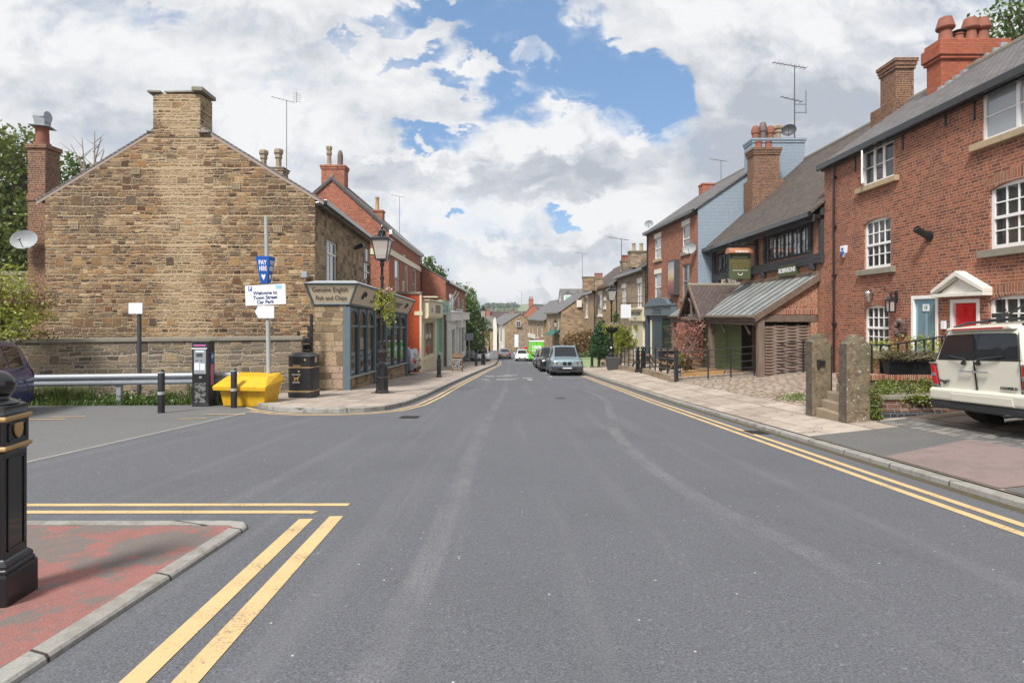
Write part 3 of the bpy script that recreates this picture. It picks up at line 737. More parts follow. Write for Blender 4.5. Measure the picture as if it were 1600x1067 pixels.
def patchw(name,pts,mat,dz):
    m=MB(); a,b,c,d=[Vector((*p,0)) for p in pts]; n=14; vs=[]
    for j in range(n+1):
        for i in range(n+1):
            p=(a*(1-i/n)+b*i/n)*(1-j/n)+(d*(1-i/n)+c*i/n)*j/n; vs.append((p.x,p.y,GZ(p.x,p.y)+dz))
    m.add(vs,[(j*(n+1)+i,j*(n+1)+i+1,(j+1)*(n+1)+i+1,(j+1)*(n+1)+i) for j in range(n) for i in range(n)])
    return struct(name,m,mat)
patchw('tarmac_patch',[(4.59,6.75),(6.0,6.75),(6.0,8.75),(4.59,8.75)],M['macgrey'],.010)
patchw('tarmac_patch',[(4.59,5.35),(6.0,5.35),(6.0,7.45),(4.59,7.0)],M['macmauve'],.014)
patchw('tarmac_patch',[(4.59,4.75),(6.0,4.75),(6.0,5.32),(4.59,5.32)],M['macgrey'],.014)
strip('cobbled_strip',ys(5.7,9.35,.4),5.98,6.55,lambda x,y:GZ(x,y)+.012,M['cobgrey'],3)
strip('forecourt',ys(2,9.6,.4),6.55,10.55,lambda x,y:GZ(x,y)+.008,M['cobbrown'],6)
strip('forecourt',ys(9.6,11,.4),5.9,10.55,lambda x,y:GZ(x,y)+.008,M['flagsr'],6)
strip('cobbled_forecourt',ys(11,23.6,.5),lambda y:lerp_pts([(11,6.1),(23,6.3)],y),11.5,lambda x,y:GZ(x,y)+.008,M['setts'],8)
strip('terrace_paving',ys(23.6,60,1),6.9,10.6,lambda x,y:GZ(x,y)+.012,M['flagsr'],4)
# painted lines
def line(pts,wd,mat,dz=.004,name='yellow_line'):
    m,L=poly_band(name,pts,wd,lambda x,y:gr(y)+.004+dz,mat)
    return struct(name,m,mat)
line([(4.14,-14),(4.14,20),(4.12,33)],.095,M['yline']); line([(3.93,-14),(3.93,20),(3.91,33)],.095,M['yline'])
line([(-1.58,-14),(-1.60,2.3),(-1.73,4.78)],.115,M['yline']); line([(-1.37,-14),(-1.38,2.3),(-1.50,4.86)],.115,M['yline'])
line([(-40,5.08),(-1.50,5.23)],.09,M['yline']); line([(-40,4.9),(-1.78,4.99),(-1.72,4.97)],.09,M['yline'])
def offs(pts,d):
    L=poly_band('x',pts,0,lambda x,y:0,None)[1]; return [(x-nx*d,y-ny*d) for (x,y),(nx,ny) in L]
line(offs(KL[1:-1],.27),.085,M['yline']); line(offs(KL[2:-1],.47),.085,M['yline'])
line([(-6.2,4.72),(-6.2,13.3)],.06,M['seam'],name='tarmac_seam'); line([(-6.2,13.3),(-4.9,13.3)],.05,M['seam'],name='tarmac_seam')
line([(2.1,30.0),(4.3,30.0)],.12,M['wline'],name='white_line')
for i in range(14):
    y=31+i*4.2; line([(2.15,y),(2.15,y+1.1)],.08,M['wline'],name='white_line')
def worn_patch(px,py,w,d):
    x,y,z=gp(px,py); line([(x-w/2,y),(x+w/2,y)],d,M['wline'],.006,'worn_road_marking')
for q in [(765,588,.5,.5),(788,588,.9,.35),(787,593,.75,.4),(803,592.5,.3,.3),(824,591,.5,.35),(828,593.5,.25,.6),(757,593,.25,.3),(797,586,.8,.3),(786,566,1.2,.4),(800,566,1.3,.4),(762,594,.2,.2)]: worn_patch(*q)
def m_cover():
    k=N('iron_cover'); o=k.obj(); b=k.n('TexChecker'); k.set(b.inputs[0],o); b.inputs['Scale'].default_value=28
    return k.bsdf(k.mix(b.outputs[1],(.05,.05,.05),(.1,.1,.1)),.6,b.outputs[1],.5,.004,metal=.5)
M['cover']=m_cover()
def cover(px,py,w,d,label):
    x,y,z=gp(px,py); m=MB(); zz=lambda yy:gr(yy)+.01
    m.quad((x-w/2,y-d/2,zz(y-d/2)),(x+w/2,y-d/2,zz(y-d/2)),(x+w/2,y+d/2,zz(y+d/2)),(x-w/2,y+d/2,zz(y+d/2)))
    o=m.build('manhole_cover',M['cover']); tag(o,label,'manhole cover')
def grate(px,py,label):
    x,y,z=gp(px,py); m=MB(); zz=lambda yy:gr(yy)+.009
    m.quad((x-.2,y-.22,zz(y-.22)),(x+.2,y-.22,zz(y-.22)),(x+.2,y+.22,zz(y+.22)),(x-.2,y+.22,zz(y+.22)))
    for i in range(7): a=y-.19+.06*i; m.quad((x-.17,a,zz(a)+.004),(x+.17,a,zz(a)+.004),(x+.17,a+.03,zz(a+.03)+.004),(x-.17,a+.03,zz(a+.03)+.004),1)
    o=m.build('drain_grate',[M['dark'],M['cover']]); tag(o,label,'drain grate')
grate(1185,676,'iron drain grate in the gutter beside the right double yellow lines')
grate(640,652,'iron drain grate in the road off the left pavement corner')
for q in ((60,656,1.0),(105,652,.7),(350,648,.9),(300,655,.5)):
    x,y,z=gp(q[0],q[1]); line([(x-q[2]/2,y),(x+q[2]/2,y+.08)],.09,M['yline'],.006,'worn_bay_line')
cover(876,622,.32,.5,'small dark iron cover set in the asphalt mid road')
# hills far beyond the street
def m_hills():
    k=N('hill_fields'); o=k.obj(); x,y,z=k.sep(o); vec=k.comb(k.math('MULTIPLY',x,.012),k.math('MULTIPLY',z,.10),0)
    v=k.n('TexVoronoi'); k.set(v.inputs['Vector'],vec); v.inputs['Scale'].default_value=1.; r=k.sep(v.outputs['Color'])[0]
    c=k.ramp(r,[(0,(.10,.15,.075)),(.35,(.16,.21,.10)),(.6,(.28,.27,.15)),(.8,(.13,.18,.09)),(1,(.22,.24,.13))]); n=k.noise(o,.09,4,.7)
    c=k.mix(k.ss(n,.58,.66),c,(.04,.07,.05)); return k.bsdf(c,.95)
m=MB(); hx=[-900+i*25 for i in range(77)]; rows=[(300,-45),(420,-30),(600,-5),(800,8),(1000,17),(1200,10)]
def hz(x,y,z):
    e=1+.14*math.sin(x*.006+1)+.1*math.sin(x*.017)+.05*math.sin(x*.045); return z*e+2 if z>0 else z
vs=[(x,y,hz(x,y,z)) for y,z in rows for x in hx]; n=len(hx)
m.add(vs,[(j*n+i,j*n+i+1,(j+1)*n+i+1,(j+1)*n+i) for j in range(len(rows)-1) for i in range(n-1)],True)
struct('hills',m,m_hills())
# ---------- building kit
def house(root,F,u0,u1,depth,z0,ze,zr,wallmat,roofmat,holes=(),ov=.22,vg=.12,rat=.5,gable_mat=None,gutter=True,vergemat=None,hole_depth=.14,zb=None,roofthick=.09,back=True,zf0=None,vt=.09,vh=.17):
    if u0>u1: u0,u1=u1,u0
    zb=ze if zb is None else zb
    m=MB(); F.wall(m,u0,u1,z0 if zf0 is None else zf0,ze,holes,hole_depth)
    wall=m.build('wall',wallmat,root); wr=-depth*rat
    if back: m=MB(); F.quad(m,u0,u1,z0,zb,-depth); m.build('rear_wall',wallmat,root)
    for u in (u0,u1):
        g=MB(); g.add([F.p(u,z,w) for w,z in ((0,z0),(0,ze),(wr,zr),(-depth,zb),(-depth,z0))],[(0,1,2,3,4)]); g.build('gable_wall',gable_mat or wallmat,root)
    r=MB(); s=(zr-ze)/(-wr); s2=(zr-zb)/(depth+wr); t=roofthick
    for a,b,za,zbb in ((ov,wr,ze-ov*s,zr),(-depth-ov,wr,zb-ov*s2,zr)):
        vs=[F.p(u0-vg,za+.03,a),F.p(u1+vg,za+.03,a),F.p(u1+vg,zbb+.03,b),F.p(u0-vg,zbb+.03,b)]
        vs+=[(x,y,z+t) for x,y,z in vs]; r.hexa(vs)
    roof=r.build('roof',roofmat,root)
    rt=MB(); F.box(rt,u0-vg,u1+vg,zr+t*.6,zr+t+.1,wr-.09,wr+.09); rt.build('ridge_tiles',M['stonecap'],roof,bev=.03)
    if gutter:
        gm=MB(); F.box(gm,u0-vg,u1+vg,ze-ov*s-.08,ze-ov*s+.03+roofthick,ov+.004,ov+.12); F.box(gm,u0,u1,ze-ov*s-.12,ze-ov*s+.02,.0,ov-.005)
        gm.build('gutter',M['blackgloss'],root,bev=.02)
    if vergemat:
        for u,sg in ((u0,-1),(u1,1)):
            vm=MB()
            for a,b,za,zbb in ((ov,wr,ze-ov*s,zr),(-depth-ov,wr,zb-ov*s2,zr)):
                h=vh; ua,ub=u+sg*.004,u+sg*vt
                vs=[F.p(ua,za-h+.03,a),F.p(ub,za-h+.03,a),F.p(ub,zbb-h+.03,b),F.p(ua,zbb-h+.03,b),F.p(ua,za+.02,a),F.p(ub,za+.02,a),F.p(ub,zbb+.02,b),F.p(ua,zbb+.02,b)]
                vm.hexa(vs)
            vm.build('verge_board',vergemat,root)
    return wall,roof

def pot(parent,x,y,z,h=.55,r=.13,mat='terracotta',kind='plain'):
    m=MB(); n=14
    if kind=='plain': m.lathe((x,y,z),[(r*1.15,0),(r*1.1,.08),(r,.1),(r*.88,h*.85),(r*1.05,h*.86),(r*1.05,h),(r*.8,h),(r*.8,h-.1)],n)
    elif kind=='crown':
        m.lathe((x,y,z),[(r*1.2,0),(r*1.2,.1),(r*.9,.14),(r*.8,h*.55),(r*1.1,h*.6),(r*1.1,h*.7),(r*.95,h*.72),(r*1.0,h*.86),(r*.8,h*.86)],8,False)
        for i in range(8):
            t=2*math.pi*i/8; m.cbox((x+r*.95*math.cos(t),y+r*.95*math.sin(t),z+h*.93),(.07,.05,h*.16),t+math.pi/2)
    elif kind=='square':
        m.lathe((x,y,z),[(r*1.1,0),(r*.85,.12),(r*.85,h*.5),(r*1.15,h*.55),(r*1.05,h*.72),(r*1.4,h*.78),(r*1.4,h*.93),(r*1.1,h)],6,False)
    elif kind=='cowl':
        m.lathe((x,y,z),[(r*1.15,0),(r,.06),(r*.85,h*.5),(r*1.2,h*.52),(r*1.35,h*.58),(r*.9,h*.97),(r*.4,h)],n)
    elif kind=='bullet':
        m.lathe((x,y,z),[(r,0),(r,h*.6),(r*.95,h*.75),(r*.7,h*.9),(r*.3,h)],n)
    elif kind=='dome':
        m.lathe((x,y,z),[(r*.9,0),(r*.9,h*.45),(r*1.1,h*.5),(r*1.1,h*.68),(r*1.0,h*.8),(r*.6,h*.97),(r*.05,h)],n)
    return m.build('chimney_pot',M[mat],parent)

def stack(parent,x0,x1,y0,y1,z0,z1,mat,courses=2,pots=(),capmat=None,base=None,name='chimney'):
    m=MB(); m.box(x0,x1,y0,y1,z0,z1)
    for i in range(courses):
        e=.04+.03*i; zz=z1-.12*(courses-i)+.0
        m.box(x0-e,x1+e,y0-e,y1+e,zz,zz+.12+.001*i)
    if base: e,zt=base; m.box(x0-e,x1+e,y0-e,y1+e,z0,zt)
    o=m.build(name,mat,parent,bev=.012)
    c=MB(); c.lathe(((x0+x1)/2,(y0+y1)/2,z1),[(max(x1-x0,.1)*.62,.001),(max(x1-x0,.1)*.5,.05)],4,False,ang=math.pi/4)
    if capmat:
        c=MB(); c.box(x0-.08,x1+.08,y0-.08,y1+.08,z1,z1+.06); c.build('cap',capmat,o,bev=.01)
    for p in pots: pot(o,*p)
    return o

def aerial(parent,x,y,z0,z1,kind='yagi',ang=0.,s=1.):
    m=MB(); m.cyl((x,y,z0),(x,y,z1),.022*s,.018*s,6)
    c,sn=math.cos(ang),math.sin(ang)
    L=.9*s
    def boom(zc,L,nel,el,tilt=.15,a=0.):
        cc,ss=math.cos(ang+a),math.sin(ang+a)
        m.cyl((x-cc*L*.35,y-ss*L*.35,zc-tilt*L*.35),(x+cc*L*.65,y+ss*L*.65,zc+tilt*L*.65),.014*s,.014*s,5)
        for i in range(nel):
            t=-.33+.95*i/(nel-1); px_,py_,pz=x+cc*L*t,y+ss*L*t,zc+tilt*L*t
            e=el*(1-.35*i/nel)
            if kind=='vert': m.cyl((px_,py_,pz-e),(px_,py_,pz+e),.008*s,.008*s,4)
            else: m.cyl((px_-ss*e,py_+cc*e,pz),(px_+ss*e,py_-cc*e,pz),.008*s,.008*s,4)
    if kind=='x':
        boom(z1,1.2*s,4,.1,.15)
        for i in range(5): zz=z1+.1*s-.11*s*i+.35*s; m.cyl((x+.32*s,y,zz),(x+.78*s,y+.05,zz-.08*s),.009*s,.009*s,4)
        m.cyl((x+.55*s,y,z1+.5*s),(x+.55*s,y,z1-.12*s),.012*s,.012*s,5)
    else:
        boom(z1,1.3*s,9,.16*s,.12)
        if kind=='twin': boom(z1-1.25*s,.8*s,5,.14*s,.2); m.box(x,x+.42*s,y-.01,y+.01,z1-1.42*s,z1-1.40*s); m.box(x,x+.42*s,y-.01,y+.01,z1-1.72*s,z1-1.7*s); m.cyl((x+.42*s,y,z1-1.75*s),(x+.42*s,y,z1-.9*s),.014*s,.014*s,5)
    return m.build('aerial',M['darkgrey'],parent)

def downpipe(parent,F,u,z0,z1,w=.07,mat='blackgloss',r=.04):
    m=MB(); m.cyl(F.p(u,z0,w),F.p(u,z1,w),r,r,8)
    zz=z0+.5
    while zz<z1: F.box(m,u-.06,u+.06,zz,zz+.06,.0,w+.045); zz+=1.6
    return m.build('downpipe',M[mat],parent)

# ---------- left: stone gable building
YG=19.3
Lb=thing('stone_building','rubble stone building with broad windowless gable and stone chimney above car park','building',(-11.2,24,-1.2))
F1=Fac(-6.69,YG,-.0675,1,(1,0)).skew(1,0)
zE=5.44; zR=8.22
h1=sorted_hole(F1,510.5,352,527,436); h2=sorted_hole(F1,569,384,579,447)
h1=(h1[0],h1[1],2.55,4.25); h2=(h2[0],h2[1],2.55,4.1)
house(Lb,F1,0,10.4,9.15,-2.6,zE,zR,M['facestone'],M['slate'],[h1,h2],ov=.3,gable_mat=M['gable'],vg=.015,vt=.006,vh=.11,roofthick=.06,vergemat=m_plain('verge_board_paint',(.30,.235,.2),.7,.15))
for h in (h1,h2): window(F1,h,Lb,(M['white'],M['glassmid']),cols=2,rows=1,meet=.72,depth=.06,sill=True,sillmat=M['sandstone'])
# gable chimney of thin stone with slabs
m=MB(); m.box(-12.17,-10.55,YG-.03,YG+.75,7.45,8.93)
o=m.build('chimney',M['gable'],Lb,bev=.03)
for a_ in (((-12.12,YG+.1,8.99),(.42,.4,.07),.1),((-11.25,YG+.2,9.0),(1.05,.5,.06),-.05),((-10.62,YG+.32,9.05),(.36,1.0,.13),.05),((-10.42,YG+.35,7.62),(.38,.95,.06),.0),((-12.25,YG+.2,7.66),(.3,.5,.05),.1)):
    c=MB(); c.cbox(*a_); c.build('cap_slab',M['stonecap'],o,bev=.01)
for px,py in ((212,267),(116,353),(273,353),(369,291),(434,358)):
    P=at(px,py,YG-.012); v=MB(); v.box(P[0]-.14,P[0]+.14,YG-.03,YG-.004,P[2]-.12,P[2]+.12)
    for i in range(5):
        for j in range(4): v.box(P[0]-.125+.052*i,P[0]-.095+.052*i,YG-.034,YG-.029,P[2]-.105+.055*j,P[2]-.075+.055*j,1)
    v.build('air_vent',[M['sandstone'],M['dark']],Lb)
st2=stack(Lb,-12.85,-11.4,28.3,29.0,6.4,8.75,M['pillarstone'],1,[(-12.5,28.65,8.8,.95,.17,'buffpot','square'),(-11.75,28.65,8.8,1.0,.17,'buffpot','square')],M['stonecap'])
aerial(Lb,-11.25,28.4,6.5,12.15,'x',ang=R(200),s=.9)
m=MB(); P=at(476.5,430,YG-.22); m.box(P[0]-.09,P[0]+.11,YG-.35,YG-.12,P[2]-.09,P[2]+.11); m.box(P[0]-.05,P[0]+.05,YG-.13,YG,P[2]-.04,P[2]+.04); m.build('floodlight',M['lead'],Lb,bev=.02)
u,z=F1.at(553,387); m=MB(); m.cyl(F1.p(u,z,.1),F1.p(u,z+.12,.42),.09,.11,12); F1.box(m,u-.05,u+.05,z-.08,z+.02,0,.14); m.build('security_camera',M['black'],Lb)
u,z=F1.at(570,399); m=MB(); F1.box(m,u-.18,u+.18,z-.3,z+.3,.0,.1); m.build('alarm_box',M['white'],Lb,bev=.02)
# ---------- chip shop
Cs=thing('fish_and_chip_shop','slate blue chip shop front with cream sign boards and arched glazing','shop',(-6,24.5,-1.4))
F2=Fac(-5.54,YG,0,1,(1,0)); UL=10.7
def zs(u,a,b): return a+(b-a)*u/UL
m=MB(); m.box(-6.7,-5.62,YG,YG+.45,-1.6,1.79); m.build('pillar_wall',M['pillarstone'],Cs,bev=.008)
m=MB()
m.hexa([F2.p(0,-2.4,-.3),F2.p(0,-2.4,-.06),F2.p(UL,-2.4,-.06),F2.p(UL,-2.4,-.3),F2.p(0,-.72,-.3),F2.p(0,-.72,-.06),F2.p(UL,-1.08,-.06),F2.p(UL,-1.08,-.3)])
dU0,dU1=F2.u(586),F2.u(603.5)
m=MB()
for a,b in ((.12,dU0),(dU1,UL)):
    za,zb_=zs(a,-.70,-1.06),zs(b,-.70,-1.06)
    m.hexa([F2.p(a,-2.4,-.3),F2.p(b,-2.4,-.3),F2.p(b,-2.4,-.05),F2.p(a,-2.4,-.05),F2.p(a,za,-.3),F2.p(b,zb_,-.3),F2.p(b,zb_,-.05),F2.p(a,za,-.05)])
m.build('stall_riser',M['pillarstone'],Cs)
m=MB()
for a,b in ((.0,dU0),(dU1,UL)):
    za,zb_=zs(a,-.66,-1.02),zs(b,-.66,-1.02)
    m.hexa([F2.p(a,za-.06,-.2),F2.p(b,zb_-.06,-.2),F2.p(b,zb_-.06,.06),F2.p(a,za-.06,.06),F2.p(a,za,-.2),F2.p(b,zb_,-.2),F2.p(b,zb_,.06),F2.p(a,za,.06)])
m.build('sill',M['lead'],Cs)
# frames
fm=MB(); gl=MB()
def post(u,wd,z0,z1,w0=-.16,w1=.02): F2.box(fm,u-wd/2,u+wd/2,z0,z1,w0,w1)
post(.07,.16,-2.0,1.72,-.2,.05); post(UL-.1,.2,-2.6,1.5,-.2,.05)
def bay(ua,ub,n):
    for i in range(n+1):
        u=ua+(ub-ua)*i/n; post(u,.09,zs(u,-.66,-1.02),zs(u,1.72,1.44))
    for i in range(n):
        a=ua+(ub-ua)*i/n+.045; b=ua+(ub-ua)*(i+1)/n-.045
        zt=zs(a,1.72,1.44); ztr=zs(a,1.05,.78); r=(b-a)/2; mid=(a+b)/2
        F2.box(fm,a,b,ztr-.04,ztr+.04,-.13,-.01)
        zs0=zt-.12-min(r,.35); ry=min(r,.35)
        pts=[(mid-r*math.cos(math.pi*k/10),zs0+ry*math.sin(math.pi*k/10)) for k in range(11)]
        F2.poly(fm,[(a,zs0)]+pts[1:6]+[(mid,zt),(a,zt)],-.11,-.03); F2.poly(fm,[(b,zs0),(b,zt),(mid,zt)]+pts[5:10],-.11,-.03)
        zb0=zs(a,-.64,-1.0); F2.box(gl,a-.02,b+.02,zb0,zt,-.075,-.065)
bay(.2,dU0-.05,3); bay(dU1+.1,UL-.25,3)
post(dU0+.05,.14,-2.2,1.6); post(dU1-.02,.14,-2.2,1.55)
# door
F2.box(fm,dU0+.12,dU1-.09,-1.6,-.95,-.4,-.34); F2.box(fm,dU0+.12,dU0+.24,-.95,1.0,-.4,-.34); F2.box(fm,dU1-.21,dU1-.09,-.95,1.0,-.4,-.34); F2.box(fm,dU0+.12,dU1-.09,.9,1.05,-.4,-.34); 
F2.box(gl,dU0+.24,dU1-.21,-.95,.9,-.38,-.37); F2.box(gl,dU0+.1,dU1-.08,1.05,1.6,-.36,-.35)
fr=fm.build('shop_front_frame',M['slateblue'],Cs,bev=.008); gl.build('pane',M['shopglass'],fr)
# sign boards leaning outwards
def fascia_board(corners,mat,name):
    return MB().hexa(corners).build(name,mat,Cs)
e=.34
m=MB(); b0,b1,t0,t1=1.80,1.51,2.50,2.20
m.hexa([(-6.72,YG-.02,b0),(-5.50,YG-.02,b0),(-5.50,YG+UL,b1),(-6.72,YG+UL,b1),(-6.9,YG-e,t0),(-5.50+e,YG-e,t0),(-5.50+e,YG+UL+.2,t1),(-6.9,YG+UL+.2,t1)])
fs=m.build('fascia',M['fascia'],Cs)
m=MB()
m.hexa([(-6.95,YG-e-.06,t0),(-5.44+e,YG-e-.06,t0),(-5.44+e,YG+UL+.25,t1),(-6.95,YG+UL+.25,t1),(-6.6,YG-e+.1,t0+.09),(-5.6+e,YG-e+.1,t0+.09),(-5.6+e,YG+UL+.2,t1+.09),(-6.6,YG+UL+.2,t1+.09)])
m.build('fascia_capping',M['lead'],fs,bev=.01)
m=MB(); w_=.05
def bar(a,b,th): 
    a=Vector(a);b=Vector(b); m.cyl(a,b,th,th,4,True,False,ang=math.pi/4)
for a,b in (((-5.50,YG-.02,b0),(-5.50+e,YG-e,t0)),((-6.72,YG-.02,b0),(-6.9,YG-e,t0)),((-5.50,YG+UL,b1),(-5.50+e,YG+UL+.2,t1)),((-6.72,YG-.03,b0),(-5.50,YG-.03,b0)),((-6.9,YG-e,t0-.02),(-5.5+e,YG-e,t0-.02)),((-5.49,YG-.02,b0),(-5.49,YG+UL,b1)),((-5.49+e,YG-e,t0-.02),(-5.49+e,YG+UL+.2,t1-.02))): bar(a,b,.045)
m.build('fascia_trim',M['slateblue'],fs)
upf=Vector((0,-(e-.02),t0-b0)).normalized()
pc=Vector((-6.1,YG-.18,2.15))
nf=Vector((1,0,0)).cross(upf)
text('Genuine English',.235,M['lettergrey'],fs,pc+upf*.15+nf*.012,(1,0,0),upf,sx=.8,shear=.12)
text('Fish and Chips',.225,M['lettergrey'],fs,pc-upf*.15+nf*.012,(1,0,0),upf,sx=.8,shear=.12)
ups=Vector((e,0,t0-b0)).normalized(); xs=Vector((0,UL,b1-b0)).normalized(); ups=(ups-xs*ups.dot(xs)).normalized(); ns=xs.cross(ups)
def onside(u,k): return Vector((-5.5+e*.5,YG+u,zs(u,(b0+t0)/2,(b1+t1)/2)))+ups*k+ns*.04
text("Silver Fryer",.58,M['lettergrey'],fs,onside(5.1,0),xs,ups,sx=2.15,shear=.35)
for uu in (1.05,9.2):
    mm=MB(); c0=onside(uu,0)
    for i in range(7):
        t=i/6*4.2; q=c0+xs*(.16*math.cos(t)*(1-i*.07))*1.4+ups*(.17*math.sin(t)*(1-i*.05)); q2=c0+xs*(.16*math.cos(t+.7)*(1-i*.07))*1.4+ups*(.17*math.sin(t+.7)*(1-i*.05)); mm.cyl(q,q2,.035-.003*i,.03-.003*i,5)
    mm.cyl(c0+xs*.2,c0+xs*.34+ups*.12,.03,.012,5); mm.cyl(c0-xs*.05-ups*.1,c0+xs*.05+ups*.12,.04,.03,5)
    mm.build('fish_emblem',M['lettergrey'],fs)
# body of the shop behind the front, interior and notices in the window
m=MB(); m.box(-6.68,-5.75,YG+.46,YG+UL,1.3,1.5); m.quad((-6.66,YG+.46,-2.4),(-6.66,YG+UL,-2.4),(-6.66,YG+UL,1.5),(-6.66,YG+.46,1.5)); m.build('interior_wall',M['interior'],Cs)
m=MB(); m.box(-6.66,-5.6,YG+UL-.14,YG+UL,-2.7,1.5); m.build('end_wall',M['brickred'],Cs)
m=MB()
for ua,n in ((.2,3),(dU1+.1,3)):
    wdt=((dU0-.05)-.2 if ua<1 else (UL-.25)-(dU1+.1))/3
    for i in range(n):
        u=ua+wdt*(i+.5); z0=zs(u,-.6,-.96); m=MB(); F2.box(m,u-wdt*.33,u+wdt*.33,z0,z0+.75,-.11,-.10); F2.box(m,u-wdt*.2,u+wdt*.24,z0+.12,z0+.38,-.099,-.097,1); F2.box(m,u-wdt*.26,u+wdt*.2,z0+.52,z0+.62,-.099,-.097,1); m.build('window_poster',[M['signwhite'],M['gold']],Cs)
m=MB(); u=1.75; F2.box(m,u-.3,u+.6,.15,.6,-.11,-.10)
m.build('window_poster',[M['signwhite'],M['gold']],Cs)
# ---------- brick chimney left of the gable
Bc=thing('brick_chimney','tall sooty red brick chimney column left of the stone gable','chimney',(-16.7,20.3,-1.3))
m=MB(); m.box(-17.03,-16.4,20,20.65,-1.5,7.45); m.box(-17.06,-16.37,19.97,20.68,4.15+1.4-.1,4.28+1.4); m.box(-17.09,-16.34,19.94,20.71,7.3,7.45)
o=m.build('stack',M['brickdark'],Bc,bev=.01); 
m=MB(); m.lathe((-16.75,20.3,7.45),[(.27,0),(.26,.1),(.21,.12),(.19,.7),(.19,.72)],14); m.build('chimney_pot',M['terracotta'],Bc)
m=MB(); m.cbox((-16.75,20.3,8.13),(.62,.62,.02),.3); m.lathe((-16.75,20.3,8.13),[(.22,0),(.27,.36),(.24,.36)],4,False,ang=.9); m.cyl((-16.95,20.3,8.5),(-16.55,20.3,8.5),.2,.2,10); m.build('cowl',M['zinc'],Bc)
m=MB(); P=at(41,377,19.7); 
def dish(m,P,r,aim=(.2,-1,.35)):
    a=Vector(aim).normalized(); x=a.cross(Vector((0,0,1))).normalized(); y=x.cross(a); vs=[];K=5;n=18
    for k in range(K+1):
        rr=r*k/K
        for i in range(n):
            t=2*math.pi*i/n; vs.append(Vector(P)+x*rr*math.cos(t)+y*rr*math.sin(t)*.85+a*(.35*rr*rr/r))
    m.add(vs,[(k*n+i,k*n+(i+1)%n,(k+1)*n+(i+1)%n,(k+1)*n+i) for k in range(K) for i in range(n)],True)
    f=Vector(P)+a*r*.9-y*r*.25; m.cyl(Vector(P)-y*r*.8,f,.015,.015,5); m.sphere(f,.05,8,6); m.cyl(P,Vector(P)-a*.25,.03,.03,6)
dish(m,P,.42); m.cyl((P[0]+.1,19.75,P[2]-.05),(-16.9,20.05,P[2]-.15),.02,.02,6); m.build('satellite_dish',M['lead'],Bc)
# low outbuilding wall behind the shrub
Gw=thing('garden_wall','weathered grey stone wall behind the shrub far left','wall',(-20,21,-1.2))
m=MB(); m.box(-26,-17.05,21,21.4,-1.5,2.9); m.build('wall',M['yardwall'],Gw)
m=MB(); m.box(-26,-17.05,20.95,21.45,2.9,3.05); m.build('coping',M['stonecap'],Gw,bev=.02)
# boundary wall with coping along the car park
Bw=thing('boundary_wall','low rubble wall with flat stone coping along the car park edge','wall',(-11.5,17,-1.1))
A0=Vector((-17.5,16.2,0)); A1=Vector((at(471,526,18.2)[0],18.2,0))
Fb=Fac(A0.x,A0.y,A1.x-A0.x,A1.y-A0.y,(0,-1)); bl=(A1-A0).length
m=MB(); m.hexa([Fb.p(0,-1.6,-.3),Fb.p(bl,-1.6,-.3),Fb.p(bl,-1.6,0),Fb.p(0,-1.6,0),Fb.p(0,.60,-.3),Fb.p(bl,.70,-.3),Fb.p(bl,.70,0),Fb.p(0,.60,0)][::-1][4:]+[Fb.p(0,-1.6,-.3),Fb.p(bl,-1.6,-.3),Fb.p(bl,-1.6,0),Fb.p(0,-1.6,0)][::-1]) if False else Fb.box(m,0,bl,-1.6,.62,-.3,0)
m.build('wall',M['yardwall'],Bw)
m=MB(); m.hexa([Fb.p(0,.60,-.36),Fb.p(0,.60,.05),Fb.p(bl+.05,.64,.05),Fb.p(bl+.05,.64,-.36),Fb.p(0,.71,-.36),Fb.p(0,.71,.05),Fb.p(bl+.05,.76,.05),Fb.p(bl+.05,.76,-.36)]); m.build('coping',M['stonecap'],Bw,bev=.015)
# black slatted screen
Sg=thing('slatted_screen','black horizontal slat screen in gap beside the shop pillar','screen',(-6.9,18.7,-1.1))
m=MB(); x0,x1=at(464,500,18.8)[0],at(488,500,18.8)[0]
for i in range(11): m.box(x0 if i<9 else x0+.36,x1,18.75,18.79,-1.1+.2*i,-.93+.2*i)
m.build('slats',M['black'],Sg); m=MB(); m.box(x1-.08,x1,18.8,18.88,-1.2,1.45); m.box(x0,x0+.07,18.8,18.88,-1.2,.9); m.build('post',M['black'],Sg)
# ---------- red brick building beyond
B2=thing('red_brick_building','two storey red brick building with pale stone band and gable chimney','building',(-9,40,-2))
F3=Fac(-7.13,33,-.0214,1,(1,0)); L2=13.2
hs=[sorted_hole(F3,617.5,402,624,456),sorted_hole(F3,634.5,410,637.5,456),sorted_hole(F3,645,418,650.5,458)]
hs=[(h[0]-.15,h[1]+.15,2.7,4.9) for h in hs]
house(B2,F3,0,L2,6.6,-3.2,6.45,9.4,M['brickred'],M['slate'],hs,ov=.15,vg=.06,vergemat=M['darkgrey'])
for h in hs: window(F3,h,B2,(M['white2'],M['glasslight']),cols=1,rows=2,depth=.05,sill=True)
m=MB(); F3.box(m,-.03,L2,4.97,5.32,-.02,.07); F3.box(m,4.5,5.1,5.321,5.45,0,.09); F3.box(m,5.2,6.5,5.9,6.2,0,.05) if False else None
m.box(-8.3,-7.1,32.93,33.02,4.97,5.32)
m.build('stone_band',M['cream'],B2)
m=MB(); u=F3.u(629.5); F3.box(m,u-.3,u+.3,2.9,3.02,0,.05); F3.box(m,u-.3,u+.3,3.6,3.72,0,.05); F3.box(m,u-.3,u-.18,3.02,3.6,0,.05); F3.box(m,u+.18,u+.3,3.02,3.6,0,.05); m.build('date_stone',M['cream'],B2)
m=MB(); F3.box(m,-.1,L2,6.15,6.4,.02,.2); m.build('soffit_board',M['white'],B2)
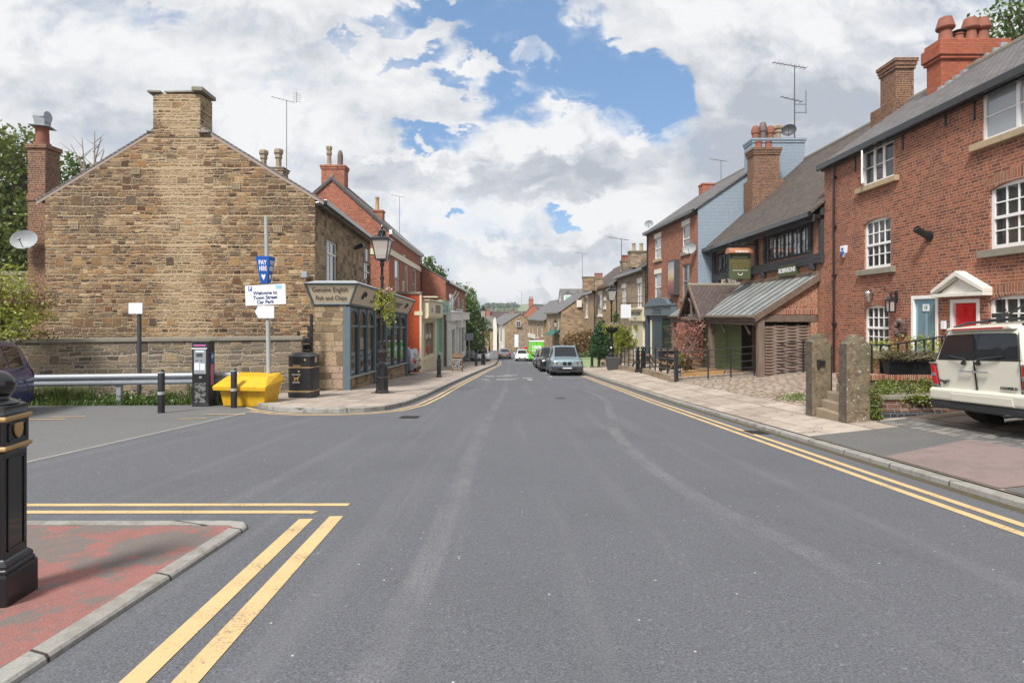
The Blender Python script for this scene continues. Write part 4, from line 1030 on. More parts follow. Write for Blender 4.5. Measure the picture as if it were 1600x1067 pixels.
stack(B2,-11.05,-9.7,32.95,33.7,8.3,10.15,M['brickred'],2,[(-10.7,33.3,10.15,1.15,.15,'buffpot','crown'),(-10.05,33.3,10.15,.95,.16,'darkpot','bullet')])
downpipe(B2,F3,L2-.1,-2,6.2)
aerial(B2,-8.3,42,7.5,at(622,307,42)[2],'yagi',ang=R(195),s=.75)
Sm=stack(B2,-8.9,-8.1,35.6,36.2,7.2,8.05,M['brickred'],1,[(-8.5,35.9,8.05,.85,.12,'gold','plain')])
# shops in front of it
Wg=thing('cream_shop','cream painted shop front with bay window and glazed red brick side wall','shop',(-6.3,38,-2.2))
X5=-5.6
F4=Fac(X5,35,0.006,1,(1,0))
m=MB(); m.box(-7.12,X5-.02,34.86,35.1,-3,2.75); m.build('side_wall',M['brickglaze'],Wg)
m=MB(); m.box(-7.2,X5+.05,34.8,35.15,2.75,2.9); m.build('coping',M['stonecap'],Wg)
m=MB(); m.box(-5.98,X5+.12,34.82,34.9,1.45,1.7); m.box(X5-.06,X5+.06,34.84,34.96,-2.4,2.7); m.build('corner_board',M['cream'],Wg)
uc=F4.u(683); um=F4.u(696)
hA=sorted_hole(F4,663,496,679.5,561); hA=(hA[0],hA[1],-1.35,1.05)
m=MB(); F4.wall(m,0.05,uc,-3,2.4,[hA],.3); m.build('wall',M['cream'],Wg)
m=MB(); F4.box(m,.2,uc-.1,1.35,2.35,.0,.45); F4.box(m,.1,uc,2.35,2.45,-.02,.55); F4.box(m,.1,uc-.05,1.25,1.35,0,.4); fa=m.build('fascia',M['cream'],Wg,bev=.02)
m=MB(); F4.box(m,uc*.45,uc*.78,1.6,2.15,.45,.46); m.build('sign_panel',M['stonecap'],fa)
m=MB(); F4.box(m,uc*.2,uc*.24,1.65,1.95,.45,.47); m.build('bracket_lamp',M['black'],fa)
window(F4,hA,Wg,(M['cream'],M['shopglass']),lights=[.2],rows=1,depth=.1,fr=.1,sill=True,sillmat=M['cream'])
m=MB(); F4.quad(m,0.2,uc,-3,1.3,-1.2); m.build('interior_wall',M['interior'],Wg)
m=MB(); F4.box(m,1.2,2.1,-1.3,-.1,-.6,-.45); m.build('green_display',m_plain('lime_fabric',(.12,.55,.08),.7,.2),Wg)
m=MB(); F4.box(m,2.6,4.2,-1.3,.2,-.7,-.5); m.build('pale_display',m_plain('pale_fabric',(.4,.5,.5),.7,.4),Wg)
m=MB(); m.box(-7.1,X5,35.1,35+um,2.3,2.42); m.build('flat_roof',M['lead'],Wg)
m=MB(); F4.box(m,0,.6,2.55,2.63,0,1.0) ; m.build('awning_bar',M['cream'],Wg)
Wm=thing('mint_shop','narrow mint green shop front with pale sign board','shop',(-6,45,-2.6))
hB=(uc+.55,um-1.9,-1.5,1.35)
m=MB(); F4.wall(m,uc+.01,um,-3.4,1.5,[hB],.3); m.build('wall',M['mint'],Wm)
m=MB(); F4.box(m,uc+.02,um,1.5,2.5,0,.3); F4.box(m,uc,um+.1,2.5,2.6,-.02,.36); fb=m.build('fascia',M['mint'],Wm,bev=.02)
m=MB(); F4.box(m,uc+.4,uc+2.2,1.65,1.95,.3,.31); F4.box(m,uc+.4,uc+2.2,2.05,2.35,.3,.31); F4.box(m,uc+2.6,um-.5,1.7,2.3,.3,.31); m.build('sign_panel',m_plain('grey_green_panel',(.16,.3,.27),.6,.4,scale=14),fb)
window(F4,hB,Wm,(M['mint'],M['shopglass']),lights=[.5],rows=1,depth=.15,fr=.1)
m=MB(); F4.quad(m,uc,um,-3,1.5,-1.2); m.build('interior_wall',M['interior'],Wm)
for uu in (uc+.3,um-.8,um-.2): 
    m=MB(); F4.box(m,uu-.16,uu+.16,-1.9,1.5,0,.1); F4.box(m,uu-.2,uu+.2,-3.2,-1.9,0,.14,1); m.build('pilaster',[M['mint'],M['dark']],Wm)
# white shops building
B3=thing('white_fronted_building','red brick building with two white painted shop fronts below','building',(-7,55,-3))
F5=Fac(-5.38,46.2,.0,1,(1,0)); L3=F5.u(727)
hs=[sorted_hole(F5,702,452,711,485),sorted_hole(F5,715.5,455,719,493),sorted_hole(F5,721.5,458,725.5,495)]
hs=[(hs[0][0],hs[0][1],1.9,3.4),(hs[1][0],hs[1][1],1.7,3.3),(hs[2][0],hs[2][1],1.6,3.2)]
house(B3,F5,0,L3,8.5,-4.2,4.3,6.75,M['brickred'],M['slate'],hs,ov=.2,vg=.05,zf0=.95)
for h in hs: window(F5,h,B3,(M['white'],M['glassmid']),cols=2,rows=1,meet=.5,depth=.05,sill=True,silld=.15,silh=.2)
h=hs[0]
for s_ in (0,1):
    m=MB(); a=h[0]+(h[1]-h[0])*(.05+.5*s_); m.hexa([F5.p(a,2.75,.02),F5.p(a,2.75,.06),F5.p(a+.9,2.75,.06),F5.p(a+.9,2.75,.02),F5.p(a+.2,3.6,.5),F5.p(a+.2,3.6,.55),F5.p(a+.8,3.6,.55),F5.p(a+.8,3.6,.5)])
    m.build('awning',M['white'],B3)
m=MB(); hd=[]
lo=lambda u:-2.6-.05*u
for a,b in ((.6,3.0),(4.0,7.2),(9.5,13.5),(14.2,L3-1)): hd.append((a,b,-2.6,.2))
F5.box(m,.05,L3,1.0,1.7,0,.5); F5.box(m,0,L3,1.7,1.8,-.02,.6)
F5.box(m,8.2,9.0,.3,2.1,0,.6)
sf=m.build('fascia',M['white'],B3,bev=.03)
m=MB(); F5.wall(m,.03,L3,-3.2,1.0,hd,.2,w=.06); m.build('shop_front',M['white'],B3)
m=MB(); F5.box(m,.02,L3,-4.4,-3.05,.07,.12); m.build('plinth',M['darkgrey'],B3)
for i,h in enumerate(hd): window(F5,h,B3,(M['white2'] if i%2 else M['white'],M['glass']),cols=3,rows=3,depth=.06)
for i in (0,1): 
    m=MB(); uu=8.6 if i else .35; F5.box(m,uu-.25,uu+.25,-4,1.0,.07,.25); m.build('pilaster',M['white'],B3,bev=.02)
M['brickarch']=m_brick('soldier_brick',[(0,(.15,.06,.042)),(.5,(.27,.098,.058)),(1,(.37,.145,.075))],(.48,.36,.28),bw=.075,bh=.24,soot=.3)
# ---------- right: brick cottages
Rh=thing('brick_cottages','three storey red brick cottages with white sash windows, blue door and red pedimented door','building',(13,12,-.5))
XR=10.6; F6=Fac(XR,0,0,1,(-1,0))
W1=(F6.u(1397),F6.u(1348),5.27,6.34); W2=(10.9,F6.u(1534),5.30,6.40)
W3=(F6.u(1392),F6.u(1350),2.78,4.24); W4=(11.3,F6.u(1546),2.86,4.28)
W5=(F6.u(1389),F6.u(1351),.42,1.72); W6=(11.3,F6.u(1545),.45,1.85)
D1=(F6.u(1466),F6.u(1424),-.25,1.93); D2=(F6.u(1531),F6.u(1485),-.25,1.80)
OFF=[(7.6,9.3,2.86,4.28),(7.6,9.3,5.3,6.4),(7.6,9.3,.45,1.85)]
house(Rh,F6,4,19.3,5.9,-1.6,6.5,8.62,M['brick'],M['slate'],[W1,W2,W3,W4,W5,W6,D1,D2]+OFF,ov=.14,vg=.08,hole_depth=.16)
wm=(M['white'],M['glassmid'])
def shutters(h,parent,n=None):
    m=MB(); u0,u1,z0,z1=h; z=z0+.1
    while z<z1-.08:
        m.hexa([F6.p(u0+.08,z,-.30),F6.p(u1-.08,z,-.30),F6.p(u1-.08,z+.02,-.25),F6.p(u0+.08,z+.02,-.25),F6.p(u0+.08,z+.035,-.30),F6.p(u1-.08,z+.035,-.30),F6.p(u1-.08,z+.055,-.25),F6.p(u0+.08,z+.055,-.25)]); z+=.075
    F6.box(m,(u0+u1)/2-.03,(u0+u1)/2+.03,z0,z1,-.31,-.24)
    m.build('shutter',M['white'],parent)
M['seeglass']=m_glass('clear_window_glass',(.05,.055,.06),.02,.5)
wg=(M['white'],M['seeglass'])
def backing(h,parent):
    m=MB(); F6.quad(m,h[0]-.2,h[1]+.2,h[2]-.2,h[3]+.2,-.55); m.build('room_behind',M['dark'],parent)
def curtains(h,parent):
    for a,b in ((h[0],h[0]+.42),(h[1]-.42,h[1])):
        m=MB(); n=24; vs=[]
        for z in (h[2],h[3]): vs+=[F6.p(a+(b-a)*i/n,z,-.30+.03*math.sin(i*1.7)) for i in range(n+1)]
        m.add(vs,[(i,i+1,n+2+i,n+1+i) for i in range(n)],True); m.build('curtain',M['cream'],parent)
    m=MB(); F6.quad(m,h[0],h[1],h[2],h[2]+(h[3]-h[2])*.5,-.36); m.build('net_curtain',M['white2'],parent)
for h,kw in ((W1,dict(lights=[.33,.66],cols=1,rows=2)),(W2,dict(lights=[.55],cols=1,rows=2))):
    window(F6,h,Rh,wg if h is W1 else (M['white'],M['glasslight']),depth=.04,sill=True,sillmat=M['sandstone'],sillext=.22,silld=.12,silh=.15,fr=.07,**kw)
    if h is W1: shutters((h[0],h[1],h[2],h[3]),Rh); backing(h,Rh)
# opened casement leaf
a=W1[1]; m=MB()
def leaf(mb,u,z0,z1,wd,ang):
    n_=[]
    def P(t,z,th): 
        x,y,_=F6.p(u-math.cos(ang)*t+th*math.sin(ang),z,-.02+math.sin(ang)*t+th*math.cos(ang)); return (x,y,z)
    def bx(t0,t1,za,zb): mb.hexa([P(t0,za,0),P(t1,za,0),P(t1,za,.04),P(t0,za,.04),P(t0,zb,0),P(t1,zb,0),P(t1,zb,.04),P(t0,zb,.04)])
    bx(0,.06,z0,z1); bx(wd-.06,wd,z0,z1); bx(.06,wd-.06,z0,z0+.06); bx(.06,wd-.06,z1-.06,z1); bx(.06,wd-.06,(z0+z1)/2-.02,(z0+z1)/2+.02)
leaf(m,a-.06,W1[2]+.05,W1[3]-.05,.45,R(38)); m.build('casement_leaf',M['white'],Rh)
for h,c,sh in ((W3,4,True),(W4,4,False),(W5,4,True),(W6,4,False)):
    window(F6,h,Rh,wg,cols=c,rows=4,meet=.48,depth=.05,fr=.085,bar=.03,sill=True,sillmat=M['stonecap'],sillext=.2,silld=.13,silh=.16)
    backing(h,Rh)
    if sh: shutters((h[0],h[1],h[2]+(h[3]-h[2])*.2,h[3]),Rh)
    else: curtains(h,Rh)
    u0,u1,z1=h[0],h[1],h[3]; n=10; k=.11
    arc=lambda t:z1-.0+k*(1-(2*t-1)**2)-k
    m=MB(); F6.poly(m,[(u0,z1)]+[(u0+(u1-u0)*i/n,arc(i/n)) for i in range(n+1)]+[(u1,z1)],-.05,.006)
    lo=[(u0-.06+(u1-u0+.12)*i/n,arc(i/n)) for i in range(n+1)]; hi=[(u,z+.26) for u,z in lo]
    F6.poly(m,lo+[(hi[-1][0]+.07,hi[-1][1])]+hi[::-1][1:-1]+[(hi[0][0]-.07,hi[0][1])],-.01,.008); m.build('brick_arch',M['brickarch'],Rh)
for h in OFF: window(F6,h,Rh,wm,cols=4,rows=4,depth=.05,sill=True,sillmat=M['stonecap'])
def door(F,h,parent,mat,framemat,style,name='door'):
    u0,u1,z0,z1=h; m=MB(); F.box(m,u0,u0+.09,z0,z1,-.13,.015); F.box(m,u1-.09,u1,z0,z1,-.13,.015); F.box(m,u0+.09,u1-.09,z1-.09,z1,-.13,.015)
    fo=m.build('door_frame',framemat,parent,bev=.008)
    m=MB(); a,b,c,d=u0+.095,u1-.095,z0,z1-.095; F.box(m,a,b,c,d,-.11,-.06)
    do=m.build(name,mat,parent)
    if style=='panel':
        m=MB(); w=(b-a)
        for i in (0,1):
            for (p,q) in ((.03,.22),(.26,.52),(.57,.77),(.80,.96)):
                x0,x1=a+w*(.10+.43*i),a+w*(.47+.43*i); za,zb=c+(d-c)*p,c+(d-c)*q
                F.box(m,x0,x1,za,zb,-.06,-.05); F.box(m,x0+.06,x1-.06,za+.06,zb-.06,-.05,-.035)
        m.build('door_panel',mat,do,bev=.01)
        m=MB(); mid=(a+b)/2; F.box(m,mid-.02,mid+.02,c+(d-c)*.44,c+(d-c)*.56,-.06,-.02); m.sphere(F.p(mid,c+(d-c)*.62,-.04),.035,10,8); m.build('knocker',M['chrome'],do)
    else:
        m=MB(); w=b-a
        for i in (0,1): F.box(m,a+w*(.1+.46*i),a+w*(.44+.46*i),c+(d-c)*.35,c+(d-c)*.93,-.062,-.055)
        m.build('door_glass',M['frosted'],do)
        m=MB(); F.box(m,a+.04,a+.07,c+.9,c+1.05,-.06,-.01); m.build('handle',M['chrome'],do)
    return do
d1=door(F6,D1,Rh,M['duckblue'],M['white'],'glass'); d2=door(F6,D2,Rh,M['red'],M['white'],'panel')
YX=(0,-1,0)
P=F6.p((D2[0]+D2[1])/2,1.08,-.045); text('12',.17,M['letterwhite'],d2,P,YX,(0,0,1),'house_number',bold=.004)
P=F6.p((D1[0]+D1[1])/2,1.62,-.03); m=MB(); F6.box(m,P[1]-.11,P[1]+.11,1.53,1.71,-.05,-.035); m.build('number_plate',M['signwhite'],d1); text('10',.13,M['lettergrey'],d1,P,YX,(0,0,1),'house_number')
# pediment over the red door
m=MB(); uc_,hw=(D2[0]+D2[1])/2,.78
def tri(m,hw,z0,z1,w0,w1): F6.poly(m,[(uc_-hw,z0),(uc_+hw,z0),(uc_,z1)],w0,w1)
tri(m,hw-.12,1.93,2.28,.0,.12)
F6.box(m,uc_-hw,uc_+hw,1.86,1.94,0,.22)
for s_ in (-1,1):
    F6.poly(m,[(uc_+s_*hw,1.942),(uc_+s_*hw,2.03),(uc_,2.46),(uc_,2.34)],0,.23)
pd=m.build('pediment',M['white2'],Rh,bev=.006)
m=MB()
for s_ in (-1,1):
    for i in range(11):
        t=.08+.84*i/10; u=uc_+s_*hw*(1-t); z=1.95+(2.31-1.95)*t; F6.box(m,u-.018,u+.018,z-.035,z+.02,.12,.18)
m.build('dentils',M['white2'],pd)
downpipe(Rh,F6,F6.u(1306),-1.0,6.3,r=.035)
for px,ya,yb in ((1337,245,268),(1411,207,235),(1478,175,198),(1523,150,188)):
    u=F6.u(px); z1=F6.at(px,ya)[1]; z0=F6.at(px,yb)[1]; m=MB(); F6.box(m,u-.02,u+.02,z0,z1,0,.03); m.build('iron_tie',M['black'],Rh)
u,z=F6.at(1453,364); m=MB(); m.cyl(F6.p(u,z-.08,0),F6.p(u,z-.08,.05),.13,.13,14); m.cyl(F6.p(u,z-.1,.02),F6.p(u+.0,z+.1,.36),.085,.085,12,False); m.cyl(F6.p(u,z+.08,.32),F6.p(u,z+.1,.345),.06,.06,10); m.build('flue_vent',M['black'],Rh)
u,z=F6.at(1321,393); m=MB(); F6.poly(m,[(u-.15,z+.18),(u+.15,z+.18),(u+.12,z-.05),(u,z-.2),(u-.12,z-.05)],0,.1); m.build('alarm_box',M['signwhite'],Rh,bev=.02)
m=MB(); F6.poly(m,[(u-.10,z+.0),(u+.10,z+.0),(u+.09,z-.06),(u,z-.16),(u-.09,z-.06)],.1,.108); F6.box(m,u-.05,u+.05,z+.03,z+.11,.1,.106); m.build('alarm_badge',M['signblue'],Rh)
u,z=F6.at(1401,477); m=MB(); F6.box(m,u-.09,u+.09,z-.2,z-.17,.08,.26); F6.box(m,u-.09,u+.09,z+.12,z+.16,.08,.26)
for i in (-.08,.08):
    for j in (.09,.25): F6.box(m,u+i-.012,u+i+.012,z-.18,z+.13,j-.012,j+.012)
m.lathe(F6.p(u,z+.16,.17),[(.13,0),(.03,.1),(.02,.16)],4,False,ang=.78); m.tube([F6.p(u,z+.3,.17),F6.p(u,z+.36,.12),F6.p(u,z+.3,.0)],.012,6); F6.box(m,u-.05,u+.05,z+.1,z+.4,0,.02)
wl=m.build('wall_lantern',M['black'],Rh); m=MB(); F6.box(m,u-.06,u+.06,z-.16,z+.11,.11,.23); m.build('lantern_glass',M['lampglass'],wl)
m=MB(); m.tube([F6.p(u+.5,z+.55,.02),F6.p(u+.2,z+.42,.2),F6.p(u-.1,z+.3,.17)],.012,5); m.build('bracket',M['black'],Rh)
u,z=F6.at(1364,460); m=MB(); F6.box(m,u-.05,u+.05,z-.12,z+.12,0,.03); m.sphere(F6.p(u,z+.02,.13),.1,12,8); m.cyl(F6.p(u,z-.22,.12),F6.p(u,z-.06,.12),.05,.08,10); m.build('outside_light',M['chrome'],Rh)
u,z=F6.at(1476,508); m=MB(); F6.box(m,u-.07,u+.07,z-.1,z+.1,0,.05); m.build('key_safe',M['signwhite'],Rh,bev=.01)
ch=stack(Rh,12.75,14.75,16.9,17.5,7.3,9.62,M['brickstack'],0,[],None)
m=MB(); m.box(12.68,14.82,16.83,17.57,9.02,9.12); m.box(12.64,14.86,16.79,17.61,9.12,9.5); m.box(12.7,14.8,16.85,17.55,9.5,9.64); m.build('corbel_course',M['brickstack'],ch,bev=.03)
for x,kd,hh,rr in ((13.1,'cowl',.78,.19),(13.5,'plain',.28,.14),(13.85,'cowl',.76,.18),(14.2,'cowl',.76,.18)): pot(ch,x,17.2,9.64,hh,rr,'terracotta',kd)
m=MB(); m.lathe((13.5,17.2,9.98),[(.2,0),(.2,.015),(.05,.06)],12); m.build('pot_cap',M['darkgrey'],ch)
m=MB()
for i in range(9): m.box(12.62+.22*i,12.80+.22*i,16.72,16.89,8.05+.16*i-.02,8.2+.16*i-.03)
m.build('lead_flashing',M['lead'],ch)
# wreath on the wall
Wr=thing('wall_wreath','dark round metal wreath hanging on brick between lantern and blue door','wreath',F6.p(*F6.at(1409,513),.03))
u,z=F6.at(1409,513); m=MB(); n=20
for i in range(n):
    t=2*math.pi*i/n; t2=2*math.pi*(i+1)/n; m.cyl(F6.p(u+.17*math.cos(t),z+.2*math.sin(t),.04),F6.p(u+.17*math.cos(t2),z+.2*math.sin(t2),.04),.055+.02*(i%3),.05,6)
m.build('ring',M['darkpot'],Wr)
# ---------- pub
Pb=thing('pub','brick and black timber pub with stone slate roof, leaded windows and metal lean-to','pub',(13,25,-1))
F7=Fac(10.62,0,0,1,(-1,0)); U0,U1=19.33,29.95
wA=(F7.u(1266),F7.u(1199),3.62,4.72); wB=(F7.u(1139),F7.u(1120),3.55,4.62)
house(Pb,F7,U0,U1,9.6,-2.6,5.28,9.55,M['brickpub'],M['slatepub'],[wA,wB],ov=.5,vg=.1,hole_depth=.1,gutter=True)
m=MB(); F7.box(m,U0,U1,3.22,3.56,0,.12); F7.box(m,U0,U1,4.74,5.1,0,.14)
for u in (U0+.12,wA[0]-.1,wA[1]+.1,wB[0]-.12,wB[1]+.12,U1-.12,24.6): F7.box(m,u-.09,u+.09,3.56,4.74,0,.11)
for i in range(8): 
    u=U0+.6+1.3*i
    if not 21<u<22.9: F7.box(m,u-.08,u+.08,3.02,3.22,0,.2)
m.build('timber_frame',M['timber'],Pb,bev=.01)
m=MB(); F7.box(m,U0-.05,U1+.1,4.62,4.86,.36,.42); m.build('fascia_board',M['timber'],Pb)
M['leaded']=None
def m_leaded():
    k=N('leaded_glass'); o=k.sep(k.obj()); 
    g=k.math('MINIMUM',k.math('ABSOLUTE',k.math('SUBTRACT',k.math('FRACT',k.math('DIVIDE',o[1],.17)),.5)),k.math('ABSOLUTE',k.math('SUBTRACT',k.math('FRACT',k.math('DIVIDE',o[2],.22)),.5)))
    n=k.noise(k.obj(),3,3); c=k.mix(k.ss(n,.4,.62),(.06,.06,.065),(.5,.5,.5))  # pale patches paint a white reflection into the panes
    return k.bsdf(k.mix(k.ss(g,.03,.06),(.01,.01,.01),c),.08,k.noise(k.obj(),8,1),.2,.01,coat=.6)
M['leaded']=m_leaded()
window(F7,wA,Pb,(M['timberv'],M['leaded']),lights=[.2,.4,.6,.8],rows=1,depth=.03,fr=.09)
window(F7,wB,Pb,(M['timberv'],M['leaded']),lights=[.33,.66],rows=1,depth=.03,fr=.09)
stack(Pb,13.2,13.82,19.56,20.4,7.2,10.25,M['brickdark'],3,[],None,base=(.22,8.75))
m=MB()
for i in range(8): m.box(13.0+.17*i,13.15+.17*i,19.25,19.36,7.75+.17*i,7.95+.17*i)
m.build('lead_flashing',M['lead'],Pb)
stack(Pb,12.3,13.6,28.9,29.75,4.5,9.95,M['brickdark'],3,[(12.7,29.3,9.95,.42,.17,'terracotta','plain'),(13.2,29.3,9.95,.42,.17,'terracotta','plain')],None,base=(.14,8.35))
m=MB()
for i in range(9): m.box(13.75+.12*i,13.9+.12*i,28.6,28.7,8.0+.12*i,8.12+.12*i)
m.build('lead_flashing',M['lead'],Pb)
def wallsign(px0,py0,px1,py1,mat,name,label,txt,tm,size,F=F7,w=.05,parent=Pb):
    h=sorted_hole(F,px0,py0,px1,py1,w); m=MB(); F.box(m,*h,.0,w); F.box(m,h[0]-.03,h[1]+.03,h[2]-.03,h[2],0,w+.012); F.box(m,h[0]-.03,h[1]+.03,h[3],h[3]+.03,0,w+.012)
    o=m.build(name,mat,parent); 
    text(txt,size,tm,o,F.p((h[0]+h[1])/2,(h[2]+h[3])/2,w+.004),(0,-1,0),(0,0,1),bold=.006); return o
wallsign(1217,415,1242,430,M['pubgreen'],'brewery_sign','',"ROBINSONS",M['letterwhite'],.24,w=.16)
wallsign(1127,436,1153,445,M['fascia'],'name_sign','',"ROYAL SCOT",M['lettergrey'],.26,w=.14)
u,z=F7.at(1113,424); m=MB(); F7.box(m,u-.1,u+.1,z-.3,z+.25,.1,.3); m.build('lamp',M['signwhite'],Pb,bev=.03)
# lean-to
XL=8.44; LY0,LY1=19.62,30.4; zt,zb_=2.82,1.40
def m_seam():
    k=N('standing_seam_metal'); o=k.sep(k.obj()); n=k.noise(k.obj(),1.3,5,.65); f=k.math('FRACT',k.math('DIVIDE',o[1],.62))
    e=k.ss(k.math('MINIMUM',f,k.math('SUBTRACT',1,f)),.02,.05); c=k.mix(k.ss(n,.3,.72),(.21,.225,.22),(.36,.38,.37)); c=k.mix(e,(.07,.08,.08),c)
    return k.bsdf(c,.5,k.math('SUBTRACT',1,e),.6,.02,metal=.2)
M['seam']=m_seam()
m=MB()
for a,b in ((LY0,LY1),):
    m.hexa([(XL,a,zb_),(XL,b,zb_),(10.6,b,zt),(10.6,a,zt),(XL,a,zb_+.05),(XL,b,zb_+.05),(10.6,b,zt+.05),(10.6,a,zt+.05)][::1])
y=LY0+.31; sm_=MB()
while y<LY1: sm_.hexa([(XL,y-.01,zb_+.04),(XL,y+.01,zb_+.04),(10.6,y+.01,zt+.04),(10.6,y-.01,zt+.04),(XL,y-.01,zb_+.085),(XL,y+.01,zb_+.085),(10.6,y+.01,zt+.085),(10.6,y-.01,zt+.085)]); y+=.62
lr=m.build('lean_to_roof',M['seam'],Pb); sm_.build('standing_seam',M['darkgrey'],lr)
m=MB(); m.box(XL-.02,XL+.06,LY0,LY1,zb_-.18,zb_-.02); m.hexa([(XL-.06,LY0-.06,zb_-.2),(XL-.06,LY0,zb_-.2),(10.6,LY0,zt-.2),(10.6,LY0-.06,zt-.2),(XL-.06,LY0-.06,zb_+.06),(XL-.06,LY0,zb_+.06),(10.6,LY0,zt+.06),(10.6,LY0-.06,zt+.06)]); m.box(10.5,10.62,LY0,LY1,zt-.1,zt+.12)
m.build('barge_board',M['oakh'],Pb,bev=.01)
m=MB(); m.cyl((XL-.08,LY0,zb_-.03),(XL-.08,24.7,zb_-.03),.055,.055,8); m.cyl((XL-.08,28.0,zb_-.03),(XL-.08,LY1,zb_-.03),.055,.055,8); m.build('gutter',M['oakh'],Pb)
for x,y in ((8.62,19.75),(8.62,24.6),(8.62,27.9),(8.62,30.2)):
    m=MB(); m.box(x-.11,x+.11,y-.11,y+.11,-2,zb_-.05); m.build('oak_post',M['oak'],Pb,bev=.012)
m=MB(); m.box(8.5,8.72,19.86,30.2,zb_-.32,zb_-.12); m.box(8.73,10.55,19.68,19.86,1.2,1.44); m.build('oak_beam',M['oakh'],Pb,bev=.012)
# end wall above the beam
m=MB(); m.prism([(8.75,19.72,1.46),(10.6,19.72,1.46),(10.6,19.72,2.7),(8.75,19.72,1.56)],(0,.1,0)); m.box(10.35,10.6,19.7,19.9,-1,1.2); m.build('end_wall',M['brickpub'],Pb)
m=MB(); m.box(9.0,10.5,19.70,19.719,1.46,1.72); m.build('soldier_course',M['brickarch'],Pb)
# woven hurdle
m=MB(); nb=34; za=-.72; zz=1.08
for j in range(nb):
    z0=za+(zz-za)*j/nb; z1=z0+(zz-za)/nb*.92; K=30
    for i in range(K):
        x0=8.75+1.6*i/K; x1=8.75+1.6*(i+1)/K
        f=lambda x:19.82-.022*math.sin((x-8.75)/1.6*math.pi*4+(math.pi if j%2 else 0))
        y0,y1=f(x0),f(x1)
        m.add([(x0,y0-.012,z0),(x1,y1-.012,z0),(x1,y1-.02,(z0+z1)/2),(x0,y0-.02,(z0+z1)/2),(x1,y1-.008,z1),(x0,y0-.008,z1),(x0,y0+.02,z1),(x1,y1+.02,z1)],[(0,1,2,3),(3,2,4,5),(5,4,7,6)])
for i in range(5): m.cyl((8.75+.4*i,19.82,za),(8.75+.4*i,19.82,zz+.04),.02,.018,6)
m.build('woven_screen',M['wattle'],Pb)
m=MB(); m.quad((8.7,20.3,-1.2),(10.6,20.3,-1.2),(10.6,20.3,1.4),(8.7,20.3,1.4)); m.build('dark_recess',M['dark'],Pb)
# sage boarding and doorway inside the lean-to
F8=Fac(9.35,0,0,1,(-1,0)); m=MB()
ua,ub=F8.u(1158),27.6
for i in range(16): F8.box(m,ua,ub,-1.75+.19*i,-1.75+.19*i+.182,-.03,.0+.003*(i%2))
F8.box(m,24.7,24.82,-1.6,1.3,0,.03)
m.build('green_boarding',M['shedgreen'],Pb)
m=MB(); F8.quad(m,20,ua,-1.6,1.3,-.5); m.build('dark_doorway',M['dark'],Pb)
m=MB()
for i in range(14): F8.box(m,ua-1.6+.09*i,ua-1.57+.09*i,-1.4,1.1,-.3,-.27)
m.build('slat_door',M['plankbrown'],Pb)
m=MB()
for y_ in (20.6,23.0,24.4): m.tube([(8.62,y_,.75),(8.62,y_+.5,1.15)],.05,6)
m.build('brace',M['oak'],Pb)
# tiled gablet porch
gy0,gy1,gya=24.8,27.75,26.25; gx=8.25; zr_=2.78; zf=1.32
m=MB()
for ya,yb in ((gy0-.1,gya),(gy1+.1,gya)):
    vs=[(gx-.1,ya,zf-.04),(10.6,ya,zf-.04),(10.6,yb,zr_),(gx-.1,yb,zr_)]; vs+=[(x,y,z+.09) for x,y,z in vs]; m.hexa(vs if ya<yb else [vs[i] for i in (1,0,3,2,5,4,7,6)])
pr=m.build('porch_roof',M['claytile'],Pb)
m=MB(); m.cyl((gx-.12,gya,zr_+.06),(10.6,gya,zr_+.06),.08,.08,8); m.build('ridge_tiles',M['stonecap'],pr)
m=MB()
for ya in (gy0-.12,gy1+.12):
    m.hexa([(gx-.14,ya,zf-.16),(gx-.06,ya,zf-.16),(gx-.06,gya,zr_-.12),(gx-.14,gya,zr_-.12),(gx-.14,ya,zf+.06),(gx-.06,ya,zf+.06),(gx-.06,gya,zr_+.1),(gx-.14,gya,zr_+.1)])
m.box(gx-.05,gx+.07,gy0,gy1,zf-.1,zf+.06); m.box(gx-.02,gx+.06,gya-.05,gya+.05,zf,zr_-.1); m.tube([(gx+.02,gya,2.0),(gx+.02,gya+.45,2.25)],.045,6)
m.build('porch_truss',M['oak'],Pb,bev=.008)
m=MB(); m.add([(9.2,gy0,zf),(9.2,gy1,zf),(9.2,gya,zr_)],[(0,1,2)]); m.build('porch_gable',M['plankbrown'],Pb)
# end partition at far side
m=MB(); m.box(8.6,9.4,27.7,27.8,-2,1.3); m.build('far_partition',M['plankbrown'],Pb)
# hanging sign
Hs=thing('hanging_pub_sign','square green pub sign under copper hood hanging over the lean-to','pub sign',(9.85,24.5,3))
sx0,sx1=at(1139.5,410,24.5)[0],at(1172,410,24.5)[0]; sz0=at(0,436,24.5)[2]; sz1=at(0,395,24.5)[2]
m=MB(); m.box(sx0,sx1,24.44,24.56,sz0,sz1+.05); bd=m.build('board',M['pubgreen'],Hs,bev=.01)
m=MB(); mx=(sx0+sx1)/2
K=10; pts=[(mx,24.5+.24*math.cos(math.pi*i/K),sz1-.03+.24*math.sin(math.pi*i/K)) for i in range(K+1)]
m.prism([(sx0-.08,p[1],p[2]) for p in pts],(sx1-sx0+.16,0,0)); m.build('hood',M['copper'],Hs)
m=MB(); m.box(sx0-.05,10.6,24.48,24.52,sz1+.32,sz1+.36); m.tube([(9.9,24.5,sz1+.34),(10.6,24.5,sz1+.85)],.014,5)
for x in (sx0+.05,sx0+.3,sx0+.55,sx0+.8): m.box(x-.015,x+.015,24.485,24.515,sz1+.2,sz1+.44)
m.build('bracket',M['black'],Hs)
X3=(1,0,0); Z3=(0,0,1); yy=24.436
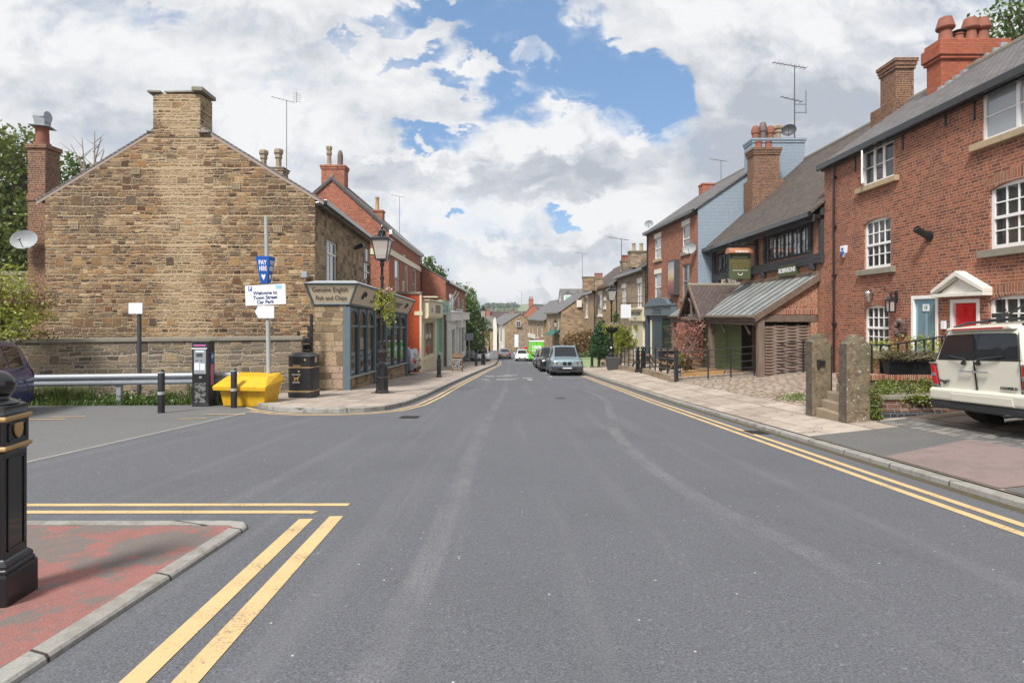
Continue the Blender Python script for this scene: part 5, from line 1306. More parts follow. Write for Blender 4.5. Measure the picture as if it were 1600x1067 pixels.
text('ROYAL',.25,M['letterbrown'],bd,(mx,yy,sz0+.75),X3,Z3,bold=.004); text('SCOT',.26,M['letterbrown'],bd,(mx,yy,sz0+.53),X3,Z3,shear=.3,bold=.004)
text('ROBINSONS',.1,M['shedgreen'],bd,(mx,yy,sz1-.1),X3,Z3); text('ROBINSONS',.1,M['letterwhite'],bd,(mx,24.255,sz1+.02),X3,Z3,bold=.003)
m=MB(); m.box(sx0+.12,sx1-.12,yy-.003,yy,sz0+.92,sz0+.935); m.box(sx0+.12,sx1-.12,yy-.003,yy,sz0+.36,sz0+.375); 
for s_ in (-1,1): m.tube([(mx,yy,sz0+.16),(mx+s_*.06,yy,sz0+.17),(mx+s_*.1,yy,sz0+.25)],.014,5)
m.build('sign_ornament',M['letterwhite'],bd)
# ---------- blue gabled brick building
Bb=thing('blue_gabled_building','three storey brick building with pale blue painted gable and broad blue chimney','building',(12,34,-1.8))
F9=Fac(9.82,30.05,-.069,1,(-1,0)).skew(-1,0); L9=F9.u(1012)
def fh(F,px0,px1,z0,z1): a,b=F.u(px0),F.u(px1); return (min(a,b),max(a,b),z0,z1)
def zc(F,px,py): return F.at(px,py)[1]
v=[fh(F9,1023,1033,zc(F9,1028,405),zc(F9,1028,372)),fh(F9,1023,1033,zc(F9,1028,470),zc(F9,1028,428)),fh(F9,1066,1078,zc(F9,1072,394),zc(F9,1072,352)),fh(F9,1066,1077,zc(F9,1072,466),zc(F9,1072,413))]
house(Bb,F9,0,L9,8.4,-3,7.1,10.0,M['brickfar'],M['slate'],v,ov=.22,vg=.1,gable_mat=M['brickblue'],hole_depth=.12)
for i,h in enumerate(v): window(F9,h,Bb,(M['white'] if i!=3 else M['lead'],M['glasslight'] if i<2 else M['glassmid']),cols=1,rows=1,meet=.5,depth=.05,sill=True,sillmat=M['sandstone'] if i<2 else M['stonecap'],silh=.18,sillext=.15)
m=MB()
for h in v[:3]: F9.box(m,h[0]-.05,h[1]+.05,h[3]+.002,h[3]+.3,-.03,.03)
m.build('lintel',M['white2'],Bb)
bs=stack(Bb,12.65,15.4,29.92,31.0,7.8,10.75,M['brickblue'],2,[],None)
for x,kd,hh,mt in ((13.05,'dome',.85,'terracotta'),(13.45,'dome',1.05,'darkpot'),(13.85,'dome',.85,'terracotta'),(14.25,'square',.85,'buffpot')): pot(bs,x,30.5,10.75,hh,.2,mt,kd)
m=MB(); dish(m,(14.75,30.3,11.25),.38,(-.6,-1,.15)); m.build('satellite_dish',M['darkgrey'],bs)
aerial(Bb,15.1,30.4,10.7,14.75,'twin',ang=R(185),s=1.45)
stack(Bb,12.6,13.9,37.6,38.4,8.0,10.2,M['brickred'],1,[],None); aerial(Bb,13.85,37.7,9.9,11.7,ang=R(185),s=.9)
h=fh(F9,1051,1062,zc(F9,1056,461),zc(F9,1056,407)); m=MB(); F9.box(m,*h,0,.3); F9.box(m,h[0]+.08,h[1]-.08,h[2]+.1,h[3]-.1,.3,.306,1)
def m_pict():
    k=N('faded_picture_panel'); o=k.sep(k.obj()); n=k.noise(k.obj(),3,4); z=k.math('ADD',o[2],k.math('MULTIPLY',n,.5))
    return k.bsdf(k.ramp(k.ss(z,4.6,6.9),[(0,(.16,.05,.05)),(.3,(.32,.12,.09)),(.5,(.5,.42,.2)),(.7,(.45,.45,.4)),(1,(.2,.22,.24))]),.4)
m.build('picture_sign',[M['darkgrey'],m_pict()],Bb)
m=MB(); dish(m,F9.p(L9-.8,7.5,.15),.3,(-.5,-1,.2)); m.build('satellite_dish',M['lead'],Bb)
m=MB(); dish(m,F9.p(.3,5.0,.3),.36,(-.7,-1,.15)); m.build('satellite_dish',M['lead'],Bb)
downpipe(Bb,F9,L9-.12,-2,7)
# dark blue shop front
Zs=thing('navy_shop','navy painted shop front with curved hood below the brick storeys','shop',(9.5,35,-1.8))
a,b=F9.u(1052)-.6,L9-.25
zt_=zc(F9,1040,493); zh=zc(F9,1040,478)
m=MB(); F9.box(m,a,b,-2.6,zt_,.0,.12); F9.box(m,a,a+.3,-2.6,zt_,.12,.22); F9.box(m,b-.3,b,-2.6,zt_,.12,.22); m.build('front',M['navy'],Zs,bev=.01)
m=MB(); F9.box(m,a,b,zt_,zh,.0,.32); F9.box(m,a-.05,b+.05,zh,zh+.12,-.02,.42)
K=12; mid=(a+b)/2; F9.poly(m,[(a+.6,zh+.12)]+[(mid-(mid-a-.6)*math.cos(math.pi*i/K),zh+.12+.42*math.sin(math.pi*i/K)) for i in range(1,K)]+[(b-.6,zh+.12)],0,.36)
fz=m.build('fascia',M['slateblue'],Zs,bev=.01)
text('Zebras',.62,M['lettergrey'],fz,F9.p(mid,(zt_+zh)/2,.33),(.069,-1,0),(0,0,1))
m=MB(); dd0=F9.u(1041); F9.box(m,dd0-1.9,dd0+.3,-2.5,zt_-.15,.121,.135); m.build('door',M['dark'],Zs)
m=MB(); F9.box(m,a+.5,a+2.2,-1.2,zt_-.3,.121,.14); m.build('window',M['glass'],Zs)
# ---------- stone terrace
F10=Fac(9.22,38.85,-.011,1,(-1,0)); t1=F10.u(965); t2=F10.u(930); t3=F10.u(911.5)
T=[]
for (ua,ub,ze,lab,mt) in ((0.02,t1,4.85,'stone terraced house with cream carpet shop front below','farstone'),(t1+.02,t2,4.4,'golden stone terraced house with tall white window behind the lamp','farstone2'),(t2+.02,t3,4.2,'narrow stone terraced house at the far end with golden quoin','farstone2')):
    o=thing('stone_terraced_house',lab,'house',F10.p((ua+ub)/2,-2.5,-3),0,'stone terraced houses on the right'); T.append((o,ua,ub,ze,mt))
wt=[[fh(F10,996,1003,zc(F10,999,480),zc(F10,999,442)),fh(F10,972,978,zc(F10,975,478),zc(F10,975,450))],[fh(F10,934.5,941,zc(F10,938,492),zc(F10,938,460)),fh(F10,944,946.5,zc(F10,945,480),zc(F10,945,470))],[fh(F10,915,918.5,zc(F10,917,495),zc(F10,917,465))]]
for (o,ua,ub,ze,mt),ws in zip(T,wt):
    house(o,F10,ua,ub,7.5,-4.5,ze,ze+2.9,M[mt],M['slatepub'],ws,ov=.25,vg=.02)
    for h in ws:
        window(F10,h,o,(M['white'],M['glassmid']),cols=2,rows=1,meet=.5,depth=.06,sill=True,silh=.2)
        m=MB(); F10.box(m,h[0]-.1,h[1]+.1,h[3],h[3]+.35,-.03,.02); m.build('lintel',M['white2'],o)
    downpipe(o,F10,ua+.1,-2.5,ze-.2)
def chim(o,px0,px1,py,Y,mat,pots,z0=5.,pm='terracotta',d=.8,ph=.5,kd='plain'):
    x0=at(px0,py,Y)[0]; x1=at(px1,py,Y)[0]; z=at(px0,py,Y)[2]
    st=stack(o,x0,x1,Y,Y+d,z0,z,M[mat],1,[],M['stonecap'])
    for i in range(pots): pot(st,x0+(x1-x0)*(i+.6)/(pots+.2),Y+d/2,z+.06,ph,.14,pm,kd)
    return st
chim(T[0][0],985,1011,393,42,'farstone',2,5,'buffpot',ph=.6); chim(T[0][0],972,986,408,49.5,'farstone',3,5)
aerial(T[0][0],at(972,0,49)[0],49.3,5.5,at(972,373,49)[2],ang=R(190),s=1.5)
chim(T[1][0],911.5,928,433,58,'farstone2',0,4); chim(T[1][0],929,943,435,58,'farstone',3,4)
aerial(T[1][0],at(910,0,58)[0],58,5,at(910,396,58)[2],ang=R(190),s=.9)
# carpet shop front
Cf=thing('carpet_shop','cream carpet shop front with multi pane window and lettered sign','shop',(9.2,42,-2.4))
a,b=.05,F10.u(990)
hw_=(F10.u(1021)+.2,F10.u(1006)-.3,-1.9,zc(F10,1015,500))
zf0,zf1=zc(F10,1010,502),zc(F10,1010,484)
m=MB(); F10.wall(m,a,b,-4.2,zf0,[hw_,(b-1.6,b-.4,-3.0,zf0-.3)],.1,w=.15); m.build('front',M['cream'],Cf)
m=MB(); F10.box(m,a,b+.2,zf0,zf1,.1,.3); F10.box(m,a,b+.3,zf1,zf1+.15,.0,.42); fc=m.build('fascia',M['cream'],Cf,bev=.02)
mid=(a+b)/2
text('CARPETS & FLOORING',.34,M['lettergrey'],fc,F10.p(mid+.2,(zf0+zf1)/2+.12,.31),(.011,-1,0),(0,0,1),sx=.95,bold=.008)
text('EST 1972',.2,M['lettergrey'],fc,F10.p(mid+.2,(zf0+zf1)/2-.22,.31),(.011,-1,0),(0,0,1))
window(F10,(hw_[0],hw_[1],hw_[2],hw_[3]),Cf,(M['white'],M['glass']),cols=3,rows=3,depth=-.04,fr=.1,bar=.06)
window(F10,(b-1.6,b-.4,-3.0,zf0-.3),Cf,(M['white'],M['glass']),cols=3,rows=5,depth=-.04,fr=.08,bar=.05,name='door')
# white hanging banner
Hb=thing('hanging_sign','blank white square sign hanging on black bracket near street lamp','sign',(7,40,0))
x0,x1=at(970,0,40)[0],at(986,0,40)[0]; z0,z1=at(0,497,40)[2],at(0,476,40)[2]
m=MB(); m.box(x0,x1,39.97,40.03,z0,z1); m.build('board',M['signwhite'],Hb,bev=.01); m=MB(); m.box(x0,9.2,39.98,40.02,z1+.08,z1+.13); m.box(x0+.1,x0+.13,39.99,40.01,z1,z1+.1); m.box(x1-.13,x1-.1,39.99,40.01,z1,z1+.1); m.build('bracket',M['black'],Hb)
# ---------- lower stone buildings further down
S1=thing('stone_gable_house','golden rubble stone house with gable end behind the rust coloured maples','house',(6.5,76,-4),0)
Fs1=Fac(6.2,72,-.092,1,(-1,0)); l1=Fs1.u(854)
ws=[fh(Fs1,872,875,zc(Fs1,873,520),zc(Fs1,873,497)),fh(Fs1,857,859.5,zc(Fs1,858,520),zc(Fs1,858,500))]
house(S1,Fs1,0,l1,7.2,-6,2.0,4.5,M['farstone2'],M['slatefar'],ws,ov=.25,vg=.12)
for h in ws: window(Fs1,h,S1,(M['white2'],M['glassmid']),cols=1,rows=2,depth=.05,sill=True)
m=MB(); Fs1.poly(m,[(0,0),(.1,0)],0,.1) if False else m.hexa([Fs1.p(.5,-1.1,1.2),Fs1.p(6,-1.1,1.2),Fs1.p(6,-.4,0),Fs1.p(.5,-.4,0),Fs1.p(.5,-1.05,1.2),Fs1.p(6,-1.05,1.2),Fs1.p(6,-.35,0),Fs1.p(.5,-.35,0)]); m.build('shop_canopy',m_plain('dark_green_canvas',(.02,.12,.09),.7),S1)
m=MB(); p0=at(905,475,71.98); m.box(p0[0]-.32,p0[0]+.32,71.93,72.0,p0[2]-.4,p0[2]+.5); m.build('gable_window',M['white2'],S1)
S2=thing('stone_terrace_row','long low stone terrace with slate roof where the street bends','house',(4,95,-5))
q=Fs1.p(l1,0); Fs2=Fac(q[0],q[1]+.02,-.1,1,(-1,0)); l2=Fs2.u(825)
ws=[fh(Fs2,846,848.5,zc(Fs2,847,525),zc(Fs2,847,504)),fh(Fs2,839,841.5,zc(Fs2,840,527),zc(Fs2,840,505)),fh(Fs2,832,834,zc(Fs2,833,528),zc(Fs2,833,505)),fh(Fs2,826.5,828.5,zc(Fs2,827,529),zc(Fs2,827,507))]
house(S2,Fs2,0,l2,8,-7,.95,4.0,M['farstone2'],M['slatefar'],ws,ov=.3,vg=.1)
for h in ws: window(Fs2,h,S2,(M['white2'],M['glassmid']),cols=1,rows=2,depth=.05,sill=True)
m=MB(); Fs2.box(m,l2*.55,l2*.95,-2.4,-1.7,0,.2); m.build('shop_fascia',M['white2'],S2)
Dm=thing('dormer_house','slate roofed house with white and mint dormers rising behind the stone gable','house',(9,82,-2))
Fd=Fac(7.2,82,1,0,(0,-1))
house(Dm,Fd,0,6,6,-4,3.1,5.3,M['white2'],M['slatex'],[],ov=.2,vg=.1)
for uu in (.3,1.7,3.2):
    m=MB(); Fd.box(m,uu,uu+1.1,3.0,4.5,-.9,.25); Fd.poly(m,[(uu-.12,4.5),(uu+1.22,4.5),(uu+.55,5.1)],-.9,.3,1); dm=m.build('dormer',[M['white'],M['slatex']],Dm)
    m=MB(); Fd.box(m,uu+.15,uu+.95,3.2,4.3,.25,.27); m.build('pane',M['mint'],dm)
E1=thing('stone_end_house','stone house facing up the street with one small white window','house',(1.5,114,-6))
Fe=Fac(-1.45,112,-.146,1,(-1,0)); le=Fe.u(768)
ws=[fh(Fe,781,783.5,zc(Fe,782,535),zc(Fe,782,513)),fh(Fe,774,776,zc(Fe,775,535),zc(Fe,775,513)),fh(Fe,785,786.5,zc(Fe,786,548),zc(Fe,786,535))]
house(E1,Fe,0,le,6.2,-8,-.1,1.85,M['white2'],M['slatefar'],ws,ov=.25,vg=.15,gable_mat=M['farstone2'])
for h in ws: window(Fe,h,E1,(M['white'],M['glassmid']),cols=1,rows=2,depth=.05,sill=True)
m=MB(); P=at(810,506,111.98); m.box(P[0]-.5,P[0]+.5,111.9,112.0,P[2]-.55,P[2]+.55); wv=m.build('window',M['white'],E1); m=MB()
for i in (0,1):
    for j in (0,1): m.box(P[0]-.42+.44*i,P[0]-.02+.44*i,111.88,111.9,P[2]-.47+.49*j,P[2]-.03+.49*j)
m.build('pane',M['glass'],wv)
m=MB(); m.box(-1.45,5.8,112.4,121,-8,-.3); m.build('rear_wing',M['farstone'],E1)
m=MB(); m.box(4.4,9.5,113,118,-8,-.2); m.build('side_wing',M['farstone2'],E1)
R2=thing('red_brick_house','bright red brick gabled house with square chimney behind the stone end house','house',(5,128,-4))
Fr=Fac(2.2,126,.25,1,(-1,0))
house(R2,Fr,0,12,5.2,-8,1.4,3.9,M['brickred'],M['slatefar'],[],ov=.2,vg=.1)
chim(R2,826,833.5,468,126.5,'brickred',2,1,ph=.6)
R3=thing('slate_roofed_house','slate roofed red brick house right of the red gable','house',(9,122,-4))
Fr3=Fac(6.2,121,1,.1,(0,-1)); house(R3,Fr3,0,7,6,-6,.8,3.2,M['brickred'],M['slatex'],[],ov=.2,vg=.1)
chim(R3,861,866,480,124,'brickred',1,1)
L1=thing('grey_roofed_house','low house with grey slate roof and white gable left of the street end','house',(-6.5,122,-6))
Fl=Fac(-8.3,121,1,.05,(0,-1)); house(L1,Fl,0,4.4,6,-8,-1.2,1.2,M['farstone2'],M['slatex'],[(1,1.8,-3.5,-2)],ov=.2,vg=.1)
m=MB(); m.prism([(-4.0,120.6,-8),(-3.2,120.6,-8),(-3.2,120.6,-.6),(-3.55,120.6,1.3),(-4.0,120.6,.6)],(0,.25,0)); m.build('gable_parapet',M['white2'],L1)
L2_=thing('brown_roofed_house','brown roofed house with chimney against the hill','house',(-3,150,-4))
Fl2=Fac(-6.8,150,1,0,(0,-1)); house(L2_,Fl2,0,11,7,-8,-.6,2.6,M['farstone'],M['claytile'],[],ov=.2,vg=.1)
chim(L2_,757,766,472+12,152,'brickred',1,0); chim(L2_,795,803,486,152,'farstone',3,0)
Pm=thing('mast','thin grey mast above the far roofs','mast',at(815,480,140)); m=MB(); x,y,z=at(815,485,140); m.cyl((x,y,z-3),(x,y,at(0,455,140)[2]),.07,.05,6); m.box(x-.9,x,y-.03,y+.03,at(0,455,140)[2]-.1,at(0,455,140)[2]); m.build('pole',M['polegrey'],Pm)
# ---------- street furniture
def place(o,x,y,z,rz=0,label=None):
    o.location=(x,y,z); o.rotation_euler=(0,0,rz)
    if label: o['label']=label
    return o
# large cast iron bollard in the left foreground
Bg=thing('bollard','large black cast iron bollard with ball top, gold bands and shield on red macadam','bollard',(0,0,0))
def sq(m,prof,ang): m.lathe((0,0,0),prof,4,False,ang=ang)
A_=0.; q2=math.sqrt(2)
m=MB(); sq(m,[(.185,-.1),(.185,.13),(.180,.145)],A_); m.build('base',M['blackgloss'],Bg,bev=.01,world=False)
m=MB(); sq(m,[(.170,.145),(.172,.16),(.160,.172),(.163,.185),(.148,.205),(.132,.215),(.132,.79),(.145,.80)],A_); m.build('shaft',M['blackgloss'],Bg,bev=.005,world=False)
m=MB()
for k in range(4):
    t=math.pi/4+k*math.pi/2; n=Vector((math.cos(t),math.sin(t),0)); s_=Vector((-n.y,n.x,0)); d=.132/q2
    def fr(z0,z1,w,th):
        for a,b,c,e in ((-w,-w+.012,z0,z1),(w-.012,w,z0,z1),(-w,w,z0,z0+.012),(-w,w,z1-.012,z1)):
            vs=[n*dd+s_*x+Vector((0,0,z)) for z in (c,e) for dd,x in ((d,a),(d+th,a),(d+th,b),(d,b))]
            m.hexa([vs[0],vs[1],vs[2],vs[3],vs[4],vs[5],vs[6],vs[7]])
    fr(.25,.76,.07,.006)
    d=.140/q2; fr(.85,.95,.075,.006)
m.build('raised_panel',M['blackgloss'],Bg,world=False)
for pr_ in ([(.145,.802),(.158,.808),(.158,.822),(.148,.83)],[(.146,.962),(.158,.97),(.158,.985),(.146,.992)]):
    m=MB(); sq(m,pr_,A_); m.build('gold_band',M['gold'],Bg,bev=.004,world=False)
m=MB(); sq(m,[(.140,.83),(.140,.962)],A_); sq(m,[(.146,.992),(.15,1.0),(.13,1.03),(.13,1.045),(.10,1.055)],A_); m.lathe((0,0,0),[(.10,1.055),(.085,1.07),(.06,1.08),(.055,1.095)],16); m.build('head',M['blackgloss'],Bg,bev=.004,world=False)
m=MB(); m.sphere((0,0,1.155),.082,28,18); m.build('ball',M['blackgloss'],Bg,world=False)
m=MB()
for k in range(4):
    t=math.pi/4+k*math.pi/2; n=Vector((math.cos(t),math.sin(t),0)); s_=Vector((-n.y,n.x,0)); d=.141/q2
    poly=[(-.032,.945),(.032,.945),(.034,.905),(.02,.875),(0,.86),(-.02,.875),(-.034,.905)]
    m.prism([n*d+s_*x+Vector((0,0,z)) for x,z in poly],n*.012)
m.build('shield',M['gold'],Bg,bev=.004,world=False)
place(Bg,-2.86,3.16,gr(3.16)+.066,R(-35.3))
# slim car park bollards
def slim(label):
    o=thing('bollard',label,'bollard',(0,0,0),0,'slim black car park bollards')
    m=MB(); m.lathe((0,0,0),[(.075,-.1),(.075,.97),(.06,1.0),(.05,1.01)],16); m.build('post',M['black'],o,world=False)
    for q_ in ([(.078,.43),(.078,.5)],[(.077,.93),(.077,.965)]):
        m=MB(); m.lathe((0,0,0),q_,16); m.build('band',M['polegrey'],o,world=False)
    return o
s1=slim('slim black bollard standing left of the ticket machine'); s2=copy_tree(s1)
p=gp(252,645); place(s1,*p); p=gp(365.5,637); place(s2,*p,0,'slim black bollard standing in front of the yellow grit bin')
# ticket machine
Tm=thing('ticket_machine','black parking ticket machine with silver panel beside the yellow bin','ticket machine',(0,0,0))
m=MB(); m.box(-.22,.22,-.15,.15,-.1,1.66); m.box(-.235,.235,-.165,.165,1.66,1.71); m.box(-.225,.225,-.156,.152,.0,.06); m.build('cabinet',M['black'],Tm,bev=.012,world=False)
m=MB(); m.box(-.165,.15,-.158,-.15,.85,1.48); m.build('front_panel',M['zinc'],Tm,bev=.004,world=False)
m=MB(); m.box(-.10,.06,-.162,-.157,1.30,1.39); m.box(-.13,-.05,-.162,-.157,1.19,1.21); m.cyl((.03,-.157,1.2),(.03,-.164,1.2),.018,.018,10); m.build('display',M['darkgrey'],Tm,world=False)
for q_ in ((-.15,-.02,-.161,-.157,.95,1.14),(0,.12,-.161,-.157,.95,1.12),(-.12,.1,-.161,-.157,1.42,1.46),(-.215,.18,-.17,-.15,1.50,1.53)):
    m=MB(); m.box(*q_); m.build('notice',M['signwhite'],Tm,world=False)
m=MB(); m.box(-.17,.15,-.16,-.153,1.57,1.62); m.box(.222,.226,-.06,.09,.55,1.1); m.build('magenta_sticker',m_plain('magenta_sticker',(.42,.12,.3),.5,.5,scale=25),Tm,world=False)
m=MB(); m.box(.222,.228,-.06,.09,1.14,1.42); pn=m.build('blue_sticker',M['signblue'],Tm,world=False)
m=MB(); m.box(-.03,.04,-.16,-.154,.74,.79); m.build('coin_slot',M['zinc'],Tm,world=False)
def m_scuff():
    k=N('scuffed_panel'); n=k.noise(k.obj(),7,5,.7); return k.bsdf(k.mix(k.ss(n,.47,.53),(.02,.02,.022),(.16,.165,.17)),.6)
m=MB(); m.box(-.15,.14,-.157,-.15,.1,.62); m.build('scuffed_panel',m_scuff(),Tm,world=False)
p=gp(313,635); place(Tm,p[0],p[1]+.15,p[2])
text('P',.16,M['letterwhite'],pn,(.231,.015,1.28),(0,1,0),(0,0,1),'letter')
# yellow grit bin
Gb=thing('grit_bin','yellow plastic grit bin with sloping lid beside the ticket machine','grit bin',(0,0,0))
m=MB(); m.hexa([(-.62,-.33,0),(.62,-.33,0),(.62,.33,0),(-.62,.33,0),(-.70,-.42,.52),(.70,-.42,.52),(.70,.42,.62),(-.70,.42,.62)])
for i in range(7): x=-.54+.18*i; m.hexa([(x-.04,-.345,.05),(x+.04,-.345,.05),(x+.04,-.3,.05),(x-.04,-.3,.05),(x-.045,-.415,.46),(x+.045,-.415,.46),(x+.045,-.38,.46),(x-.045,-.38,.46)])
m.build('body',M['yellowbin'],Gb,bev=.02,world=False)
m=MB(); m.hexa([(-.78,-.55,.45),(.78,-.55,.45),(.74,.46,.6),(-.74,.46,.6),(-.80,-.56,.56),(.80,-.56,.56),(.76,.48,.66),(-.76,.48,.66)])
m.hexa([(-.80,-.56,.56),(.80,-.56,.56),(.76,.48,.66),(-.76,.48,.66),(-.62,-.16,.80),(.62,-.16,.80),(.66,.42,.86),(-.66,.42,.86)])
m.hexa([(-.70,-.36,.665),(.70,-.36,.665),(.66,-.24,.74),(-.66,-.24,.74),(-.69,-.36,.69),(.69,-.36,.69),(.65,-.24,.765),(-.65,-.24,.765)]); 
m.build('lid',M['yellowbin'],Gb,bev=.025,world=False)
p=gp(383,636); place(Gb,p[0]-.05,p[1]+.42,p[2],R(-8)); Gb.scale=(.93,.93,.95)
# litter bin
Lt=thing('litter_bin','black litter bin with gold bands and domed top beside the stone pillar','litter bin',(0,0,0))
def octo(a,b,c): return [(-a+c,-b),(a-c,-b),(a,-b+c),(a,b-c),(a-c,b),(-a+c,b),(-a,b-c),(-a,-b+c)]
def slab(m,a,b,c,z0,z1,a1=None,b1=None,c1=None):
    lo=[(x,y,z0) for x,y in octo(a,b,c)]; hi=[(x,y,z1) for x,y in octo(a1 or a,b1 or b,c1 or c)]
    m.add(lo+hi,[tuple(range(8))[::-1],tuple(range(8,16))]+[(i,(i+1)%8,8+(i+1)%8,8+i) for i in range(8)])
m=MB(); slab(m,.36,.30,.07,.02,1.17); slab(m,.37,.31,.07,0,.16); m.build('body',M['black'],Lt,bev=.012,world=False)
m=MB(); slab(m,.385,.325,.08,1.17,1.20); slab(m,.375,.315,.08,1.20,1.28,.22,.18,.05); m.build('dome',M['darkgrey'],Lt,bev=.02,world=False)
for q_ in ((.366,.306,.07,.855,.885),(.376,.316,.07,.175,.205)):
    m=MB(); slab(m,*q_); m.build('gold_band',M['gold'],Lt,world=False)
m=MB(); m.box(-.2,-.02,-.312,-.296,.98,1.12); m.box(0,.12,-.311,-.298,1.0,1.1); m.build('opening',M['dark'],Lt,world=False)
m=MB(); m.prism([(.365,-.12,1.0),(.365,.04,1.0),(.365,.04,1.13),(.365,-.04,1.2),(.365,-.12,1.13)],(.008,0,0)); m.cyl((.16,-.308,1.09),(.16,-.302,1.09),.03,.03,12); m.cyl((-.02,-.308,.76),(-.02,-.302,.76),.028,.028,12); m.build('label_sticker',M['sandstone'],Lt,world=False)
text('Litter',.1,M['gold'],Lt,(-.08,-.312,.92),(1,0,0),(0,0,1),bold=.003)
text('DOG WASTE',.042,M['letterwhite'],Lt,(-.1,-.308,.665),(1,0,0),(0,0,1)); text('ACCEPTED',.042,M['letterwhite'],Lt,(-.1,-.308,.44),(1,0,0),(0,0,1))
m=MB(); dog=[(-.16,.47),(-.14,.47),(-.12,.53),(-.07,.53),(-.06,.47),(-.04,.47),(-.035,.57),(.0,.59),(-.005,.61),(-.04,.625),(-.06,.6),(-.075,.575),(-.14,.575),(-.165,.62),(-.175,.61),(-.155,.56)]
m.prism([(x,-.306,z) for x,z in dog],(0,-.004,0)); m.build('dog_symbol',M['gold'],Lt,world=False)
p=gp(469,622,.11); place(Lt,p[0],p[1]+.31,gr(p[1])+.112,R(-4))
# street lamp
def lamp(label):
    o=thing('street_lamp',label,'street lamp',(0,0,0),0,'black lantern street lamps')
    m=MB(); m.lathe((0,0,0),[(.22,-.05),(.22,.06),(.195,.1),(.195,.42),(.205,.44),(.205,.5),(.185,.53),(.165,.84),(.19,.87),(.19,.92),(.12,.97),(.10,1.02),(.15,1.12),(.155,1.3),(.11,1.4),(.1,1.55),(.125,1.58),(.125,1.63),(.07,1.68)],12,False); m.build('base',M['blackgloss'],o,world=False,bev=.008)
    m=MB(); m.lathe((0,0,0),[(.07,1.68),(.058,2.6),(.075,2.62),(.075,2.68),(.056,2.7),(.048,3.6),(.07,3.63),(.07,3.7),(.046,3.72),(.042,4.0),(.06,4.03),(.075,4.12),(.05,4.2)],14); m.build('shaft',M['blackgloss'],o,world=False)
    m=MB(); h0,h1=4.24,4.86; r0,r1=.17*q2,.28*q2
    m.lathe((0,0,0),[(.05,4.18),(r0,4.22),(r0,4.26)],4,False,ang=math.pi/4)
    for k in range(4):
        t=math.pi/4+k*math.pi/2; m.cyl((r0*.97*math.cos(t),r0*.97*math.sin(t),4.24),(r1*.97*math.cos(t),r1*.97*math.sin(t),h1),.018,.018,5)
    m.lathe((0,0,0),[(r1,4.84),(r1*1.08,4.86),(r1*1.08,4.90),(r1*.4,5.03),(.1,5.05)],4,False,ang=math.pi/4)
    m.lathe((0,0,0),[(.12,5.04),(.12,5.12),(.15,5.13),(.08,5.2),(.03,5.22),(.045,5.27),(.01,5.36)],12); ln=m.build('lantern',M['blackgloss'],o,world=False)
    m=MB(); vs=[]
    for r,h in ((r0*.93,4.265),(r1*.94,4.84)):
        for k in range(4): t=math.pi/4+k*math.pi/2; vs.append((r*math.cos(t),r*math.sin(t),h))
    m.add(vs,[(i,(i+1)%4,4+(i+1)%4,4+i) for i in range(4)]); m.build('glass',M['lampglass'],ln,world=False)
    m=MB(); m.lathe((0,0,4.7),[(.05,0),(.06,.1),(.03,.14)],10); m.build('bulb_holder',M['signwhite'],ln,world=False)
    return o
la=lamp('tall black lantern lamp post by the chip shop with flower basket'); p=gp(597,619.5); place(la,p[0],p[1],gr(p[1])+.112)
LAMP0=(p[0],p[1],gr(p[1])+.112)
for (x,y),lb in (((-2.55,50.5),'black lantern lamp post on left pavement beyond the chalkboard'),((-3.15,79),'black lantern lamp post before the white van at far left'),((6.15,35.2),'black lantern lamp post with pink flowers beside the green conifer'),((5.5,72.5),'small distant black lantern lamp post before the stone gable house'),((4.4,92),'farthest black lantern lamp post right of the green van')):
    c=copy_tree(la); place(c,x,y,(gr(y)+.11) if x<0 else GZ(x,y),0,lb)
m=MB(); x,y,z=LAMP0; m.box(x-.35,x+.35,y-.3,y+.3,z+.0,z+.012); o=m.build('lamp_base_plate',M['cobbrown']); o['kind']='structure'; o.name='pavement_patch'
# pavement bollards with ball finials
def pb(label):
    o=thing('bollard',label,'bollard',(0,0,0),0,'black ball topped pavement bollards')
    m=MB(); m.lathe((0,0,0),[(.15,-.1),(.15,.06),(.12,.09),(.105,.12),(.10,.78),(.12,.8),(.12,.84),(.095,.86),(.085,.95),(.1,.97),(.05,1.0)],8,False); m.build('post',M['black'],o,world=False,bev=.006)
    m=MB(); m.sphere((0,0,1.07),.085,14,10); m.build('ball',M['black'],o,world=False)
    m=MB(); m.lathe((0,0,0),[(.107,.62),(.107,.66)],8,False); m.build('band',M['darkgrey'],o,world=False); return o
b0=pb('ball topped bollard before the cream shop, left of the chalkboard'); p=gp(686,593); place(b0,p[0],p[1],gr(p[1])+.112)
for px,py,lb in ((717,578,'ball topped bollard standing behind the chalkboard'),(744,574,'ball topped bollard just beyond the chalkboard near the kerb'),(925,573.5,'black bollard at the kerb beside the pale green planter')):
    c=copy_tree(b0); p=gp(px,py); place(c,p[0],p[1],(gr(p[1])+.112) if p[0]<0 else p[2],0,lb)
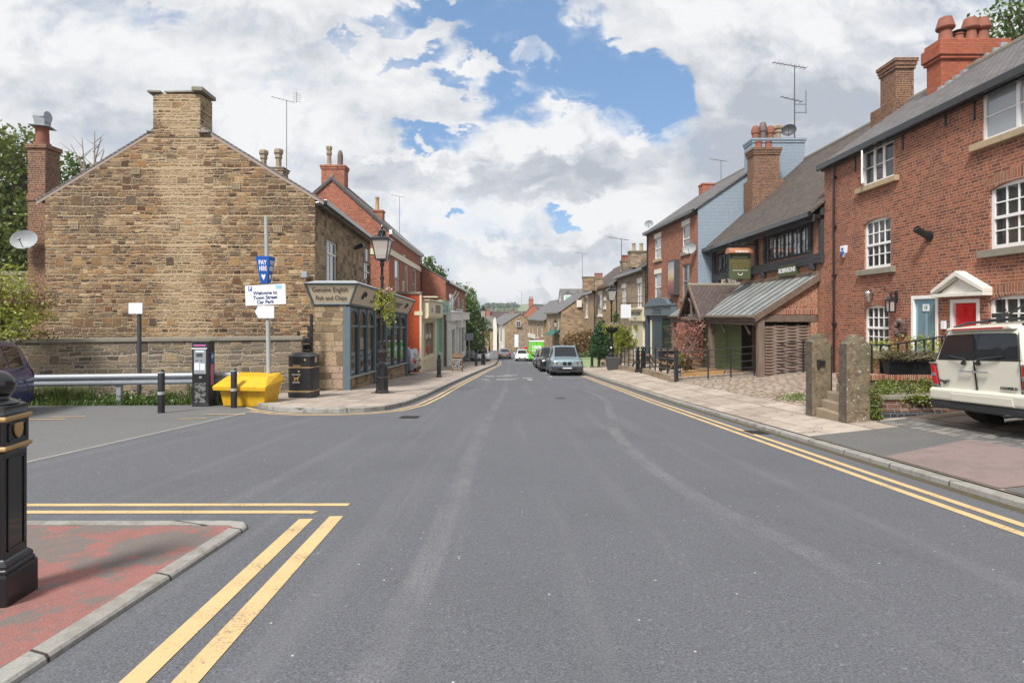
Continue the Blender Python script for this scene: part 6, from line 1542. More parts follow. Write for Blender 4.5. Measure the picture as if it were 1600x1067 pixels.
# chalkboard
Ab=thing('chalkboard','wooden A-board with white chalk writing on the left pavement','chalkboard',(0,0,0))
m=MB()
for s_ in (-1,1):
    m.hexa([(-.33,s_*.27-.02,0),(-.27,s_*.27-.02,0),(-.27,s_*.27+.02,0),(-.33,s_*.27+.02,0),(-.33,s_*.03-.02,1.1),(-.27,s_*.03-.02,1.1),(-.27,s_*.03+.02,1.1),(-.33,s_*.03+.02,1.1)])
    m.hexa([(.27,s_*.27-.02,0),(.33,s_*.27-.02,0),(.33,s_*.27+.02,0),(.27,s_*.27+.02,0),(.27,s_*.03-.02,1.1),(.33,s_*.03-.02,1.1),(.33,s_*.03+.02,1.1),(.27,s_*.03+.02,1.1)])
m.hexa([(-.33,-.09,.86),(.33,-.09,.86),(.33,-.05,.86),(-.33,-.05,.86),(-.33,-.05,1.14),(.33,-.05,1.14),(.33,-.01,1.14),(-.33,-.01,1.14)]); m.box(-.3,.3,-.26,-.22,.08,.16)
m.build('frame',M['plankbrown'],Ab,world=False)
m=MB(); m.hexa([(-.27,-.245,.14),(.27,-.245,.14),(.27,-.21,.14),(-.27,-.21,.14),(-.27,-.095,.86),(.27,-.095,.86),(.27,-.06,.86),(-.27,-.06,.86)]); bo=m.build('board',M['dark'],Ab,world=False)
up=Vector((0,.15,.72)).normalized()
for i,s_ in enumerate(('GIFTWARE','& HOME','LUNCH','Today: Soup','Fresh Pies')):
    text(s_,.115,M['letterwhite'],bo,Vector((0,-.252,.74-.13*i))+Vector((0,.027*i*-1,0)),(1,0,0),up,'chalk_writing')
p=gp(714,583.5); place(Ab,p[0],p[1]+.25,gr(p[1])+.112)
# blank sign on dark post
Ps=thing('sign_post','dark grey post carrying a small blank white sign before the boundary wall','sign',(0,0,0))
p=at(217.5,620,15.75); z0=gr(15.75)
m=MB(); m.cyl((0,0,-.2),(0,0,at(0,478,15.75)[2]-z0),.055,.055,12); m.build('post',M['darkgrey'],Ps,world=False)
m=MB(); zz=at(0,482,15.75)[2]-z0; m.box(-.24,.14,-.085,-.06,zz-.15,zz+.15); m.build('plate',M['signwhite'],Ps,world=False,bev=.004); place(Ps,p[0],p[1],z0)
# guard rail
Gr=thing('guard_rail','galvanised crash barrier along the car park verge','barrier',(-10.5,15.3,-.9))
P0=Vector((-13.6,14.9,-.30)); P1=Vector((-7.4,15.45,-.27)); d=(P1-P0).normalized(); n=Vector((d.y,-d.x,0)).normalized()
prof=[(.0,-.155),(.05,-.14),(.075,-.10),(.075,-.06),(.0,-.025),(.0,.025),(.075,.06),(.075,.10),(.05,.14),(.0,.155)]
m=MB(); vs=[]
for P in (P0,P1):
    for o_,h in prof: vs.append(P+n*o_+Vector((0,0,h)))
k=len(prof); m.add(vs,[(i,i+1,k+i+1,k+i)[::-1] for i in range(k-1)]); vs2=[Vector(v)-n*.006 for v in vs]; m.add(vs2,[(i,i+1,k+i+1,k+i) for i in range(k-1)]); m.build('beam',M['zinc'],Gr)
for t in (.12,.5,.9):
    m=MB(); P=P0+(P1-P0)*t; m.box(P.x-.06,P.x+.06,P.y,P.y+.1,-1.4,P.z+.15); m.build('post',M['zinc'],Gr)
# car park sign
Cp=thing('car_park_sign','grey pole with blue pay here box above white Welcome to Town Street Car Park board','sign',(0,0,0))
YS=15.35; z0=gr(YS); ox=at(421,0,YS)[0]
zz=lambda py:at(0,py,YS)[2]-z0
xx=lambda px:at(px,0,YS)[0]-ox
m=MB(); m.cyl((0,0,-.2),(-.09,0,zz(339)),.06,.05,14); m.build('pole',M['polegrey'],Cp,world=False)
m=MB(); m.hexa([(xx(386.5),-.10,zz(478)),(xx(449),-.10,zz(475)),(xx(449),-.075,zz(475)),(xx(386.5),-.075,zz(478)),(xx(385.5),-.10,zz(447)),(xx(448),-.10,zz(443.5)),(xx(448),-.075,zz(443.5)),(xx(385.5),-.075,zz(447))]); bw=m.build('welcome_board',M['signwhite'],Cp,world=False)
xd=Vector((1,0,.045))
for i,(s_,py) in enumerate((('Welcome to',458),('Town Street',465.2),('Car Park',472))):
    text(s_,.128,M['letternavy'],bw,(xx(417),-.102,zz(py)),xd,(0,0,1),bold=.004,sx=.98)
m=MB(); m.box(xx(390.5),xx(396.5),-.103,-.1,zz(455),zz(448)); pq=m.build('parking_badge',M['signblue'],bw,world=False); text('P',.12,M['letterwhite'],pq,(xx(393.5),-.106,zz(451.5)),xd,(0,0,1),'letter',bold=.004)
m=MB(); m.box(xx(433),xx(443),-.103,-.1,zz(451.5),zz(445.5)); m.build('council_badge',m_plain('pale_blue_badge',(.3,.55,.66),.5,.2,scale=20),bw,world=False)
m=MB(); m.prism([(xx(401),-.10,zz(487)),(xx(406),-.10,zz(497)),(xx(430.5),-.10,zz(497)),(xx(430.5),-.10,zz(477.8)),(xx(406),-.10,zz(477.8))],(0,.025,0)); m.build('arrow_board',M['signwhite'],Cp,world=False)
x0,x1,x2=xx(400),xx(420.5),xx(430); y0,y1=xx(410.5),xx(418),
m=MB(); za,zb=zz(443),zz(401.5)
cx=(xx(400)+xx(430))/2
def ring(z,r): 
    return [(cx+r*math.cos(t)+.0,r*math.sin(t),z) for t in (R(-47),R(43),R(133),R(223))]
lo,hi=ring(za,.13),ring(zb,.27); m.hexa(lo+hi); pb_=m.build('pay_here_box',M['signblue'],Cp,world=False,bev=.006)
def faceplane(i):
    a,b,c,d=[Vector(q) for q in (lo[i],lo[(i+1)%4],hi[(i+1)%4],hi[i])]; xd=(b-a).normalized(); mid=(a+b+c+d)/4; upv=((c+d)/2-(a+b)/2).normalized(); nn=xd.cross(upv); return mid+nn*.004,xd,upv
for i in (3,0):
    mid,xd,upv=faceplane(i)
    text('PAY',.17,M['letterwhite'],pb_,mid+upv*.19,xd,upv,bold=.005,sx=.72); text('HERE',.17,M['letterwhite'],pb_,mid+upv*.03,xd,upv,bold=.005,sx=.52)
    m=MB(); nn=xd.cross(upv); q=[(-.03,-.12),(-.07,-.12),(-.075,-.16),(0,-.28),(.075,-.16),(.07,-.12),(.03,-.12),(0,-.15)]
    m.prism([mid+xd*a*.75+upv*b for a,b in q],nn*.003); m.build('arrow_symbol',M['letterwhite'],pb_,world=False)
place(Cp,ox,YS,z0)
# small grey sign on pole at the far left pavement
Gs=thing('road_sign','grey backed square road sign on pole in front of the left tree','sign',(0,0,0))
m=MB(); m.cyl((0,0,0),(0,0,3.0),.05,.05,8); m.build('pole',M['polegrey'],Gs,world=False); m=MB(); m.box(-.45,.45,-.08,-.05,2.35,3.1); m.build('plate',M['zinc'],Gs,world=False); place(Gs,at(733,0,60)[0],60,gr(60)+.1)
# ---------- right side: estate fence
Ef=thing('estate_fence','thin black five bar estate railing around the pub terrace','fence',(8,22,-1))
q0=Vector(gp(1057,597)); q1=Vector(gp(1300,588)); 
q1=Vector((10.3,19.35,GZ(10.3,19.35)))
L_=(q1-q0).length
m=MB()
for h in (.12,.34,.58,.83,1.08):
    m.cyl(q0+Vector((0,0,h)),q1+Vector((0,0,h)),.014 if h<1 else .018,None,6)
m.build('rail',M['black'],Ef)
for i in range(6):
    P=q0+(q1-q0)*(i+.45 if i else .0)/5.9; m=MB()
    if i==0: m.box(P.x-.06,P.x+.06,P.y-.06,P.y+.06,P.z-.1,P.z+1.2)
    else: m.box(P.x-.022,P.x+.022,P.y-.012,P.y+.012,P.z-.1,P.z+1.12)
    m.build('post',M['black'],Ef)
m=MB(); a,b=q0,q1; nn=Vector((-(b-a).y,(b-a).x,0)).normalized()*.12
m.hexa([a-nn*.5+Vector((0,0,-.3)),b-nn*.5+Vector((0,0,-.3)),b+nn+Vector((0,0,-.3)),a+nn+Vector((0,0,-.3)),a-nn*.5+Vector((0,0,.03)),b-nn*.5+Vector((0,0,.03)),b+nn+Vector((0,0,.03)),a+nn+Vector((0,0,.03))]); m.build('edging_stone',M['stonecap'],Ef)
# railings along the pavement
def railing(xa,ya,xb,yb,label,n,posts=()):
    o=thing('railing',label,'railing',((xa+xb)/2,(ya+yb)/2,GZ(xa,ya)))
    A=Vector((xa,ya,GZ(xa,ya))); B=Vector((xb,yb,GZ(xb,yb)))
    m=MB(); w=.14
    m.hexa([A+Vector((-w,0,-.3)),A+Vector((w,0,-.3)),B+Vector((w,0,-.3)),B+Vector((-w,0,-.3)),A+Vector((-w,0,.24)),A+Vector((w,0,.24)),B+Vector((w,0,.24)),B+Vector((-w,0,.24))]); m.build('kerb_wall',M['farstone'],o)
    m=MB()
    for h in (.45,.85,1.25): m.cyl(A+Vector((0,0,h)),B+Vector((0,0,h)),.018,None,6)
    m.build('rail',M['black'],o)
    for i in range(n+1):
        P=A+(B-A)*i/n; m=MB(); m.box(P.x-.025,P.x+.025,P.y-.025,P.y+.025,P.z+.2,P.z+1.3); m.build('post',M['black'],o)
    return o
railing(q0.x-.02,q0.y+.15,6.6,28.2,'black post and rail fence on low stone kerb nearest the acer planter',5)
railing(6.55,29.6,6.45,36.0,'black post and rail fence on low stone kerb behind the ornate bollards',6)
def ornate(label):
    o=thing('bollard',label,'bollard',(0,0,0),0,'ornate black bollards at the terrace entrance')
    m=MB(); m.lathe((0,0,0),[(.15,-.1),(.15,.12),(.12,.15),(.11,.5),(.13,.55),(.11,.6),(.09,1.0),(.12,1.05),(.12,1.1),(.06,1.15)],10,False); m.build('post',M['blackgloss'],o,world=False); m=MB(); m.sphere((0,0,1.24),.1,12,8); m.build('ball',M['blackgloss'],o,world=False); return o
o1=ornate('nearer ornate ball topped bollard at the terrace entrance'); place(o1,6.55,28.5,GZ(6.55,28.5)); o2=copy_tree(o1); place(o2,6.5,29.4,GZ(6.5,29.4),0,'farther ornate ball topped bollard at the terrace entrance')
# timber planter below the acer, rattan screens and benches
Pl=thing('timber_planter','long golden plank planter box behind the estate railing','planter',(8.0,23,-1.2))
m=MB(); u0=Vector((6.95,23.35,0)); dr=(Vector((q1.x,q1.y,0))-Vector((q0.x,q0.y,0))).normalized(); nr=Vector((-dr.y,dr.x,0))
for i in range(4):
    z=-1.5+.18*i; mi=1 if i==3 else 0; Lp=1.7 if i<3 else 1.65
    a=u0; b=u0+dr*Lp
    for s0,s1 in ((0,.05),(.75,.8)):
        m.hexa([a+nr*s0+Vector((0,0,z)),b+nr*s0+Vector((0,0,z)),b+nr*s1+Vector((0,0,z)),a+nr*s1+Vector((0,0,z)),a+nr*s0+Vector((0,0,z+.17)),b+nr*s0+Vector((0,0,z+.17)),b+nr*s1+Vector((0,0,z+.17)),a+nr*s1+Vector((0,0,z+.17))])
    for e0 in (0,Lp-.05):
        a2=u0+dr*e0; b2=a2+dr*.05; m.hexa([a2+nr*.05+Vector((0,0,z)),b2+nr*.05+Vector((0,0,z)),b2+nr*.75+Vector((0,0,z)),a2+nr*.75+Vector((0,0,z)),a2+nr*.05+Vector((0,0,z+.17)),b2+nr*.05+Vector((0,0,z+.17)),b2+nr*.75+Vector((0,0,z+.17)),a2+nr*.75+Vector((0,0,z+.17))])
m.build('planks',M['plankgold'],Pl)
m=MB(); a=u0+nr*.05+dr*.05; b=u0+dr*1.65+nr*.05; m.quad(a+Vector((0,0,-.86)),b+Vector((0,0,-.86)),b+nr*.7+Vector((0,0,-.86)),a+nr*.7+Vector((0,0,-.86))); m.build('soil',M['dark'],Pl)
Bk=thing('low_brown_planter','low brown plank box with sloping top right of the golden planter','planter',(9,22,-1.2))
m=MB(); a=u0+dr*1.75+nr*.05; b=a+dr*1.6
m.hexa([a+Vector((0,0,-1.6)),b+Vector((0,0,-1.5)),b+nr*.6+Vector((0,0,-1.5)),a+nr*.6+Vector((0,0,-1.6)),a+Vector((0,0,-.72)),b+Vector((0,0,-.95)),b+nr*.6+Vector((0,0,-.95)),a+nr*.6+Vector((0,0,-.72))]); m.build('planks',M['plankbrown'],Bk)
def table(x,y,label):
    z=GZ(x,y)+.01; o=thing('picnic_table',label,'picnic table',(x,y,z),0,'wooden picnic tables on the pub terrace')
    m=MB()
    for i in range(5): m.box(-.38+.155*i,-.24+.155*i,-.8,.8,.72,.76)
    m.build('table_top',M['plankbrown'],o,world=False)
    for s_ in (-1,1):
        m=MB(); m.box(s_*.68-.14,s_*.68+.14,-.8,.8,.43,.47); m.build('bench',M['plankbrown'],o,world=False)
        m=MB(); m.tube([(-.65,s_*.55,0),(-.15,s_*.55,.72)],.04,5); m.tube([(.65,s_*.55,0),(.15,s_*.55,.72)],.04,5); m.box(-.75,.75,s_*.55-.03,s_*.55+.03,.38,.43); m.build('leg',M['plankbrown'],o,world=False)
    return o
table(7.55,26.0,'brown picnic table behind the near railing'); t2_=table(7.6,32.5,'brown picnic table before the navy shop')
Rs=thing('rattan_screen','dark woven rattan screen with pale top on the terrace','screen',(7.8,29,-1.5))
m=MB(); m.box(7.4,8.5,28.6,28.7,-1.6,-.35); m.box(8.4,8.5,28.7,31,-1.6,-.35); m.build('panel',M['dark'],Rs); m=MB(); m.box(7.35,8.55,28.55,28.75,-.35,-.27); m.build('top_rail',M['oakh'],Rs)
# ---------- gate pillars, steps, raised beds
def gatepost(x,y,w,d,h,label,mat):
    z=GZ(x,y); o=thing('gate_pillar',label,'gate pillar',(x,y,z),0,'old stone gate pillars by the steps')
    m=MB(); n=12; top=[(w*i/n,h-.12+.14*math.sin(math.pi*min(1,max(0,(i/n-.12)/.76)))**.8) for i in range(n+1)]
    poly=[(0,-.2),(w,-.2)]+top[::-1]; m.prism([(a,0,b) for a,b in poly],(0,d,0)); 
    m.build('slab',mat,o,world=False,bev=.018); return o
def m_lichen(name,amt):
    k=N(name); o=k.obj(); n=k.noise(o,9,6,.7); g=k.noise(o,2.2,4,.6); z=k.sep(o)[2]; nn=k.sep(k.n('TexCoord').outputs['Normal'])
    c=k.mix(k.ss(n,.35,.65),(.11,.085,.06),(.26,.20,.135)); c=k.mix(k.math('MULTIPLY',k.ss(g,.45,.65),.6),c,(.09,.10,.06))
    v=k.n('TexVoronoi'); k.set(v.inputs['Vector'],o); v.inputs['Scale'].default_value=22; w=k.noise(o,6,4,.7)
    li=k.math('MULTIPLY',k.ss(v.outputs['Distance'],.42,.28),k.ss(w,.5,.58)); c=k.mix(k.math('MULTIPLY',li,amt),c,(.45,.43,.38))
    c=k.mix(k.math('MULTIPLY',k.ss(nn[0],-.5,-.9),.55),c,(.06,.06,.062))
    return k.bsdf(c,.95,k.math('ADD',n,k.math('MULTIPLY',li,.3)),.9,.02,spec=.2)
px_=(1323-800)*9.5/F_
gatepost(px_,9.5,.40,.24,1.46,'lichen spotted stone gate pillar nearest the raised brick bed',m_lichen('lichen_stone',.85))
Y1=10.55; gp2=gatepost((1269-800)*Y1/F_,Y1,.36,.24,1.52,'dark stone gate pillar with iron hinge left of the steps',m_lichen('dark_stone',.15))
m=MB(); P=at(1281,566,Y1-.03); m.box(P[0]-.02,P[0]+.09,Y1-.06,Y1,P[2]-.03,P[2]+.03); m.cyl((P[0]-.03,Y1-.04,P[2]-.07),(P[0]-.03,Y1-.04,P[2]+.05),.03,.03,8)
m.build('iron_hinge',M['black'],gp2)
St=thing('stone_steps','worn sandstone steps rising between the two gate pillars','steps',(6,10.1,-.8))
for i in range(5):
    m=MB(); z=GZ(5.6,10.1); m.box(5.62+.1*i,6.04,9.76,10.53,z-.2,z+.15*(i+1)) if i<3 else m.box(5.9+.03*i,6.04,10.3,10.53,z-.2,z+.15*(i+1)); m.build('step',M['stepstone'],St,bev=.02)
Wb=thing('raised_bed_wall','low old brick retaining wall with blue brick plinth beside the pale car','wall',(7,9.9,-.6))
yb=9.55; zg=GZ(6.3,yb); X0=at(1371,0,yb)[0]; z1=at(0,625,yb)[2]; zp=zg+.12
m=MB(); m.box(X0,9.9,yb,yb+.25,zg-.2,z1); m.build('wall',M['brickold'],Wb)
m=MB(); m.box(X0-.012,9.9,yb-.02,yb+.1,zg-.2,zp); m.build('plinth',M['bluebrick'],Wb)
m=MB(); m.box(X0+.02,9.9,yb-.03,yb+.3,z1,z1+.09); m.build('coping',M['stonecap'],Wb,bev=.02)
zt2=at(0,593,10.3)[2]
m=MB(); m.box(X0-.12,9.95,10.2,10.45,zg-.2,zt2); m.build('upper_wall',M['brickold'],Wb)
m=MB(); m.box(X0-.15,9.95,10.17,10.5,zt2,zt2+.1); m.build('brick_coping',M['brickarch'],Wb)
m=MB(); m.quad((X0,yb+.25,z1),(9.9,yb+.25,z1),(9.9,10.2,z1+.05),(X0,10.2,z1+.05)); m.build('soil',M['dark'],Wb)
# iron railing on the upper wall
Ir=thing('iron_railing','black iron bar railing rising behind the heather trough','railing',(7.5,10.4,0))
m=MB(); zb0=zt2+.1
xs_=[X0-.05+.16*i for i in range(14)]
def rz(x): return zb0+.52+max(0,(x-X0-.75))*.16
m.cyl((xs_[0],10.38,rz(xs_[0])),(X0+.75,10.38,rz(X0+.75)),.016,None,6); m.cyl((X0+.75,10.38,rz(X0+.75)),(xs_[-1],10.38,rz(xs_[-1])),.016,None,6); m.build('handrail',M['black'],Ir)
for x in xs_:
    m=MB(); m.box(x-.012,x+.012,10.368,10.392,zb0-.02,rz(x)); m.build('bar',M['black'],Ir)
m=MB(); m.tube([(6.1,10.9,GZ(6.1,10.9)),(6.1,10.9,GZ(6.1,10.9)+1.25),(5.75,10.75,GZ(6.1,10.9)+1.3)],.03,8); m.cyl((6.1,10.9,-.55),(8,10.9,.35),.02,None,6); o=m.build('step_handrail',M['black']); tag(o,'black handrail post behind the dark stone gate pillar','handrail')
# trough
Tr=thing('plant_trough','ribbed black plastic trough of heather on the brick coping','planter',(0,0,0))
xa,xb=at(1381,0,10.28)[0],at(1460,0,10.28)[0]; zz0=zt2+.1; hh=.27; w=(xb-xa)/2
m=MB(); m.hexa([(-w*.94,-.1,0),(w*.94,-.1,0),(w*.94,.1,0),(-w*.94,.1,0),(-w,-.13,hh),(w,-.13,hh),(w,.13,hh),(-w,.13,hh)])
for i in range(34):
    x=-w*.92+2*w*.92*i/33; m.hexa([(x-.004,-.108,.02),(x+.004,-.108,.02),(x+.004,-.09,.02),(x-.004,-.09,.02),(x*1.05-.004,-.136,hh-.05),(x*1.05+.004,-.136,hh-.05),(x*1.05+.004,-.1,hh-.05),(x*1.05-.004,-.1,hh-.05)])
m.box(-w-.012,w+.012,-.142,.142,hh-.045,hh+.005); m.build('box',M['blackgloss'],Tr,world=False,bev=.006)
TRX=((xa+xb)/2,10.28,zz0); place(Tr,*TRX)
# tubs and planters further down
Tb=thing('plant_tub','dark square tub at the foot of the right lamp post','planter',(0,0,0)); m=MB(); m.hexa([(-.32,-.32,0),(.32,-.32,0),(.32,.32,0),(-.32,.32,0),(-.42,-.42,.75),(.42,-.42,.75),(.42,.42,.75),(-.42,.42,.75)]); m.build('tub',M['darkgrey'],Tb,world=False,bev=.02); place(Tb,6.1,34.3,GZ(6.1,34.3))
Gp=thing('green_planter','pale green painted planter box on the right pavement','planter',(0,0,0)); m=MB(); m.box(-.85,.85,-.3,.3,0,.7); m.box(-.88,.88,-.33,.33,.62,.7); m.build('box',m_plain('pale_green_paint',(.3,.4,.22),.6),Gp,world=False,bev=.02); GPX=(at(921,0,43)[0],43,GZ(6,43)); place(Gp,*GPX)
Sw=thing('terrace_wall','low stone front garden wall behind the conifer','wall',(7,46,-2.5)); m=MB(); m.box(7.1,7.4,37,66,-5.6,-2.2); m.build('wall',M['farstone'],Sw)

# far street furniture
Pbx=thing('post_box','small red pillar box at the far end of the street','post box',(0,0,0)); m=MB(); m.lathe((0,0,0),[(.26,0),(.26,.12),(.23,.15),(.23,1.25),(.27,1.3),(.27,1.4),(.1,1.52)],14); m.build('pillar',M['red'],Pbx,world=False); m=MB(); m.box(-.14,.14,-.24,-.22,1.05,1.1); m.build('slot',M['dark'],Pbx,world=False); place(Pbx,at(821.5,0,86)[0],86,gr(86)+.1)
Ws=thing('shop_sign','tall white shop sign board beside the far road junction','sign',(0,0,0)); m=MB(); m.box(-.35,.35,-.05,.05,1.2,3.4); m.build('board',M['signwhite'],Ws,world=False); m=MB(); m.cyl((0,.06,0),(0,.06,3.3),.05,.05,8); m.build('pole',M['darkgrey'],Ws,world=False); place(Ws,at(807,0,100)[0],100,gr(100))
# ---------- vehicles (local frame: +y forward, +x right, z up)
def cr(p0,p1,p2,p3,t):
    return .5*((2*p1)+(-p0+p2)*t+(2*p0-5*p1+4*p2-p3)*t*t+(-p0+3*p1-3*p2+p3)*t*t*t)
class Body:
    def __init__(s,st,lean=0,zl=.93):
        s.st=st; s.lean=lean; s.zl=zl; s.y0,s.y1=st[0][0],st[-1][0]
    def par(s,y):
        st=s.st
        for i in range(len(st)-1):
            if y<=st[i+1][0]+1e-9: break
        a,b=st[i],st[i+1]; p=st[max(0,i-1)]; q=st[min(len(st)-1,i+2)]
        t=(y-a[0])/(b[0]-a[0]); t=max(0,min(1,t)); r=[]
        for k in range(1,7):
            v=cr(p[k],a[k],b[k],q[k],t); lo,hi=min(a[k],b[k]),max(a[k],b[k]); r.append(max(lo-.0,min(hi+.0,v)))
        return r
    def sec(s,y,t):
        zs,zb,zr,ws,wb,wr=s.par(y)
        zm=(zs+zb)*.55
        P=[(0,zs),(ws*.9,zs),(ws,zs+.1),(max(ws,wb)*1.012,zm),(wb*1.0,zb-.02),(wr+(wb-wr)*.0,zr-min(.09,(zr-zb)*.5)),(wr*.86,zr-.015),(wr*.45,zr+.006),(0,zr+.012)]
        n=len(P)-1; i=min(int(t),n-1); f=t-i
        if i in (0,4): x=P[i][0]+(P[i+1][0]-P[i][0])*f; z=P[i][1]+(P[i+1][1]-P[i][1])*f
        else:
            a,b,c,d=P[max(0,i-1)],P[i],P[i+1],P[min(n,i+2)]
            x=cr(a[0],b[0],c[0],d[0],f); z=cr(a[1],b[1],c[1],d[1],f)
        yy=y
        if s.lean and z>s.zl: yy=y+(z-s.zl)*s.lean*max(0,1-(y-s.y0)/1.2)
        return Vector((x,yy,z))
    def mesh(s,ny=44,nt=24):
        m=MB(); ys_=[]
        for a,b in zip(s.st,s.st[1:]):
            k=max(2,int((b[0]-a[0])/(s.y1-s.y0)*ny)); ys_+=[a[0]+(b[0]-a[0])*i/k for i in range(k)]
        ys_.append(s.y1); ts=[8*i/nt for i in range(nt+1)]
        R_=[]
        for y in ys_:
            r=[s.sec(y,t) for t in ts]; l=[Vector((-p.x,p.y,p.z)) for p in r[::-1][1:-1]]; R_.append(r+l)
        n=len(R_[0]); vs=[p for r in R_ for p in r]
        m.add(vs,[(j*n+i,(j+1)*n+i,(j+1)*n+(i+1)%n,j*n+(i+1)%n) for j in range(len(R_)-1) for i in range(n)],True)
        for r,fl in ((R_[0],False),(R_[-1],True)):
            h=nt; fs=[]
            for i in range(h):
                a,b=i,i+1; c,d=(n-b)%n,(n-a)%n
                f=(a,b,c,d) if not fl else (d,c,b,a); f=tuple(dict.fromkeys(f))
                if len(f)>2: fs.append(f)
            m.add(r,fs,True)
        return m
    def patch(s,m,y0,y1,t0,t1,off=.006,n=8,sides=(1,-1),skew=0):
        for sd in sides:
            g=[]
            for j in range(n+1):
                row=[]
                for i in range(n+1):
                    t=t0+(t1-t0)*i/n; y=y0+(y1-y0)*j/n+skew*(i/n)*(1 if skew else 0)
                    p=s.sec(y,t); a=s.sec(y+.02,t)-s.sec(y-.02,t); b=s.sec(y,min(8,t+.05))-s.sec(y,max(0,t-.05)); nn=b.cross(a)
                    if nn.length<1e-6: nn=Vector((0,0,1))
                    nn.normalize(); 
                    if nn.x*p.x+nn.z*(p.z-.6)<0: nn=-nn
                    p=p+nn*off; row.append(Vector((p.x*sd,p.y,p.z)))
                g.append(row)
            vs=[p for r in g for p in r]; k=n+1
            m.add(vs,[((j*k+i,j*k+i+1,(j+1)*k+i+1,(j+1)*k+i) if sd<0 else (j*k+i,(j+1)*k+i,(j+1)*k+i+1,j*k+i+1)) for j in range(n) for i in range(n)],True)
def wheel(parent,x,y,r,w=.21,rim='alloy'):
    sd=1 if x>0 else -1
    m=MB(); k=24; prof=[(r*.66,-w/2),(r*.93,-w/2),(r,-w/2+.03),(r,w/2-.03),(r*.93,w/2),(r*.66,w/2)]
    vs=[]
    for pr,h in prof:
        for i in range(k): t=2*math.pi*i/k; vs.append((x+h,y+pr*math.cos(t),r+pr*math.sin(t)))
    m.add(vs,[(a*k+i,a*k+(i+1)%k,(a+1)*k+(i+1)%k,(a+1)*k+i) for a in range(5) for i in range(k)],True)
    wo=m.build('wheel',M['rubber'],parent,world=False)
    m=MB(); xo=x+sd*(w/2-.02)
    for i in range(5):
        t=2*math.pi*i/5+.3
        for dt in (-.13,.13):
            m.cyl((xo+sd*.012,y+.05*math.cos(t),r+.05*math.sin(t)),(xo,y+r*.66*math.cos(t+dt),r+r*.66*math.sin(t+dt)),.024,.018,5)
    m.cyl((xo-sd*.06,y,r),(xo+sd*.02,y,r),.06,.05,10)
    for a,b in ((.62,.69),):
        vs=[]
        for pr,h in ((r*.69,0),(r*.69,.02),(r*.62,.02),(r*.62,-.05)):
            for i in range(k): t=2*math.pi*i/k; vs.append((xo+sd*h,y+pr*math.cos(t),r+pr*math.sin(t)))
        m.add(vs,[(q*k+i,q*k+(i+1)%k,(q+1)*k+(i+1)%k,(q+1)*k+i) for q in range(3) for i in range(k)],True)
    m.build('rim',M[rim],wo,world=False)
    m=MB(); m.cyl((xo-sd*.08,y,r),(xo-sd*.07,y,r),r*.64,r*.64,k); m.build('brake_disc',M['darkgrey'],wo,world=False)
def arch(m,x,y,r,body):
    sd=1 if x>0 else -1; k=20; vs=[]
    for q in range(k+1):
        t=-.35+ (math.pi+.7)*q/k
        for rr,dx in ((r*1.13,.004),(r*1.13,.03),(r*1.27,.03),(r*1.30,.0)):
            vs.append((x+sd*dx,y+rr*math.cos(t),r+rr*math.sin(t)))
    m.add(vs,[(a*4+i,a*4+i+1,a*4+i+5,a*4+i+4) for a in range(k) for i in range(3)],True)
